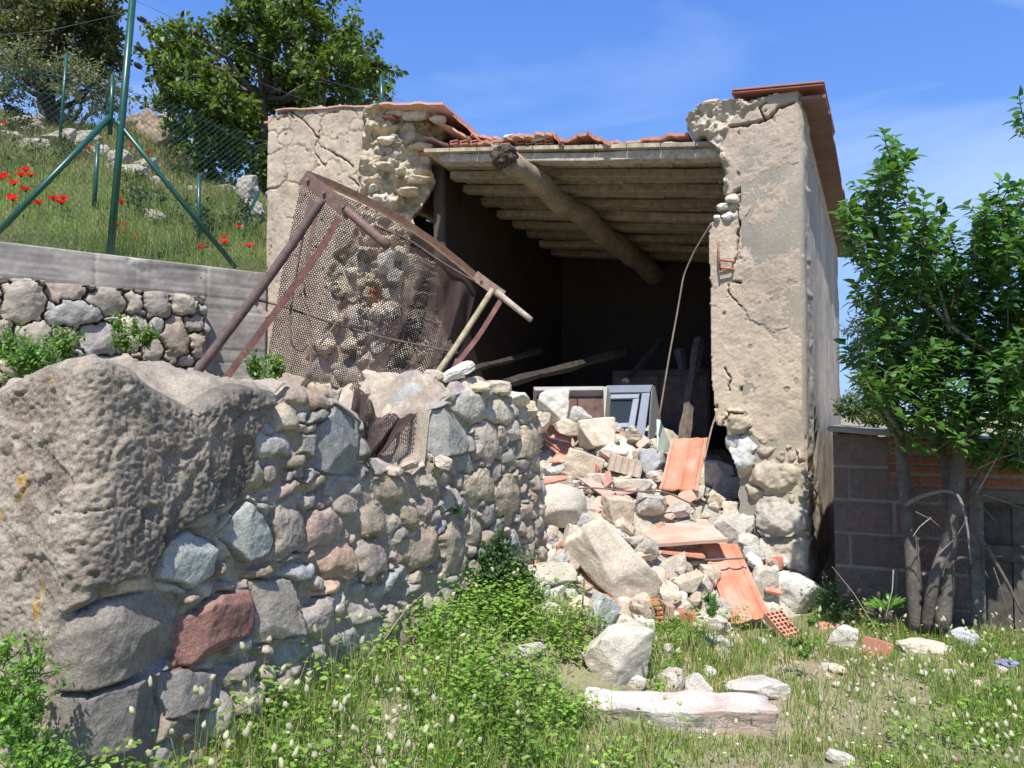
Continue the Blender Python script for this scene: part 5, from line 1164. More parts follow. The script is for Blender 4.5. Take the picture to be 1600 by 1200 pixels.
# ================================================================== THE RUSTY BED FRAME WITH ITS WIRE MESH
RU = (.13, .082, .07); RD = (.10, .065, .05)
bed = empty('bed_frame', P(500, 640, 3.55), 'rusty iron bed frame with sagging wire mesh leaning over the broken garden wall', 'bed frame')
def rail(pts, r, name, col=RU, n=10, mat='rust', parent=None, sm=2, label=None):
    mb = MB(); q = np.array([P(*p_) for p_ in pts]); tq = np.linspace(0, len(q)-1, (len(q)-1)*6+1); q2 = np.stack([np.interp(tq, np.arange(len(q)), q[:, i]) for i in range(3)], 1)
    for _ in range(sm): q2[1:-1] = (q2[:-2]+2*q2[1:-1]+q2[2:])/4
    mb.tube(q2, r, n, col); return mb.build(name, M[mat], parent or bed, label=label)
def flat(pts, w, t, name, col=RU, parent=None, up=None):
    """flat iron bar through points, width w seen from the front, thickness t"""
    mb = MB(); q = np.array([P(*p_) for p_ in pts]); tq = np.linspace(0, len(q)-1, (len(q)-1)*5+1); q2 = np.stack([np.interp(tq, np.arange(len(q)), q[:, i]) for i in range(3)], 1)
    for _ in range(2): q2[1:-1] = (q2[:-2]+2*q2[1:-1]+q2[2:])/4
    tg_ = np.gradient(q2, axis=0); tg_ /= np.linalg.norm(tg_, axis=1)[:, None]; vs = []
    for p_, tt_ in zip(q2, tg_):
        vw = p_-EYE; vw = vw/np.linalg.norm(vw); a_ = np.cross(tt_, vw); a_ /= np.linalg.norm(a_); b2 = np.cross(tt_, a_)
        vs += [p_+a_*w/2+b2*t/2, p_-a_*w/2+b2*t/2, p_-a_*w/2-b2*t/2, p_+a_*w/2-b2*t/2]
    m_ = len(q2); fs = [np.array([[i*4+k_, i*4+(k_+1) % 4, (i+1)*4+(k_+1) % 4, (i+1)*4+k_] for i in range(m_-1) for k_ in range(4)]), [0, 3, 2, 1], [(m_-1)*4+k_ for k_ in range(4)]]
    mb.add(vs, fs, col); return mb.build(name, M['rust'], parent or bed, smooth=False)
rail_pts = [(478, 272, 3.92), (520, 288, 3.96), (575, 314, 4.02), (630, 346, 4.08), (680, 380, 4.12), (720, 412, 4.15), (752, 440, 4.17)]
tr = flat(rail_pts, .040, .006, 'top_rail', (.15, .09, .065))
flat([(x, y+6, d-.012) for x, y, d in rail_pts], .012, .030, 'rail_flange', (.24, .15, .085), parent=tr)
pl_ = flat([(474, 276, 3.88), (508, 302, 3.86), (548, 334, 3.84)], .075, .006, 'corner_plate', (.15, .092, .075))
rail([(540, 328, 3.84), (548, 334, 3.84), (606, 385, 3.80)], .0235, 'pipe_stub', (.17, .105, .09))
p2_ = flat([(742, 430, 4.13), (766, 448, 4.11), (786, 462, 4.1)], .055, .006, 'corner_plate', (.27, .18, .14))
rail([(776, 456, 4.09), (790, 468, 4.07), (830, 500, 4.03)], np.linspace(.019, .015, 13), 'pipe_stub', (.42, .33, .27))
for (bx_, by_, bd_, pa_) in ((505, 300, 3.855, pl_), (535, 322, 3.84, pl_), (480, 280, 3.87, pl_), (752, 437, 4.12, p2_), (770, 450, 4.1, p2_)):
    mb = MB(); a_ = P(bx_, by_, bd_-.014); mb.tube([a_, a_+np.array([0, .02, 0])], .0085, 6, (.24, .15, .12)); mb.build('bolt', M['rust'], pa_, smooth=False)
rail([(503, 312, 3.86), (470, 362, 3.84), (420, 434, 3.80), (315, 572, 3.70), (262, 640, 3.65)], .0235, 'leg', (.12, .082, .072))
flat([(488, 312, 3.85), (480, 340, 3.84), (472, 362, 3.83)], .034, .006, 'leg_sleeve', (.15, .095, .085))
flat([(530, 340, 3.82), (500, 392, 3.80), (440, 475, 3.78), (365, 575, 3.72), (310, 648, 3.68)], .034, .007, 'brace', (.17, .082, .068))
flat([(497, 320, 3.85), (482, 395, 3.84), (478, 430, 3.84)], .020, .005, 'strut', (.18, .11, .09))
flat([(393, 465, 3.79), (418, 494, 3.78)], .022, .004, 'strut', (.30, .23, .20))
rail([(770, 452, 4.1), (738, 502, 4.02), (700, 560, 3.90), (640, 640, 3.72), (590, 712, 3.50)], .0155, 'leg', (.34, .285, .18))
flat([(782, 470, 4.08), (745, 530, 4.02), (690, 596, 3.88), (640, 652, 3.74), (588, 722, 3.52)], .026, .006, 'brace', (.17, .075, .065))
rail([(388, 466, 3.80), (440, 478, 3.84), (520, 505, 3.90), (600, 528, 3.94), (660, 540, 3.97), (718, 552, 4.0)], .0055, 'cross_wire', (.13, .09, .075))
rail([(478, 345, 3.84), (462, 430, 3.84), (452, 500, 3.82), (455, 540, 3.80), (472, 550, 3.80), (482, 538, 3.80)], .0055, 'bent_wire', (.15, .10, .08))
rail([(470, 410, 3.84), (478, 470, 3.84), (487, 530, 3.8), (484, 590, 3.75)], .005, 'bent_wire', (.17, .10, .08))
rail([(585, 352, 4.0), (640, 375, 4.05), (690, 410, 4.08), (742, 440, 4.12)], .006, 'edge_wire', (.12, .08, .07))
rail([(500, 538, 3.84), (530, 498, 3.88), (528, 486, 3.9), (520, 480, 3.92)], .004, 'bent_wire', (.2, .13, .1))
# hanging mesh: surface by rows from top edge to bottom edge
TopE = [(470, 288), (520, 300), (575, 325), (630, 356), (680, 390), (720, 420), (748, 440)]
MidE = [(440, 430), (492, 440), (545, 452), (598, 470), (645, 492), (690, 515), (722, 540)]
LowE = [(416, 572), (460, 585), (505, 596), (548, 606), (590, 610), (648, 618), (690, 600)]
BotE = [(414, 578), (462, 590), (512, 604), (546, 640), (556, 696), (570, 724), (600, 706)]
def curv(E, a): return np.interp(a, np.linspace(0, 1, 7), [e[0] for e in E]), np.interp(a, np.linspace(0, 1, 7), [e[1] for e in E])
def msurf(a, b):
    x0, y0 = curv(TopE, a); x1, y1 = curv(MidE, a); x2, y2 = curv(LowE, a); x3, y3 = curv(BotE, a)
    t = np.clip(b*3, 0, 3); ks = [np.clip(1-np.abs(t-i), 0, 1) for i in range(4)]
    # smooth blend (quadratic-ish) of the four rows
    x = x0*ks[0]+x1*ks[1]+x2*ks[2]+x3*ks[3]; y = y0*ks[0]+y1*ks[1]+y2*ks[2]+y3*ks[3]
    d = 3.92+0.25*a+(-0.12*b)+(-0.22-0.60*a)*sst((b-.50)/.40)
    fold = (0.030*np.sin(a*26+2.5*b)*1.5+0.034*np.sin(a*47-3*b+1)+0.02*fbm(a*7, b*4, seed=8))*sst(b/.25)
    rx = (x-800)/1200; yy = (600-y)/1200; ry = CP-yy*SP; rz = SP+yy*CP; dd = d+fold
    return np.stack([rx*dd/ry, dd, 1.6+rz*dd/ry], -1)
NA, NB = 80, 132
ga = np.arange(NA+1); gb = np.arange(NB+1); hex_v = []; hex_e = []
segs_a = []; segs_b = []
I, J = np.meshgrid(np.arange(NA), np.arange(NB), indexing='ij')
# brick pattern of small hexagonal links: each row zigzags, neighbours joined by short verticals
def nodep(i, j, up):   # i column (half steps), j row
    return i/(2*NA), (j+(0.24 if up else -0.24))/NB
mbm = MB(); A_, B_ = [], []
for j in range(NB+1):
    i = np.arange(0, 2*NA); u0 = ((i+j) % 2 == 0)
    a0 = i/(2*NA); b0 = (j+np.where(u0, .22, -.22))/NB; a1 = (i+1)/(2*NA); b1 = (j+np.where(u0, -.22, .22))/NB
    A_.append(np.stack([a0, b0], 1)); B_.append(np.stack([a1, b1], 1))
    if j < NB:
        k_ = i[u0]; A_.append(np.stack([k_/(2*NA), np.full(len(k_), (j+.22)/NB)], 1)); B_.append(np.stack([k_/(2*NA), np.full(len(k_), (j+1-.22)/NB)], 1))
A_ = np.clip(np.concatenate(A_), 0, 1); B_ = np.clip(np.concatenate(B_), 0, 1)
jit = lambda q: q+0.0015*np.stack([vn(q[:, 0]*90, q[:, 1]*90, seed=3), vn(q[:, 0]*90, q[:, 1]*90, seed=4)], 1)
keep = ~((A_[:, 0] < .52) & (np.maximum(A_[:, 1], B_[:, 1]) > .67)); A_, B_ = A_[keep], B_[keep]
A3, B3 = msurf(*np.clip(jit(A_), 0, 1).T), msurf(*np.clip(jit(B_), 0, 1).T)
def wires(A3, B3, r, col):
    t = B3-A3; t /= np.linalg.norm(t, axis=1)[:, None]+1e-9
    s1 = np.cross(t, np.array([0.1, 1, 0.05])); s1 /= np.linalg.norm(s1, axis=1)[:, None]+1e-9; s2 = np.cross(t, s1)
    vs = []
    for k_ in range(3):
        an = k_*2.0944; o_ = (math.cos(an)*s1+math.sin(an)*s2)*r; vs += [A3+o_, B3+o_]
    V = np.stack(vs, 1).reshape(-1, 3); n = len(A3); b0 = (np.arange(n)*6)[:, None]
    F = np.concatenate([b0+np.array([[0, 1, 3, 2]]), b0+np.array([[2, 3, 5, 4]]), b0+np.array([[4, 5, 1, 0]])])
    return V, F, np.tile(np.array(col), (len(V), 1))
V, F, C = wires(A3, B3, .0024, (.07, .043, .038))
k2 = (A_[:, 0] > .60) & (B_[:, 0] > .60) & (B_[:, 1] < .62); V2, F2m, C2 = wires(msurf(np.clip(A_[k2, 0]+.006-.12*(1-A_[k2, 0]), 0, 1), A_[k2, 1])+np.array([.0, .035, .004]), msurf(np.clip(B_[k2, 0]+.006-.12*(1-B_[k2, 0]), 0, 1), B_[k2, 1])+np.array([.0, .035, .004]), .0018, (.105, .065, .058))
F = np.concatenate([F, F2m+len(V)]); V = np.concatenate([V, V2]); C = np.concatenate([C, C2])
mesh('wire_mesh', V, F, M['rust'], bed, C*(1+.4*fbm(V[:, 0]*5, V[:, 1]*5, V[:, 2]*5, seed=2)[:, None]))
# dry brushwood behind the mesh
mb = MB(); rn = random.Random(21); c0 = P(620, 535, 4.5)
for i in range(150):
    p0 = c0+np.array([rn.gauss(0, .07), rn.gauss(0, .06), rn.uniform(.02, .16)]); dr = np.array([rn.gauss(0, .8), rn.gauss(0, .6), rn.gauss(-.55, .75)]); dr /= np.linalg.norm(dr); L = rn.uniform(.12, .34)
    q = [p0-dr*L*.4, p0+np.array([rn.gauss(0, .01), 0, rn.gauss(0, .01)]), p0+dr*L*.6+np.array([rn.gauss(0, .03), 0, -.03])]
    mb.tube(q, [.004, .003, .0012], 3, np.array([.34, .33, .31])*rn.uniform(.6, 1.2))
setp(mb.build('dead_brushwood', M['bark']), 'bundle of dry grey twigs lying behind the rusty bed mesh', 'twigs')

# ================================================================== FENCE
GRN = (.012, .075, .052)
fc = empty('wire_fence', tuple(tw_xy(0.9, -.1))+(TWz,), 'green wire mesh fence with a tall leaning post on the concrete wall', 'fence')
def twp(px, py, off=-.11): s, z = tw(px, py, off); xy_ = tw_xy(s, off); return np.array([xy_[0], xy_[1], z])
def pole(a, b, r, name, parent, col=GRN, n=8, mat='green'):
    mb = MB(); mb.tube([a, (a+b)/2, b], r, n, col); return mb.build(name, M[mat], parent)
ps = pole(twp(172, 398), twp(209, -22), .030, 'post', fc)
pole(twp(172, 210, -.13)+np.array([0, .0, 0]), twp(176, 118, -.13), .018, 'clamp_tube', ps)
pole(twp(173, 182), twp(-25, 385), .023, 'brace', fc); pole(twp(183, 190), twp(368, 418), .023, 'brace', fc)
tl = np.array([twp(x, y) for x, y in [(-20, 118), (60, 122), (120, 128), (187, 133)]]); trt = np.array([twp(x, y) for x, y in [(187, 128), (255, 152), (330, 176), (430, 215)]])
sA = np.array([tw(x, 300, -.11)[0] for x in (-60, 0, 60, 120, 187, 255, 330, 430)]); zA = np.array([tw(*q, -.11)[1] for q in [(-60, 88), (0, 95), (60, 108), (120, 120), (187, 128), (255, 150), (330, 185), (430, 235)]])
cell = .052; A_, B_ = [], []
smin, smax = sA[0], tw(413, 300, -.11)[0]
n_s = int((smax-smin)/cell*2); n_z = int(1.9/cell*2)
for i in range(n_s):
    for j in range(n_z):
        if (i+j) % 2: continue
        s0 = smin+i*cell/2; z0 = TWz+.01+j*cell/2
        zl_ = np.interp(s0, sA, zA)
        if z0+cell/2 > zl_: continue
        if j > 0 or True:
            if s0+cell/2 <= smax: A_.append((s0, z0)); B_.append((s0+cell/2, z0+cell/2))
            if i > 0: A_.append((s0, z0)); B_.append((s0-cell/2, z0+cell/2))
A_, B_ = np.array(A_), np.array(B_)
def f3(q): o_ = -.115+.012*np.sin(q[:, 0]*5)+.004*np.sin(q[:, 0]*60.4*2); return np.concatenate([tw_xy(q[:, 0], o_), q[:, 1:]+.012*np.sin(q[:, :1]*4)], 1)
V, F, C = wires(f3(A_), f3(B_), .0014, (.02, .10, .075)); mesh('wire_mesh', V, F, M['green'], fc, C)
for py0 in (0.02, 0.5): 
    mb = MB(); mb.tube([np.append(tw_xy(s, -.12), np.interp(s, sA, zA)-.03-py0*1.1*(s*0+1)) for s in np.linspace(smin, smax, 12)], .0018, 4, GRN); mb.build('tension_wire', M['green'], fc)
for k_, (ya, yb, xb) in enumerate([(0, 158, 632), (25, 182, 560), (70, 225, 470), (97, 240, 430)]):
    a_ = twp(210-int(ya*.04), ya); b2 = P(xb, yb, 9.2)
    ts = np.linspace(0, 1, 14); pts = a_+(b2-a_)*ts[:, None]; pts[:, 2] -= .10*np.sin(ts*math.pi)
    mb = MB(); mb.tube(pts, .0022, 4, (.12, .13, .13)); mb.build('line_wire', M['green'], fc)
    if k_: 
        mb = MB(); c_ = a_+(b2-a_)/np.linalg.norm(b2-a_)*.08; u_ = (b2-a_)/np.linalg.norm(b2-a_)
        mb.tube([c_-u_*.045, c_-u_*.035, c_, c_+u_*.035, c_+u_*.045], [.006, .020, .026, .020, .006], 10, (.015, .02, .02)); mb.build('insulator', M['green'], fc)
a_ = twp(207, 18); b2 = P(-60, 60, 6.0); mb = MB(); mb.tube([a_, a_+(b2-a_)*.5-ZZ*.05, b2], .002, 4, (.12, .13, .13)); mb.build('line_wire', M['green'], fc)
# second row of posts further up the bank
F2 = empty('fence_line', P(150, 330, 9.0), 'thinner row of green fence posts with wires standing higher on the grassy bank', 'fence')
for (x0, y0, x1, y1, d) in [(92, 232, 104, 84, on_hill(92, 232) or 10.5), (146, 326, 153, 225, on_hill(146, 326) or 9.0), (310, 385, 311, 272, on_hill(310, 385) or 9.0), (291, 280, 292, 200, 12.0), (180, 395, 178, 120, 6.9)][:4]:
    pole(P(x0, y0+12, d), P(x1, y1, d), .022, 'post', F2)
pole(P(404, 300, 9.0), P(372, 372, 8.2), .02, 'brace', F2)
for dy in (0, 30, 60):
    mb = MB(); mb.tube([P(-10, 75+dy, 10.9), P(104, 90+dy, 10.5), P(292, 205+dy*.8, 12.0)], .003, 4, GRN); mb.build('wire', M['green'], F2)
q = B(3.3, 3.2, 0); setp(pole(P(597, 200, 9.2), P(596, 118, 9.2), .03, 'fence_post', None), 'top of a green post showing above the broken roof edge', 'post')

# ================================================================== FOLIAGE TOOLS
LEAF_F = None
def leaves(cen, dirs, nrm, size, col, wid=.5, fold=.18, curl=.15):
    """leaf blades: 6 points each, tip along dirs"""
    n = len(cen); dirs = dirs/np.linalg.norm(dirs, axis=1)[:, None]
    nrm = nrm-dirs*(nrm*dirs).sum(1)[:, None]; nrm /= np.linalg.norm(nrm, axis=1)[:, None]+1e-9
    sd = np.cross(dirs, nrm); s = size[:, None]; w = s*wid/2
    base = cen; tip = cen+dirs*s-nrm*s*curl
    m1 = cen+dirs*s*.35; m2 = cen+dirs*s*.70-nrm*s*curl*.4
    l1 = m1+sd*w+nrm*w*fold; r1 = m1-sd*w+nrm*w*fold; l2 = m2+sd*w*.75+nrm*w*fold*.6; r2 = m2-sd*w*.75+nrm*w*fold*.6
    V = np.stack([base, l1, l2, tip, r2, r1, m1, m2], 1).reshape(-1, 3); b0 = (np.arange(n)*8)[:, None]
    q = np.concatenate([b0+np.array([[1, 2, 7, 6]]), b0+np.array([[6, 7, 4, 5]])]); t = np.concatenate([b0+np.array([[0, 1, 6]]), b0+np.array([[0, 6, 5]]), b0+np.array([[2, 3, 7]]), b0+np.array([[7, 3, 4]])])
    return V, [q, t], np.repeat(col, 8, 0)
def leaf_cols(n, base, rs, var=.22, yel=.12):
    b = np.asarray(base); c = b*(1+rs.normal(0, var, (n, 1))); y = (rs.uniform(size=(n, 1)) < yel); return np.clip(np.where(y, c*np.array([1.55, 1.30, .9]), c), .005, 1)
def rv(rs, n): v = rs.normal(size=(n, 3)); return v/np.linalg.norm(v, axis=1)[:, None]
def branch_pts(a, b, rs, k=7, w=.06):
    t = np.linspace(0, 1, k)[:, None]; L = np.linalg.norm(b-a); p = a+(b-a)*t; off = rs.normal(0, w*L, (k, 3)); off[0] = off[-1] = 0; off = (off+np.roll(off, 1, 0))/2; off[0] = off[-1] = 0
    return p+off
def clump_tree(name, label, cat, base, trunk, clumps, rs, leaf, lcol, n_tw, tw_len, per_tw, trunk_r, bark=(.12, .10, .08), tight=.5, droop=.0, group=None, wid=.5, var=.22, yel=.12, fill=0, mat='leaf'):
    """trunk: list of world points; clumps: (centre, radius, radius_z)"""
    root = empty(name, base, label, cat, group)
    mb = MB(); tr_ = np.array(trunk); mb.tube(tr_, np.linspace(trunk_r, trunk_r*.5, len(tr_)), 8, bark)
    LV = []; LD = []; LN = []
    for c, r, rz in clumps:
        c = np.array(c); k = np.argmin(np.linalg.norm(tr_-c-np.array([0, 0, -.5]), axis=1)); mb.tube(branch_pts(tr_[k], c, rs), np.linspace(trunk_r*.4, trunk_r*.12, 7), 5, bark)
        m = max(4, int(n_tw*(r*r*rz)**.55))
        for _ in range(m):
            d = rv(rs, 1)[0]; rad = rs.uniform(.25, 1)**.5; e = c+d*np.array([r, r, rz])*rad; s = c+d*np.array([r, r, rz])*rad*.35
            g = e-s; g /= np.linalg.norm(g)+1e-9; tip = e+(g*.6+rs.normal(0, .35, 3)+np.array([0, 0, .35-droop]))*tw_len
            tp = branch_pts(s, tip, rs, 5, .05); mb.tube(tp, [.010*trunk_r*12, .007*trunk_r*12, .005*trunk_r*10, .003, .0015], 3, np.array(bark)*.9, cap=False)
            t = rs.uniform(.35, 1, per_tw); x = np.stack([np.interp(t*4, np.arange(5), tp[:, i]) for i in range(3)], 1)
            td = tip-s; td /= np.linalg.norm(td); dd = td*.5+rv(rs, per_tw)*.9+np.array([0, 0, -.15-droop]); LV.append(x+rs.normal(0, leaf*tight, (per_tw, 3))); LD.append(dd); LN.append(np.array([0, -.25, .8])+rv(rs, per_tw)*.7)
    mb.build('branches', M['bark'], root)
    LV, LD, LN = map(np.concatenate, (LV, LD, LN)); n = len(LV)
    cl = leaf_cols(n, lcol, rs, var, yel); V, F, C = leaves(LV, LD, LN, leaf*rs.uniform(.7, 1.25, n), cl, wid)
    mesh('crown', V, F, M[mat], root, C); return root, n
rs = np.random.RandomState(5)
# broad tree behind the building
D = 12.0
tc_ = [(395, 60, 42), (450, 40, 50), (505, 55, 42), (560, 95, 36), (425, 15, 35), (350, 95, 42), (300, 90, 36), (268, 75, 28), (255, 105, 25), (290, 135, 44), (340, 160, 50), (400, 130, 52), (460, 110, 52), (520, 130, 46), (570, 130, 30), (600, 108, 16), (300, 190, 40), (360, 215, 50), (420, 200, 52), (480, 175, 50), (540, 165, 40), (325, 245, 38), (385, 262, 40), (440, 260, 40), (272, 60, 20), (380, 20, 26), (470, 5, 26), (545, 75, 26), (260, 180, 20), (590, 150, 22), (300, 52, 16), (505, 25, 18)]
clm = [(P(x, y, D+rs.uniform(-1.1, 1.3)), r/1200*D*.95, r/1200*D*.85) for x, y, r in tc_]
tb = P(400, 420, D); clump_tree('broadleaf_tree', 'leafy green tree with reddish young leaves rising behind the left wall', 'tree', tb, [tb, P(398, 330, D), P(405, 250, D), P(412, 160, D), P(430, 60, D)], clm, rs, .092, (.10, .155, .032), 135, .26, 38, .13, wid=.62, yel=.22, var=.3)
# dark evergreen on the ridge
D = 16.0
tc_ = [(20, 30, 50), (70, 20, 55), (125, 15, 50), (160, 45, 34), (100, 70, 55), (40, 80, 50), (150, 88, 34), (165, 20, 26), (0, 60, 40), (90, 118, 40), (140, 118, 30), (172, 70, 18), (180, 105, 14), (60, -15, 50), (130, -20, 40)]
clm = [(P(x, y, D+rs.uniform(-1, 1)), r/1200*D, r/1200*D*.85) for x, y, r in tc_]
tb = P(85, 205, D); clump_tree('evergreen_oak', 'large dark evergreen tree at the top left on the ridge', 'tree', tb, [tb, P(70, 160, D), P(80, 110, D), P(95, 50, D)], clm, rs, .10, (.085, .10, .035), 110, .25, 36, .20, wid=.55, yel=.25, var=.35)
# grey olive in front of it
D = 13.0
tc_ = [(30, 130, 40), (85, 135, 36), (140, 140, 34), (20, 100, 28), (115, 118, 24), (60, 112, 26), (165, 165, 20), (5, 160, 26), (180, 140, 12)]
clm = [(P(x, y, D+rs.uniform(-.6, .6)), r/1200*D, r/1200*D*.8) for x, y, r in tc_]
tb = P(90, 215, D); clump_tree('olive_tree', 'grey green olive tree with a dark twisted trunk below the evergreen', 'tree', tb, [tb, P(82, 175, D), P(66, 150, D), P(72, 120, D)], clm, rs,   .085, (.17, .185, .11), 150, .22, 30, .15, wid=.30, yel=.1, bark=(.05, .04, .035))
# bushes on the bank
BGp = 'bushes growing on the bank'
blist = [(250, 325, 60, 30, 8.6, (.05, .075, .022), 'dark low bush in the middle of the bank behind the right brace'), (370, 340, 40, 34, 8.6, (.06, .085, .025), 'dark bush beside the corner of the building'), (330, 355, 40, 30, 8.2, (.045, .07, .02), 'small dark bush by the foot of the right brace'), (95, 240, 60, 24, 11.5, (.09, .11, .035), 'yellow green bush under the olive tree'), (30, 260, 40, 20, 10.5, (.10, .12, .04), 'pale bush at the left edge of the bank'), (220, 300, 34, 16, 9.4, (.08, .10, .03), 'bush just right of the tall post'), (170, 160, 30, 24, 17, (.06, .075, .03), 'distant shrub on the ridge beside the tall post'), (345, 290, 40, 22, 11, (.07, .09, .028), 'bush below the broadleaf tree'), (280, 268, 26, 12, 12, (.09, .10, .04), 'small olive coloured bush on the rocky slope'), (10, 200, 50, 26, 14, (.075, .085, .03), 'bush below the ridge at the far left'), (140, 200, 34, 22, 14, (.085, .10, .035), 'bush right of the olive trunk')]
for x, y, w, h, d, c_, lb in blist:
    d = on_hill(x, y+h*.5) or d
    p0 = P(x, y, d); sc = d/1200; clm = [(p0+np.array([rs.uniform(-.6, .6)*w*sc, rs.uniform(-.3, .3), rs.uniform(-.3, .3)*h*sc]), w*sc*.45, h*sc*.6) for _ in range(5)]
    tb = p0-np.array([0, 0, h*sc]); clump_tree('bush', lb, 'bush', tb, [tb, tb+np.array([0, 0, h*sc*.8])], clm, rs, .05, c_, 120, .1, 18, .03, wid=.45, yel=.1, group=BGp)
# boulders and rock ledges of the bank
RGp = 'rocks of the stony bank'
bl = [(30, 198, 70, 18, 12), (95, 218, 60, 20, 11.5), (60, 205, 40, 14, 12), (135, 222, 44, 22, 11), (160, 240, 40, 18, 10.5), (55, 228, 46, 18, 10.8), (190, 250, 40, 20, 10), (225, 262, 44, 16, 9.8), (130, 245, 34, 14, 10.2), (205, 272, 50, 20, 9.4), (180, 262, 28, 14, 9.6), (250, 285, 30, 16, 9.2), (235, 210, 60, 44, 14), (275, 225, 44, 40, 14.5), (215, 195, 36, 24, 15), (255, 190, 40, 20, 16), (305, 235, 36, 20, 14), (350, 300, 50, 20, 9.5), (390, 295, 40, 26, 9.2), (330, 282, 36, 14, 10), (395, 330, 34, 22, 8.6), (310, 300, 30, 12, 9.4), (240, 340, 40, 16, 8.1), (70, 190, 30, 12, 13), (20, 215, 40, 14, 11)]
wds = ['flat', 'long', 'small', 'squarish', 'tilted', 'low', 'rounded', 'broad', 'pale', 'jagged']
for i, (x, y, w, h, d) in enumerate(bl):
    d = on_hill(x, y+h*.25) or d; big = h > 30; sc = d/1200
    lb = {12: 'big brown boulder on the skyline right of the tall post', 13: 'second brown boulder on the skyline, nearer the broadleaf tree', 14: 'boulder peeping over the skyline just right of the tall post'}.get(i, '%s grey rock of the stony ledge on the bank, %s' % (wds[i % 10], ['behind the left brace', 'near the olive trunk', 'behind the tall post', 'right of the tall post', 'beside the building corner'][0 if x < 90 else 1 if x < 130 else 2 if x < 200 else 3 if x < 300 else 4]))
    rock(P(x, y, d), (w*sc*1.1, w*sc*.8, h*sc*1.7), (rs.uniform(-.35, .35), 0, rs.uniform(-.5, .5)), (.36, .28, .20) if big or i == 14 else (.40, .36, .30), 900+i, 5, .45, 8, .11, name='boulder' if big else 'rock', label=lb, group=None if big else RGp, cat='boulder' if big else 'rock')
# ================================================================== FRUIT TREE IN FRONT OF THE SHED
ft = empty('fruit_tree', P(1460, 960, 4.35), 'fruit tree with large glossy leaves and several leaning trunks before the shed', 'tree')
DB = (.13, .115, .10)
def limb(pts, r0, r1, name='trunk', col=DB, par=None, n=9, sides=9, mbx=None):
    q = np.array([P(*p_) for p_ in pts]); tq = np.linspace(0, len(q)-1, (len(q)-1)*5+1); q2 = np.stack([np.interp(tq, np.arange(len(q)), q[:, i]) for i in range(3)], 1)
    for _ in range(3): q2[1:-1] = (q2[:-2]+2*q2[1:-1]+q2[2:])/4
    q2 += .006*np.stack([fbm(q2[:, 0]*7, q2[:, 2]*7, seed=s_) for s_ in (1, 2, 3)], 1)
    mb = mbx or MB(); mb.tube(q2, np.linspace(r0, r1, len(q2)), sides, col); 
    return q2 if mbx else mb.build(name, M['bark'], ft)
limb([(1432, 985, 4.45), (1428, 900, 4.45), (1418, 800, 4.5), (1410, 720, 4.5), (1400, 640, 4.5), (1385, 560, 4.5), (1380, 470, 4.5)], .046, .02)
limb([(1470, 985, 4.35), (1480, 880, 4.35), (1492, 790, 4.3), (1498, 700, 4.3), (1530, 620, 4.25), (1570, 545, 4.2), (1625, 490, 4.15)], .046, .030)
limb([(1446, 985, 4.4), (1460, 900, 4.3), (1490, 820, 4.4), (1470, 700, 4.5), (1462, 600, 4.6), (1450, 520, 4.6)], .034, .016)
limb([(1562, 562, 4.22), (1535, 545, 4.2), (1500, 520, 4.15), (1470, 495, 4.15), (1440, 465, 4.1), (1412, 462, 4.1)], .018, .007, 'branch', (.33, .29, .25))
limb([(1484, 520, 4.15), (1475, 480, 4.1), (1462, 440, 4.05), (1450, 415, 4.0)], .011, .005, 'branch', (.22, .19, .16))
limb([(1485, 480, 4.1), (1500, 445, 4.05)], .006, .003, 'branch', (.33, .29, .25))
limb([(1560, 565, 4.2), (1590, 580, 4.15), (1620, 595, 4.1)], .010, .007, 'branch', (.33, .29, .25))
limb([(1410, 680, 4.4), (1385, 640, 4.2), (1350, 605, 4.1), (1320, 585, 4.0)], .014, .005, 'branch', (.25, .21, .18))
limb([(1405, 690, 4.45), (1380, 650, 4.4), (1360, 620, 4.4)], .016, .008, 'branch')
limb([(1415, 790, 4.45), (1440, 774, 4.35), (1480, 766, 4.25), (1500, 778, 4.15), (1512, 830, 4.1), (1518, 880, 4.1)], .013, .004, 'branch', (.24, .215, .19))
limb([(1490, 800, 4.3), (1540, 850, 4.2), (1570, 905, 4.15), (1600, 960, 4.1)], .014, .006, 'branch', (.12, .10, .09))
limb([(1480, 890, 4.3), (1500, 868, 4.25), (1530, 876, 4.2), (1545, 905, 4.2)], .010, .004, 'branch', (.12, .10, .09))
tw = MB(); rr2 = random.Random(3)
for i in range(24):
    x0, y0 = rr2.uniform(1390, 1560), rr2.uniform(680, 900); d0_ = rr2.uniform(4.1, 4.5); an = rr2.uniform(-2.6, 2.6); L = rr2.uniform(30, 95)
    pts = [P(x0, y0, d0_), P(x0+L*.5*math.cos(an)+rr2.uniform(-6, 6), y0+L*.5*math.sin(an)+rr2.uniform(-6, 6), d0_-.06), P(x0+L*math.cos(an), y0+L*math.sin(an)+rr2.uniform(-10, 10), d0_-.12)]
    tw.tube(pts, [.0045, .0032, .0014], 4, rr2.choice([(.30, .27, .24), (.14, .12, .10), (.10, .085, .075)]), cap=False)
    if i % 2: b_ = pts[1]; 0 and tw.tube([b_, b_+np.array([rr2.uniform(-.12, .12), -.03, rr2.uniform(-.05, .14)])], [.0028, .0012], 4, (.32, .29, .26), cap=False)
tw.build('dry_twigs', M['bark'], ft)
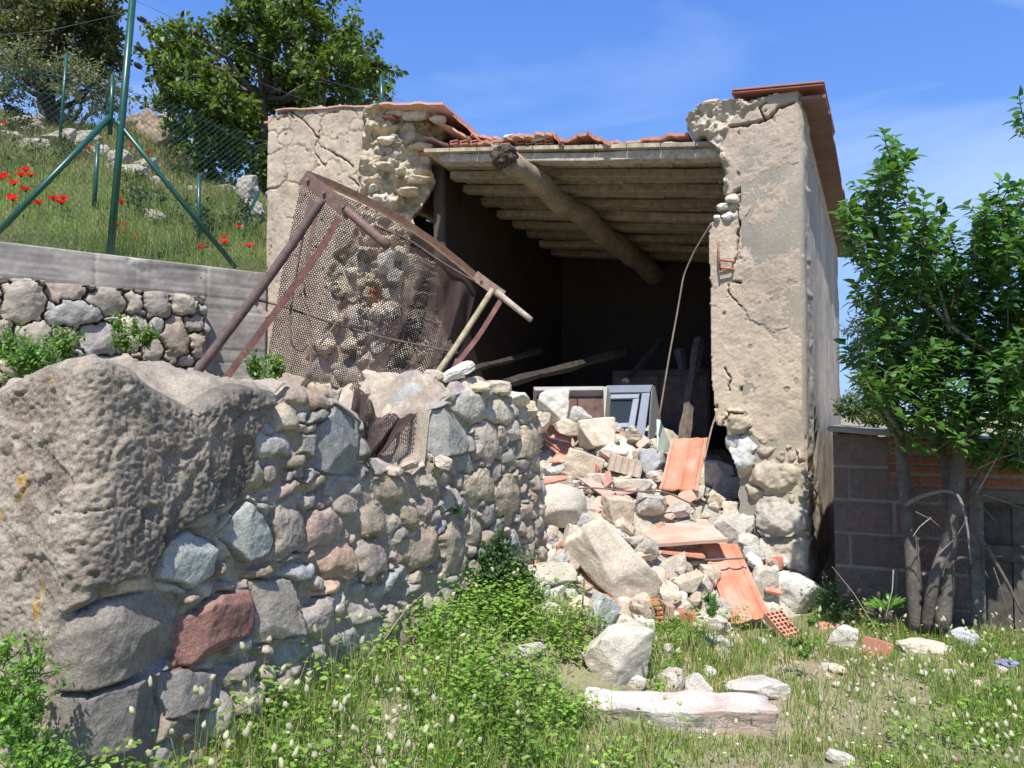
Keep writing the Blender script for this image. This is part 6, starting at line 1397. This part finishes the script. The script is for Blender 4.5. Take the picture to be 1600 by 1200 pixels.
# leafy shoots
CL = [(1395, 300, 26, 60, 3.9), (1392, 255, 13, 34, 3.9), (1358, 320, 24, 36, 4.0), (1340, 345, 12, 20, 3.95), (1375, 380, 38, 44, 4.0), (1350, 400, 24, 40, 4.1), (1330, 362, 9, 10, 3.95), (1455, 355, 26, 24, 4.0), (1440, 390, 30, 30, 4.0), (1480, 380, 22, 16, 4.0), (1560, 330, 26, 26, 4.1), (1590, 310, 20, 16, 4.1), (1540, 370, 34, 40, 4.1), (1590, 370, 36, 50, 4.0), (1600, 200, 8, 26, 4.0), (1358, 470, 28, 32, 4.1), (1400, 450, 44, 44, 4.2), (1455, 440, 44, 40, 4.3), (1510, 430, 46, 44, 4.3), (1570, 430, 50, 50, 4.2), (1365, 530, 34, 36, 4.2), (1415, 520, 48, 46, 4.3), (1470, 510, 50, 46, 4.4), (1530, 500, 50, 46, 4.4), (1590, 500, 50, 50, 4.3), (1355, 590, 18, 14, 4.1), (1400, 590, 46, 42, 4.2), (1455, 585, 48, 42, 4.2), (1510, 580, 50, 46, 4.3), (1570, 580, 50, 50, 4.2), (1425, 645, 46, 34, 4.2), (1480, 645, 48, 36, 4.2), (1535, 640, 50, 38, 4.2), (1590, 640, 46, 42, 4.1), (1338, 560, 8, 8, 4.0), (1385, 630, 26, 16, 4.1), (1500, 690, 40, 18, 4.3), (1570, 690, 40, 20, 4.3), (1430, 690, 34, 16, 4.35), (1600, 720, 30, 20, 4.2), (1525, 715, 30, 12, 4.25), (1380, 600, 30, 26, 4.0), (1590, 590, 50, 60, 3.9), (1640, 420, 50, 60, 4.2), (1640, 520, 50, 60, 4.2), (1640, 620, 50, 60, 4.2), (1322, 345, 4, 5, 3.85), (1440, 560, 60, 40, 4.6), (1540, 560, 60, 40, 4.7), (1480, 460, 60, 40, 4.7)]
LV, LD, LN, SZ = [], [], [], []; sh_mb = MB()
for x, y, w, h, d in CL:
    for k_ in range(max(3, int(w*h/70))):
        r_ = rs.uniform(0, 1)**.5; an = rs.uniform(0, 6.283); px, py = x+w*r_*math.cos(an), y+h*r_*math.sin(an)*.8; dd = d+rs.uniform(-.28, .28)
        b_ = P(px, py+14, dd); up = np.array([rs.normal(0, .35), rs.normal(-.1, .3), 1.0]); up /= np.linalg.norm(up); L = rs.uniform(.09, .17)
        sh_mb.tube([b_, b_+up*L*.6, b_+up*L+np.array([rs.normal(0, .01), 0, 0])], [.004, .003, .0015], 3, (.20, .16, .10), cap=False)
        m_ = rs.randint(9, 15)
        for j in range(m_):
            t = (j+.5)/m_; an2 = j*2.4+rs.uniform(0, .5); el = .35*t-.15; side = np.array([math.cos(an2), math.sin(an2), 0])
            LV.append(b_+up*L*t); LD.append(side*(1-.5*t)+up*(.25+.8*t)+np.array([0, 0, -.45])); LN.append(up*.8+np.array([0, -.15, .5])+rs.normal(0, .3, 3)); SZ.append(rs.uniform(.045, .088))
setp(sh_mb.build('shoots', M['bark'], ft), kind='stuff')
LV, LD, LN = map(np.array, (LV, LD, LN)); V, F, C = leaves(LV, LD, LN, np.array(SZ), leaf_cols(len(LV), (.075, .18, .045), rs, .28, .16), .52, .18, .32)
mesh('crown', V, F, M['leaf'], ft, C)
# far shrub and weeds on the shed roof
D = 13.0; clm = [(P(x, y, D+rs.uniform(-.4, .4)), r/1200*D, r/1200*D) for x, y, r in [(1345, 520, 22), (1352, 560, 26), (1360, 600, 28), (1372, 540, 28), (1335, 545, 12), (1380, 500, 26), (1385, 590, 30), (1350, 630, 20)]]
tb = P(1362, 690, D); clump_tree('conifer', 'olive coloured distant tree seen in the gap between building and fruit tree', 'tree', tb, [tb, P(1362, 620, D), P(1362, 540, D)], clm, rs, .09, (.085, .10, .045), 160, .14, 20, .08, wid=.25)
for (x, y, r, c_, lb, d) in [(1332, 640, 20, (.08, .15, .04), 'green weeds growing on the slab roof beside the side wall', 5.4), (1366, 650, 18, (.14, .18, .05), 'yellow green weeds on the slab roof under the fruit tree', 5.5)]:
    clm = [(P(x+rs.uniform(-8, 8), y, d), .09, .07) for _ in range(5)]; tb = P(x, y+20, d); clump_tree('weed', lb, 'weed', tb, [tb, tb+ZZ*.06], clm, rs, .022, c_, 1500, .05, 9, .006)
# green creeper climbing at the wall base, and other leafy plants
def leafy_plant(pts, label, name='bush', cat='bush', leaf=.022, col=(.06, .13, .03), n=22, per=16, group=None, r=.06, stem=.0022, wid=.6, up=.5):
    root = empty(name, tuple(pts[0]), label, cat, group); mb = MB(); LV, LD, LN = [], [], []
    for c in pts:
        for k_ in range(n):
            e = c+rs.normal(0, r, 3)*np.array([1, 1, .8]); s = c+rs.normal(0, r*.3, 3)-np.array([0, 0, r]); e = e+np.array([0, -.01, r*up])
            tp = branch_pts(s, e, rs, 4, .08); mb.tube(tp, [stem, stem*.8, stem*.6, stem*.3], 3, np.array(col)*.9, cap=False)
            t = rs.uniform(.2, 1, per); x = np.stack([np.interp(t*3, np.arange(4), tp[:, i]) for i in range(3)], 1)
            LV.append(x); LD.append(rv(rs, per)+np.array([0, 0, .25])); LN.append(np.array([0, -.3, .8])+rv(rs, per)*.6)
    mb.build('stems', M['leaf'], root); LV, LD, LN = map(np.concatenate, (LV, LD, LN)); nn_ = len(LV)
    V, F, C = leaves(LV+rs.normal(0, leaf*.35, LV.shape), LD, LN, leaf*rs.uniform(.6, 1.2, nn_), leaf_cols(nn_, col, rs, .25, .12), wid); mesh('foliage', V, F, M['leaf'], root, C); return root
pts = []
for (x, y, d) in [(760, 870, 3.75), (775, 850, 3.85), (790, 880, 3.85), (740, 900, 3.7), (760, 910, 3.7), (790, 915, 3.75), (815, 900, 3.9), (740, 935, 3.65), (770, 945, 3.65), (800, 945, 3.7), (750, 880, 3.75), (820, 930, 3.8), (725, 950, 3.6), (780, 975, 3.6)]: pts.append(P(x, y, d))
leafy_plant(pts, 'dark green leafy bush climbing the foot of the garden wall beside the heap', col=(.045, .105, .025), n=34, r=.065)
leafy_plant([P(x, y, d) for x, y, d in [(1108, 935, 4.0), (1118, 945, 3.98), (1112, 955, 3.95)]], 'small green weed growing out of the heap behind the long tile', 'weed', 'weed', col=(.10, .21, .05), n=12, r=.025, leaf=.014)
leafy_plant([P(x, y, d) for x, y, d in [(1255, 1015, 3.75), (1240, 1000, 3.8), (1270, 965, 3.95)]], 'small green plant at the low end of the hollow brick', 'weed', 'weed', col=(.12, .23, .05), n=9, r=.03, leaf=.016)
leafy_plant([P(x, y, d) for x, y, d in [(1295, 925, 4.7), (1310, 940, 4.65), (1290, 945, 4.6), (1325, 955, 4.6)]], 'grey green weeds at the corner between the pillar and the shed', 'weed', 'weed', col=(.09, .15, .06), n=30, r=.055, leaf=.014)
WG = 'weeds growing on the top of the garden wall'
for x, y, d, lb in [(20, 540, 3.3, 'weed clump at the left edge behind the plastered wall corner'), (60, 560, 3.1, 'yellow green weed just behind the plastered wall corner'), (110, 530, 3.4, 'thin upright weed left of the wall corner'), (195, 520, 3.6, 'thin weed before the stacked stone wall, right of the wall corner'), (225, 525, 3.6, 'pair of thin weeds before the stacked stone wall'), (408, 570, 3.5, 'bright weed at the foot of the red bed brace'), (440, 575, 3.3, 'yellow green weed behind the lower left corner of the mesh'), (95, 545, 3.5, 'small weed beside the thin upright weed')]:
    big = x < 80
    leafy_plant([P(x+rs.uniform(-14, 14)*(2 if big else 1), y+rs.uniform(-12, 20), d) for _ in range(7 if big else 3)], lb, 'weed', 'weed', col=(.13, .24, .05), n=16, per=12, r=.05 if big else .03, leaf=.018, group=WG)
leafy_plant([P(713, 795, 3.5)], 'tiny tuft of leaves rooted in the wall face', 'weed', 'weed', n=12, per=8, r=.02, leaf=.012)
# rosette
root = empty('rosette_plant', P(1385, 955, 4.5), 'leafy rosette with long pointed leaves in front of the shed wall', 'plant'); LV, LD = [], []
for i in range(16): LV.append(P(1385, 955, 4.5)); LD.append(np.array([math.cos(i*2.4), math.sin(i*2.4)*.6, .4+.5*(i % 3)/2]))
LV, LD = np.array(LV), np.array(LD); V, F, C = leaves(LV, LD, np.tile([0, -.3, 1.], (16, 1)), rs.uniform(.12, .17, 16), leaf_cols(16, (.12, .26, .05), rs, .15), .26, .2, .12); mesh('leaves', V, F, M['leaf'], root, C)
# ================================================================== GRASS, WEEDS AND FLOWERS (ground cover)
def blades(name, base, h, w, col, mat, lean=.35, kind='stuff', label='', bend=.5, cat='grass'):
    n = len(base); az = rs.uniform(0, 6.283, n); d = np.stack([np.cos(az), np.sin(az), np.zeros(n)], 1); ln = rs.uniform(.05, lean, n)[:, None]
    face = rs.uniform(-.9, .9, n); sd = np.stack([np.cos(face), np.sin(face), np.zeros(n)], 1)*(w/2)[:, None]; hh = h[:, None]
    p0 = base; p1 = base+np.array([0, 0, .4])*hh+d*ln*hh*.25; p2 = base+np.array([0, 0, .75])*hh+d*ln*hh*(.25+.5*bend); p3 = base+np.array([0, 0, .97])*hh*(1-.25*ln)+d*ln*hh*(1+bend*.4)
    V = np.stack([p0-sd, p0+sd, p1-sd*.9, p1+sd*.9, p2-sd*.6, p2+sd*.6, p3], 1).reshape(-1, 3); b0 = (np.arange(n)*7)[:, None]
    F = [np.concatenate([b0+np.array([[0, 1, 3, 2]]), b0+np.array([[2, 3, 5, 4]])]), b0+np.array([[4, 5, 6]])]
    o = mesh(name, V, F, M[mat], col=np.repeat(col, 7, 0)); setp(o, label, cat, kind=kind); return p3
def scatter(n, x0, x1, y0, y1, dens):
    x = rs.uniform(x0, x1, n*3); y = rs.uniform(y0, y1, n*3); k_ = rs.uniform(size=n*3) < dens(x, y); return x[k_][:n], y[k_][:n]
def free(x, y):
    u, v = uv_of(x, y); t = (x-FW0[0])*FWD[0]+(y-FW0[1])*FWD[1]; d = (x-FW0[0])*FWN[0]+(y-FW0[1])*FWN[1]
    ok = (d > .04) & ~((u > -.0) & (v > -.02)) & (v < -.1+.0*u)
    m_ = mound_z(x, y)-ground_z(x, y)
    f_ = ok.astype(float)*np.clip(1-m_/.10, .0, 1)
    for kx, ky, kr in KEEP: f_ = f_*(1-sst(1.6-np.hypot(x-kx, (y-ky)*np.where(y < ky, .75, 1.2))/kr))
    f_ = f_*(1-sst((.12-np.hypot(np.maximum(np.abs(x-.68)-.40, 0), y-3.26))/.05))
    return f_
def cover(x, y, seed, lo=.15): return np.clip(lo+.45+1.1*fbm(x*2.4, y*2.4, seed=seed), .02, 1)
FOV = lambda x, y: (np.abs(x) < .72*y+.25)
def nearw(x, y):
    d = (x-FW0[0])*FWN[0]+(y-FW0[1])*FWN[1]; return sst(1-d/1.15)
def leftw(x, y): # 1 near the wall and left, 0 to the right
    d = (x-FW0[0])*FWN[0]+(y-FW0[1])*FWN[1]; return sst(1-d/1.5)
nB = 70000
x, y = scatter(nB, -1.2, 3.7, 1.7, 5.0, lambda x, y: free(x, y)*FOV(x, y)*cover(x, y, 51)*(1-.45*leftw(x, y))*(.55+.45*sst((y-1.7)/1)))
h = (.03+.055*rs.uniform(size=len(x)))*(.7+.7*cover(x, y, 53)+.9*leftw(x, y)); dry = rs.uniform(size=(len(x), 1)) < .14+.26*sst(fbm(x*1.5, y*1.5, seed=54)*1.5+.2)[:, None]*(1-.7*leftw(x, y))[:, None]
c = np.array([.16, .27, .06])*(1+rs.normal(0, .25, (len(x), 1)))*np.where(rs.uniform(size=(len(x), 1)) < .3, np.array([[1.35, 1.2, .8]]), 1.0); c = np.where(dry, np.array([.50, .43, .27])*(1+rs.normal(0, .15, (len(x), 1))), c)
blades('meadow_grass', np.stack([x, y, ground_z(x, y)-.01], 1), h, .0028+.0022*rs.uniform(size=len(x)), np.clip(c, .01, 1), 'grass', lean=.9, label='mixed green and straw coloured meadow grass in front of the heap')
x, y = scatter(3600, -1.2, 3.7, 1.7, 5.0, lambda x, y: free(x, y)*FOV(x, y)*cover(x, y, 55))
c = np.array([.14, .24, .05])*(1+rs.normal(0, .25, (len(x), 1))); dry = rs.uniform(size=(len(x), 1)) < .3; c = np.where(dry, np.array([.42, .36, .22]), c)
blades('tall_grass', np.stack([x, y, ground_z(x, y)-.01], 1), (.09+.11*rs.uniform(size=len(x)))*(.8+.5*leftw(x, y)), .0022+.0015*rs.uniform(size=len(x)), np.clip(c, .01, 1), 'grass', lean=.6, label='taller loose grass stems standing over the meadow')
# clover-like weeds with broad leaves
x, y = scatter(5600, -1.2, 3.4, 1.7, 5.0, lambda x, y: free(x, y)*FOV(x, y)*np.clip(nearw(x, y)*1.1*cover(x, y, 57, .1)+.07*(fbm(x*2, y*2, seed=58) > .3), 0, 1))
LV, LD, LN, CC = [], [], [], []
hg_ = (.05+.16*rs.uniform(size=len(x)))*(.6+.7*leftw(x, y))
gz_ = ground_z(x, y); tone = np.array([.22, .36, .065])*(1+.35*fbm(x*3, y*3, seed=59)[:, None])
for k_ in range(15):
    an = rs.uniform(0, 6.283, len(x)); rad = rs.uniform(0, .035, len(x)); zz = gz_+hg_*rs.uniform(.25, 1, len(x))
    LV.append(np.stack([x+np.cos(an)*rad, y+np.sin(an)*rad, zz], 1)); LD.append(np.stack([np.cos(an), np.sin(an), rs.uniform(-.1, .5, len(x))], 1)); LN.append(np.stack([rs.normal(0, .3, len(x)), rs.normal(-.2, .3, len(x)), np.ones(len(x))], 1)); CC.append(np.clip(tone*(1+rs.normal(0, .2, (len(x), 1))), .01, 1))
LV, LD, LN, CC = map(np.concatenate, (LV, LD, LN, CC)); V, F, C = leaves(LV, LD, LN, rs.uniform(.011, .030, len(LV)), CC, .62, .15, .15)
setp(mesh('broadleaf_weeds', V, F, M['leaf'], col=C), 'bright green low broadleaf weeds along the foot of the garden wall', 'weeds', kind='stuff')
# tall bright weeds at bottom left corner
for x_, y_, d_, lb in [(20, 1090, 1.85, 'bright green leafy weeds in the bottom left corner'), (60, 1170, 1.7, 'low leafy weeds at the very bottom left before the cut blocks')]:
    leafy_plant([P(x_+rs.uniform(-35, 30), y_+rs.uniform(-90, 90), d_+rs.uniform(-.08, .08)) for _ in range(12)], lb, 'weed', 'weed', col=(.15, .29, .05), n=15, per=13, r=.035, leaf=.014)
# hare's-tail grass
x, y = scatter(1250, -1.15, 3.6, 1.5, 4.9, lambda x, y: free(x, y)*FOV(x, y)*np.clip(.10+.9*sst((x-1.0)/1.0)*sst((4.6-y)/1.0)+1.0*leftw(x, y)*sst((3.0-y)/.6), 0, 1)*cover(x, y, 61, .2))
hx_ = np.array([P(*q) for q in [(1300, 880, 4.0)]]); n = len(x)
base = np.stack([x, y, ground_z(x, y)], 1); H_ = .10+.13*rs.uniform(size=n)+.12*leftw(x, y)
for q in [(650//1, 0, 0)]: pass
st_c = np.tile([.30, .34, .16], (n, 1)); 
tip = blades('harestail_stems', base, H_, np.full(n, .0016), st_c, 'grass', lean=.45, bend=.35, label='thin stems carrying the hare tail grass heads')
vi, fi = ico(2); LVv = []; FF = []; CCc = []
hd = rs.uniform(.018, .030, n); wdt = rs.uniform(.0055, .0085, n)
for i in range(n):
    dx = tip[i]-base[i]; a_ = dx/np.linalg.norm(dx); a_ = a_+rs.normal(0, .25, 3); a_ /= np.linalg.norm(a_); s1 = np.cross(a_, [0, 1, 0.01]); s1 /= np.linalg.norm(s1); s2 = np.cross(a_, s1)
    tp = (1-.35*vi[:, 2:3]); p_ = vi[:, 0:1]*s1*wdt[i]*tp+vi[:, 1:2]*s2*wdt[i]*tp+vi[:, 2:3]*a_*hd[i]*.5
    p_ = p_*(1+.18*rs.normal(size=(len(vi), 1))); LVv.append(tip[i]+a_*hd[i]*.4+p_); FF.append(fi+i*len(vi)); CCc.append(np.tile(np.array([.58, .56, .42])*rs.uniform(.75, 1.15), (len(vi), 1)))
setp(mesh('harestail_heads', np.concatenate(LVv), np.concatenate(FF), M['dry'], col=np.concatenate(CCc)), 'pale fluffy hare tail grass heads scattered over the meadow', 'grass', kind='stuff')
# tiny white and yellow flowers in the grass
x, y = scatter(220, -1.1, 3.5, 1.9, 4.9, lambda x, y: free(x, y)*FOV(x, y)*cover(x, y, 63))
n = len(x); LV = np.stack([x, y, ground_z(x, y)+.05+.12*rs.uniform(size=n)], 1); LV = np.repeat(LV, 5, 0); an = np.tile(np.arange(5)*1.2566, n)
V, F, C = leaves(LV, np.stack([np.cos(an), np.sin(an)-.3, .5+0*an], 1), np.tile([0, -.5, 1.], (5*n, 1)), np.full(5*n, .007), np.repeat(np.where(rs.uniform(size=(n, 1)) < .75, np.array([[.75, .73, .66]]), np.array([[.62, .50, .08]])), 5, 0), .8, .1, 0)
setp(mesh('small_wildflowers', V, F, M['petal'], col=C), 'tiny white and yellow wild flowers sprinkled through the grass', 'flowers', kind='stuff')
# dry straws
mb = MB()
for a_, b2 in [((770, 1000, 3.3), (900, 915, 3.5)), ((860, 1090, 3.1), (985, 1010, 3.3)), ((540, 1080, 2.6), (630, 960, 2.8)), ((600, 1000, 2.7), (665, 925, 2.8)), ((1370, 985, 3.7), (1300, 885, 3.8)), ((1180, 1110, 3.1), (1250, 1130, 3.1)), ((760, 1100, 3.0), (700, 1010, 3.1))]:
    p0, p1 = P(*a_), P(*b2); mb.tube([p0, (p0+p1)/2+ZZ*.02, p1], [.002, .0016, .001], 4, (.50, .43, .30), cap=False)
setp(mb.build('dry_stalks', M['dry']), 'long dry straw stalks leaning over the grass', 'stalks', kind='stuff')
# bank grass behind the fence
def bank(n, q1, q2, hm, wd, base_c, name, lb, r0=-.72, r1=-.30, dryp=.25):
    x = rs.uniform(-14, 0, n*8); y = rs.uniform(5.3, 20, n*8); q = ((x-TWa[0])*-TWn[0]+(y-TWa[1])*-TWn[1]); r_ = x/y; u, v = uv_of(x, y)
    k_ = (q > q1) & (q < q2) & (r_ > r0) & (r_ < r1) & ~((u < 4.75)); x, y = x[k_][:n], y[k_][:n]; m_ = len(x)
    c = np.array(base_c)*(1+.35*fbm(x*1.2, y*1.2, seed=71)[:, None])*(1+rs.normal(0, .2, (m_, 1))); c = np.where(rs.uniform(size=(m_, 1)) < dryp, np.array([.36, .31, .17]), c)
    blades(name, np.stack([x, y, hill_z(x, y)-.02], 1), hm*(.5+rs.uniform(size=m_))*(.7+.6*sst(.5+fbm(x*2, y*2, seed=72))), np.full(m_, wd), np.clip(c, .01, 1), 'grass', lean=.6, label=lb)
bank(30000, .08, 2.8, .15, .005, (.18, .27, .055), 'bank_grass', 'tall yellow green grass on the bank just behind the concrete wall', dryp=.2)
bank(26000, 2.4, 9.5, .13, .009, (.16, .20, .06), 'upper_bank_grass', 'rough grass and scrub on the upper rocky bank', dryp=.35)
# weeds on the terrace behind the wall
x = rs.uniform(-4.5, -.6, 9000); y = rs.uniform(2.8, 6.6, 9000); q = ((x-TWa[0])*-TWn[0]+(y-TWa[1])*-TWn[1]); d = (x-FW0[0])*FWN[0]+(y-FW0[1])*FWN[1]; u, v = uv_of(x, y); k_ = (q < -.3) & (d < -.65) & (v < -.1)
x, y = x[k_][:3500], y[k_][:3500]; c = np.array([.13, .22, .05])*(1+rs.normal(0, .2, (len(x), 1)))
blades('terrace_weeds', np.stack([x, y, terr_z(x, y)-.01], 1), .07+.08*rs.uniform(size=len(x)), np.full(len(x), .004), np.clip(c, 0, 1), 'grass', lean=.8, label='low weeds on the narrow terrace behind the garden wall')
# ================================================================== POPPIES
PG = 'red poppies on the bank behind the fence'
def poppy(c, size, label, group=PG, stem=.3):
    root = empty('poppy', tuple(c), label, 'poppy', group); LV = np.repeat([c], 6, 0); an = np.arange(6)*1.047+rs.uniform(0, 3)
    V, F, C = leaves(LV, np.stack([np.cos(an), np.sin(an)*.7-.2, .35+.3*rs.uniform(size=6)], 1), np.tile([0, -.4, 1.], (6, 1)), size*rs.uniform(.8, 1.15, 6), np.tile(np.array([.80, .035, .025])*rs.uniform(.8, 1.1), (6, 1)), 1.25, .35, -.15)
    mesh('petals', V, F, M['petal'], root, C)
    mb = MB(); mb.tube([c-ZZ*.004, c+ZZ*.012], [size*.22, size*.12], 6, (.03, .03, .02)); mb.build('heart', M['dry'], root)
    mb = MB(); mb.tube([c, c-ZZ*stem*.5+np.array([.01, 0, 0]), c-ZZ*stem], .0022, 4, (.12, .17, .06), cap=False); mb.build('stem', M['leaf'], root)
pp = [(8, 277, 'at the left edge, above the lowest end of the left brace'), (3, 281, 'cut by the left edge of the picture'), (40, 268, 'topmost of the bright cluster left of the brace'), (33, 276, 'left one of the bright cluster beside the left brace'), (48, 276, 'right one of the bright cluster beside the left brace'), (22, 289, 'below and left of the bright cluster'), (40, 299, 'below the bright cluster'), (20, 313, 'alone and lower near the left edge'), (61, 320, 'left of the pair between the braces and the left edge'), (84, 313, 'left one of the pair just right of the left brace'), (99, 312, 'right one of the pair just right of the left brace'), (96, 319, 'smaller one hanging under the pair by the left brace'), (190, 318, 'just right of the tall fence post'), (8, 194, 'far up beside the rocks at the left edge'), (183, 353, 'left one of the small cluster right of the post'), (197, 353, 'right one of the small cluster right of the post'), (181, 363, 'lowest one of the small cluster right of the post'), (194, 364, 'orange tinged, under the small cluster right of the post'), (373, 357, 'topmost one near the building corner'), (350, 373, 'upper one of two close together near the building corner'), (351, 380, 'lower one of two close together near the building corner'), (390, 386, 'nearest to the building corner'), (316, 388, 'left of the foot of the right brace'), (296, 401, 'low in the grass just above the concrete wall'), (213, 373, 'low in the grass right of the post'), (66, 294, 'on the left brace'), (138, 232, 'faint, among the rocks behind the left brace'), (206, 228, 'faint, among the rocks behind the right brace'), (232, 240, 'faint, above the right brace')]
for i, (x_, y_, lb) in enumerate(pp):
    d_ = 6.9 if y_ > 260 else 9.5
    if x_ > 280: d_ = 7.3
    d_ = (on_hill(x_, y_+26) if y_ < 350 else on_hill(x_, y_+12)) or d_
    poppy(P(x_, y_, d_), (.062 if i < 13 or 17 < i < 23 else .042)*(1 if y_ > 250 else 1.2), 'red poppy '+lb)
for x_, y_, d_, lb in [(905, 1136, 3.2, 'red poppy low in the grass before the left end of the concrete beam'), (1497, 1192, 2.9, 'red poppy at the bottom edge of the picture on the right'), (536, 1176, 2.5, 'red poppy half hidden in the hare tail grass, bottom left')]:
    poppy(P(x_, y_, d_), .012, lb, None, .12)
# blue rag in the grass by the shed door
rock(P(1572, 1036, 3.6)+np.array([0, 0, -.0]), (.12, .08, .03), (0, 0, .3), (.22, .25, .38), 951, 4, .4, 4, .2, name='rag', label='crumpled blue rag in the grass before the shed door', cat='rag')
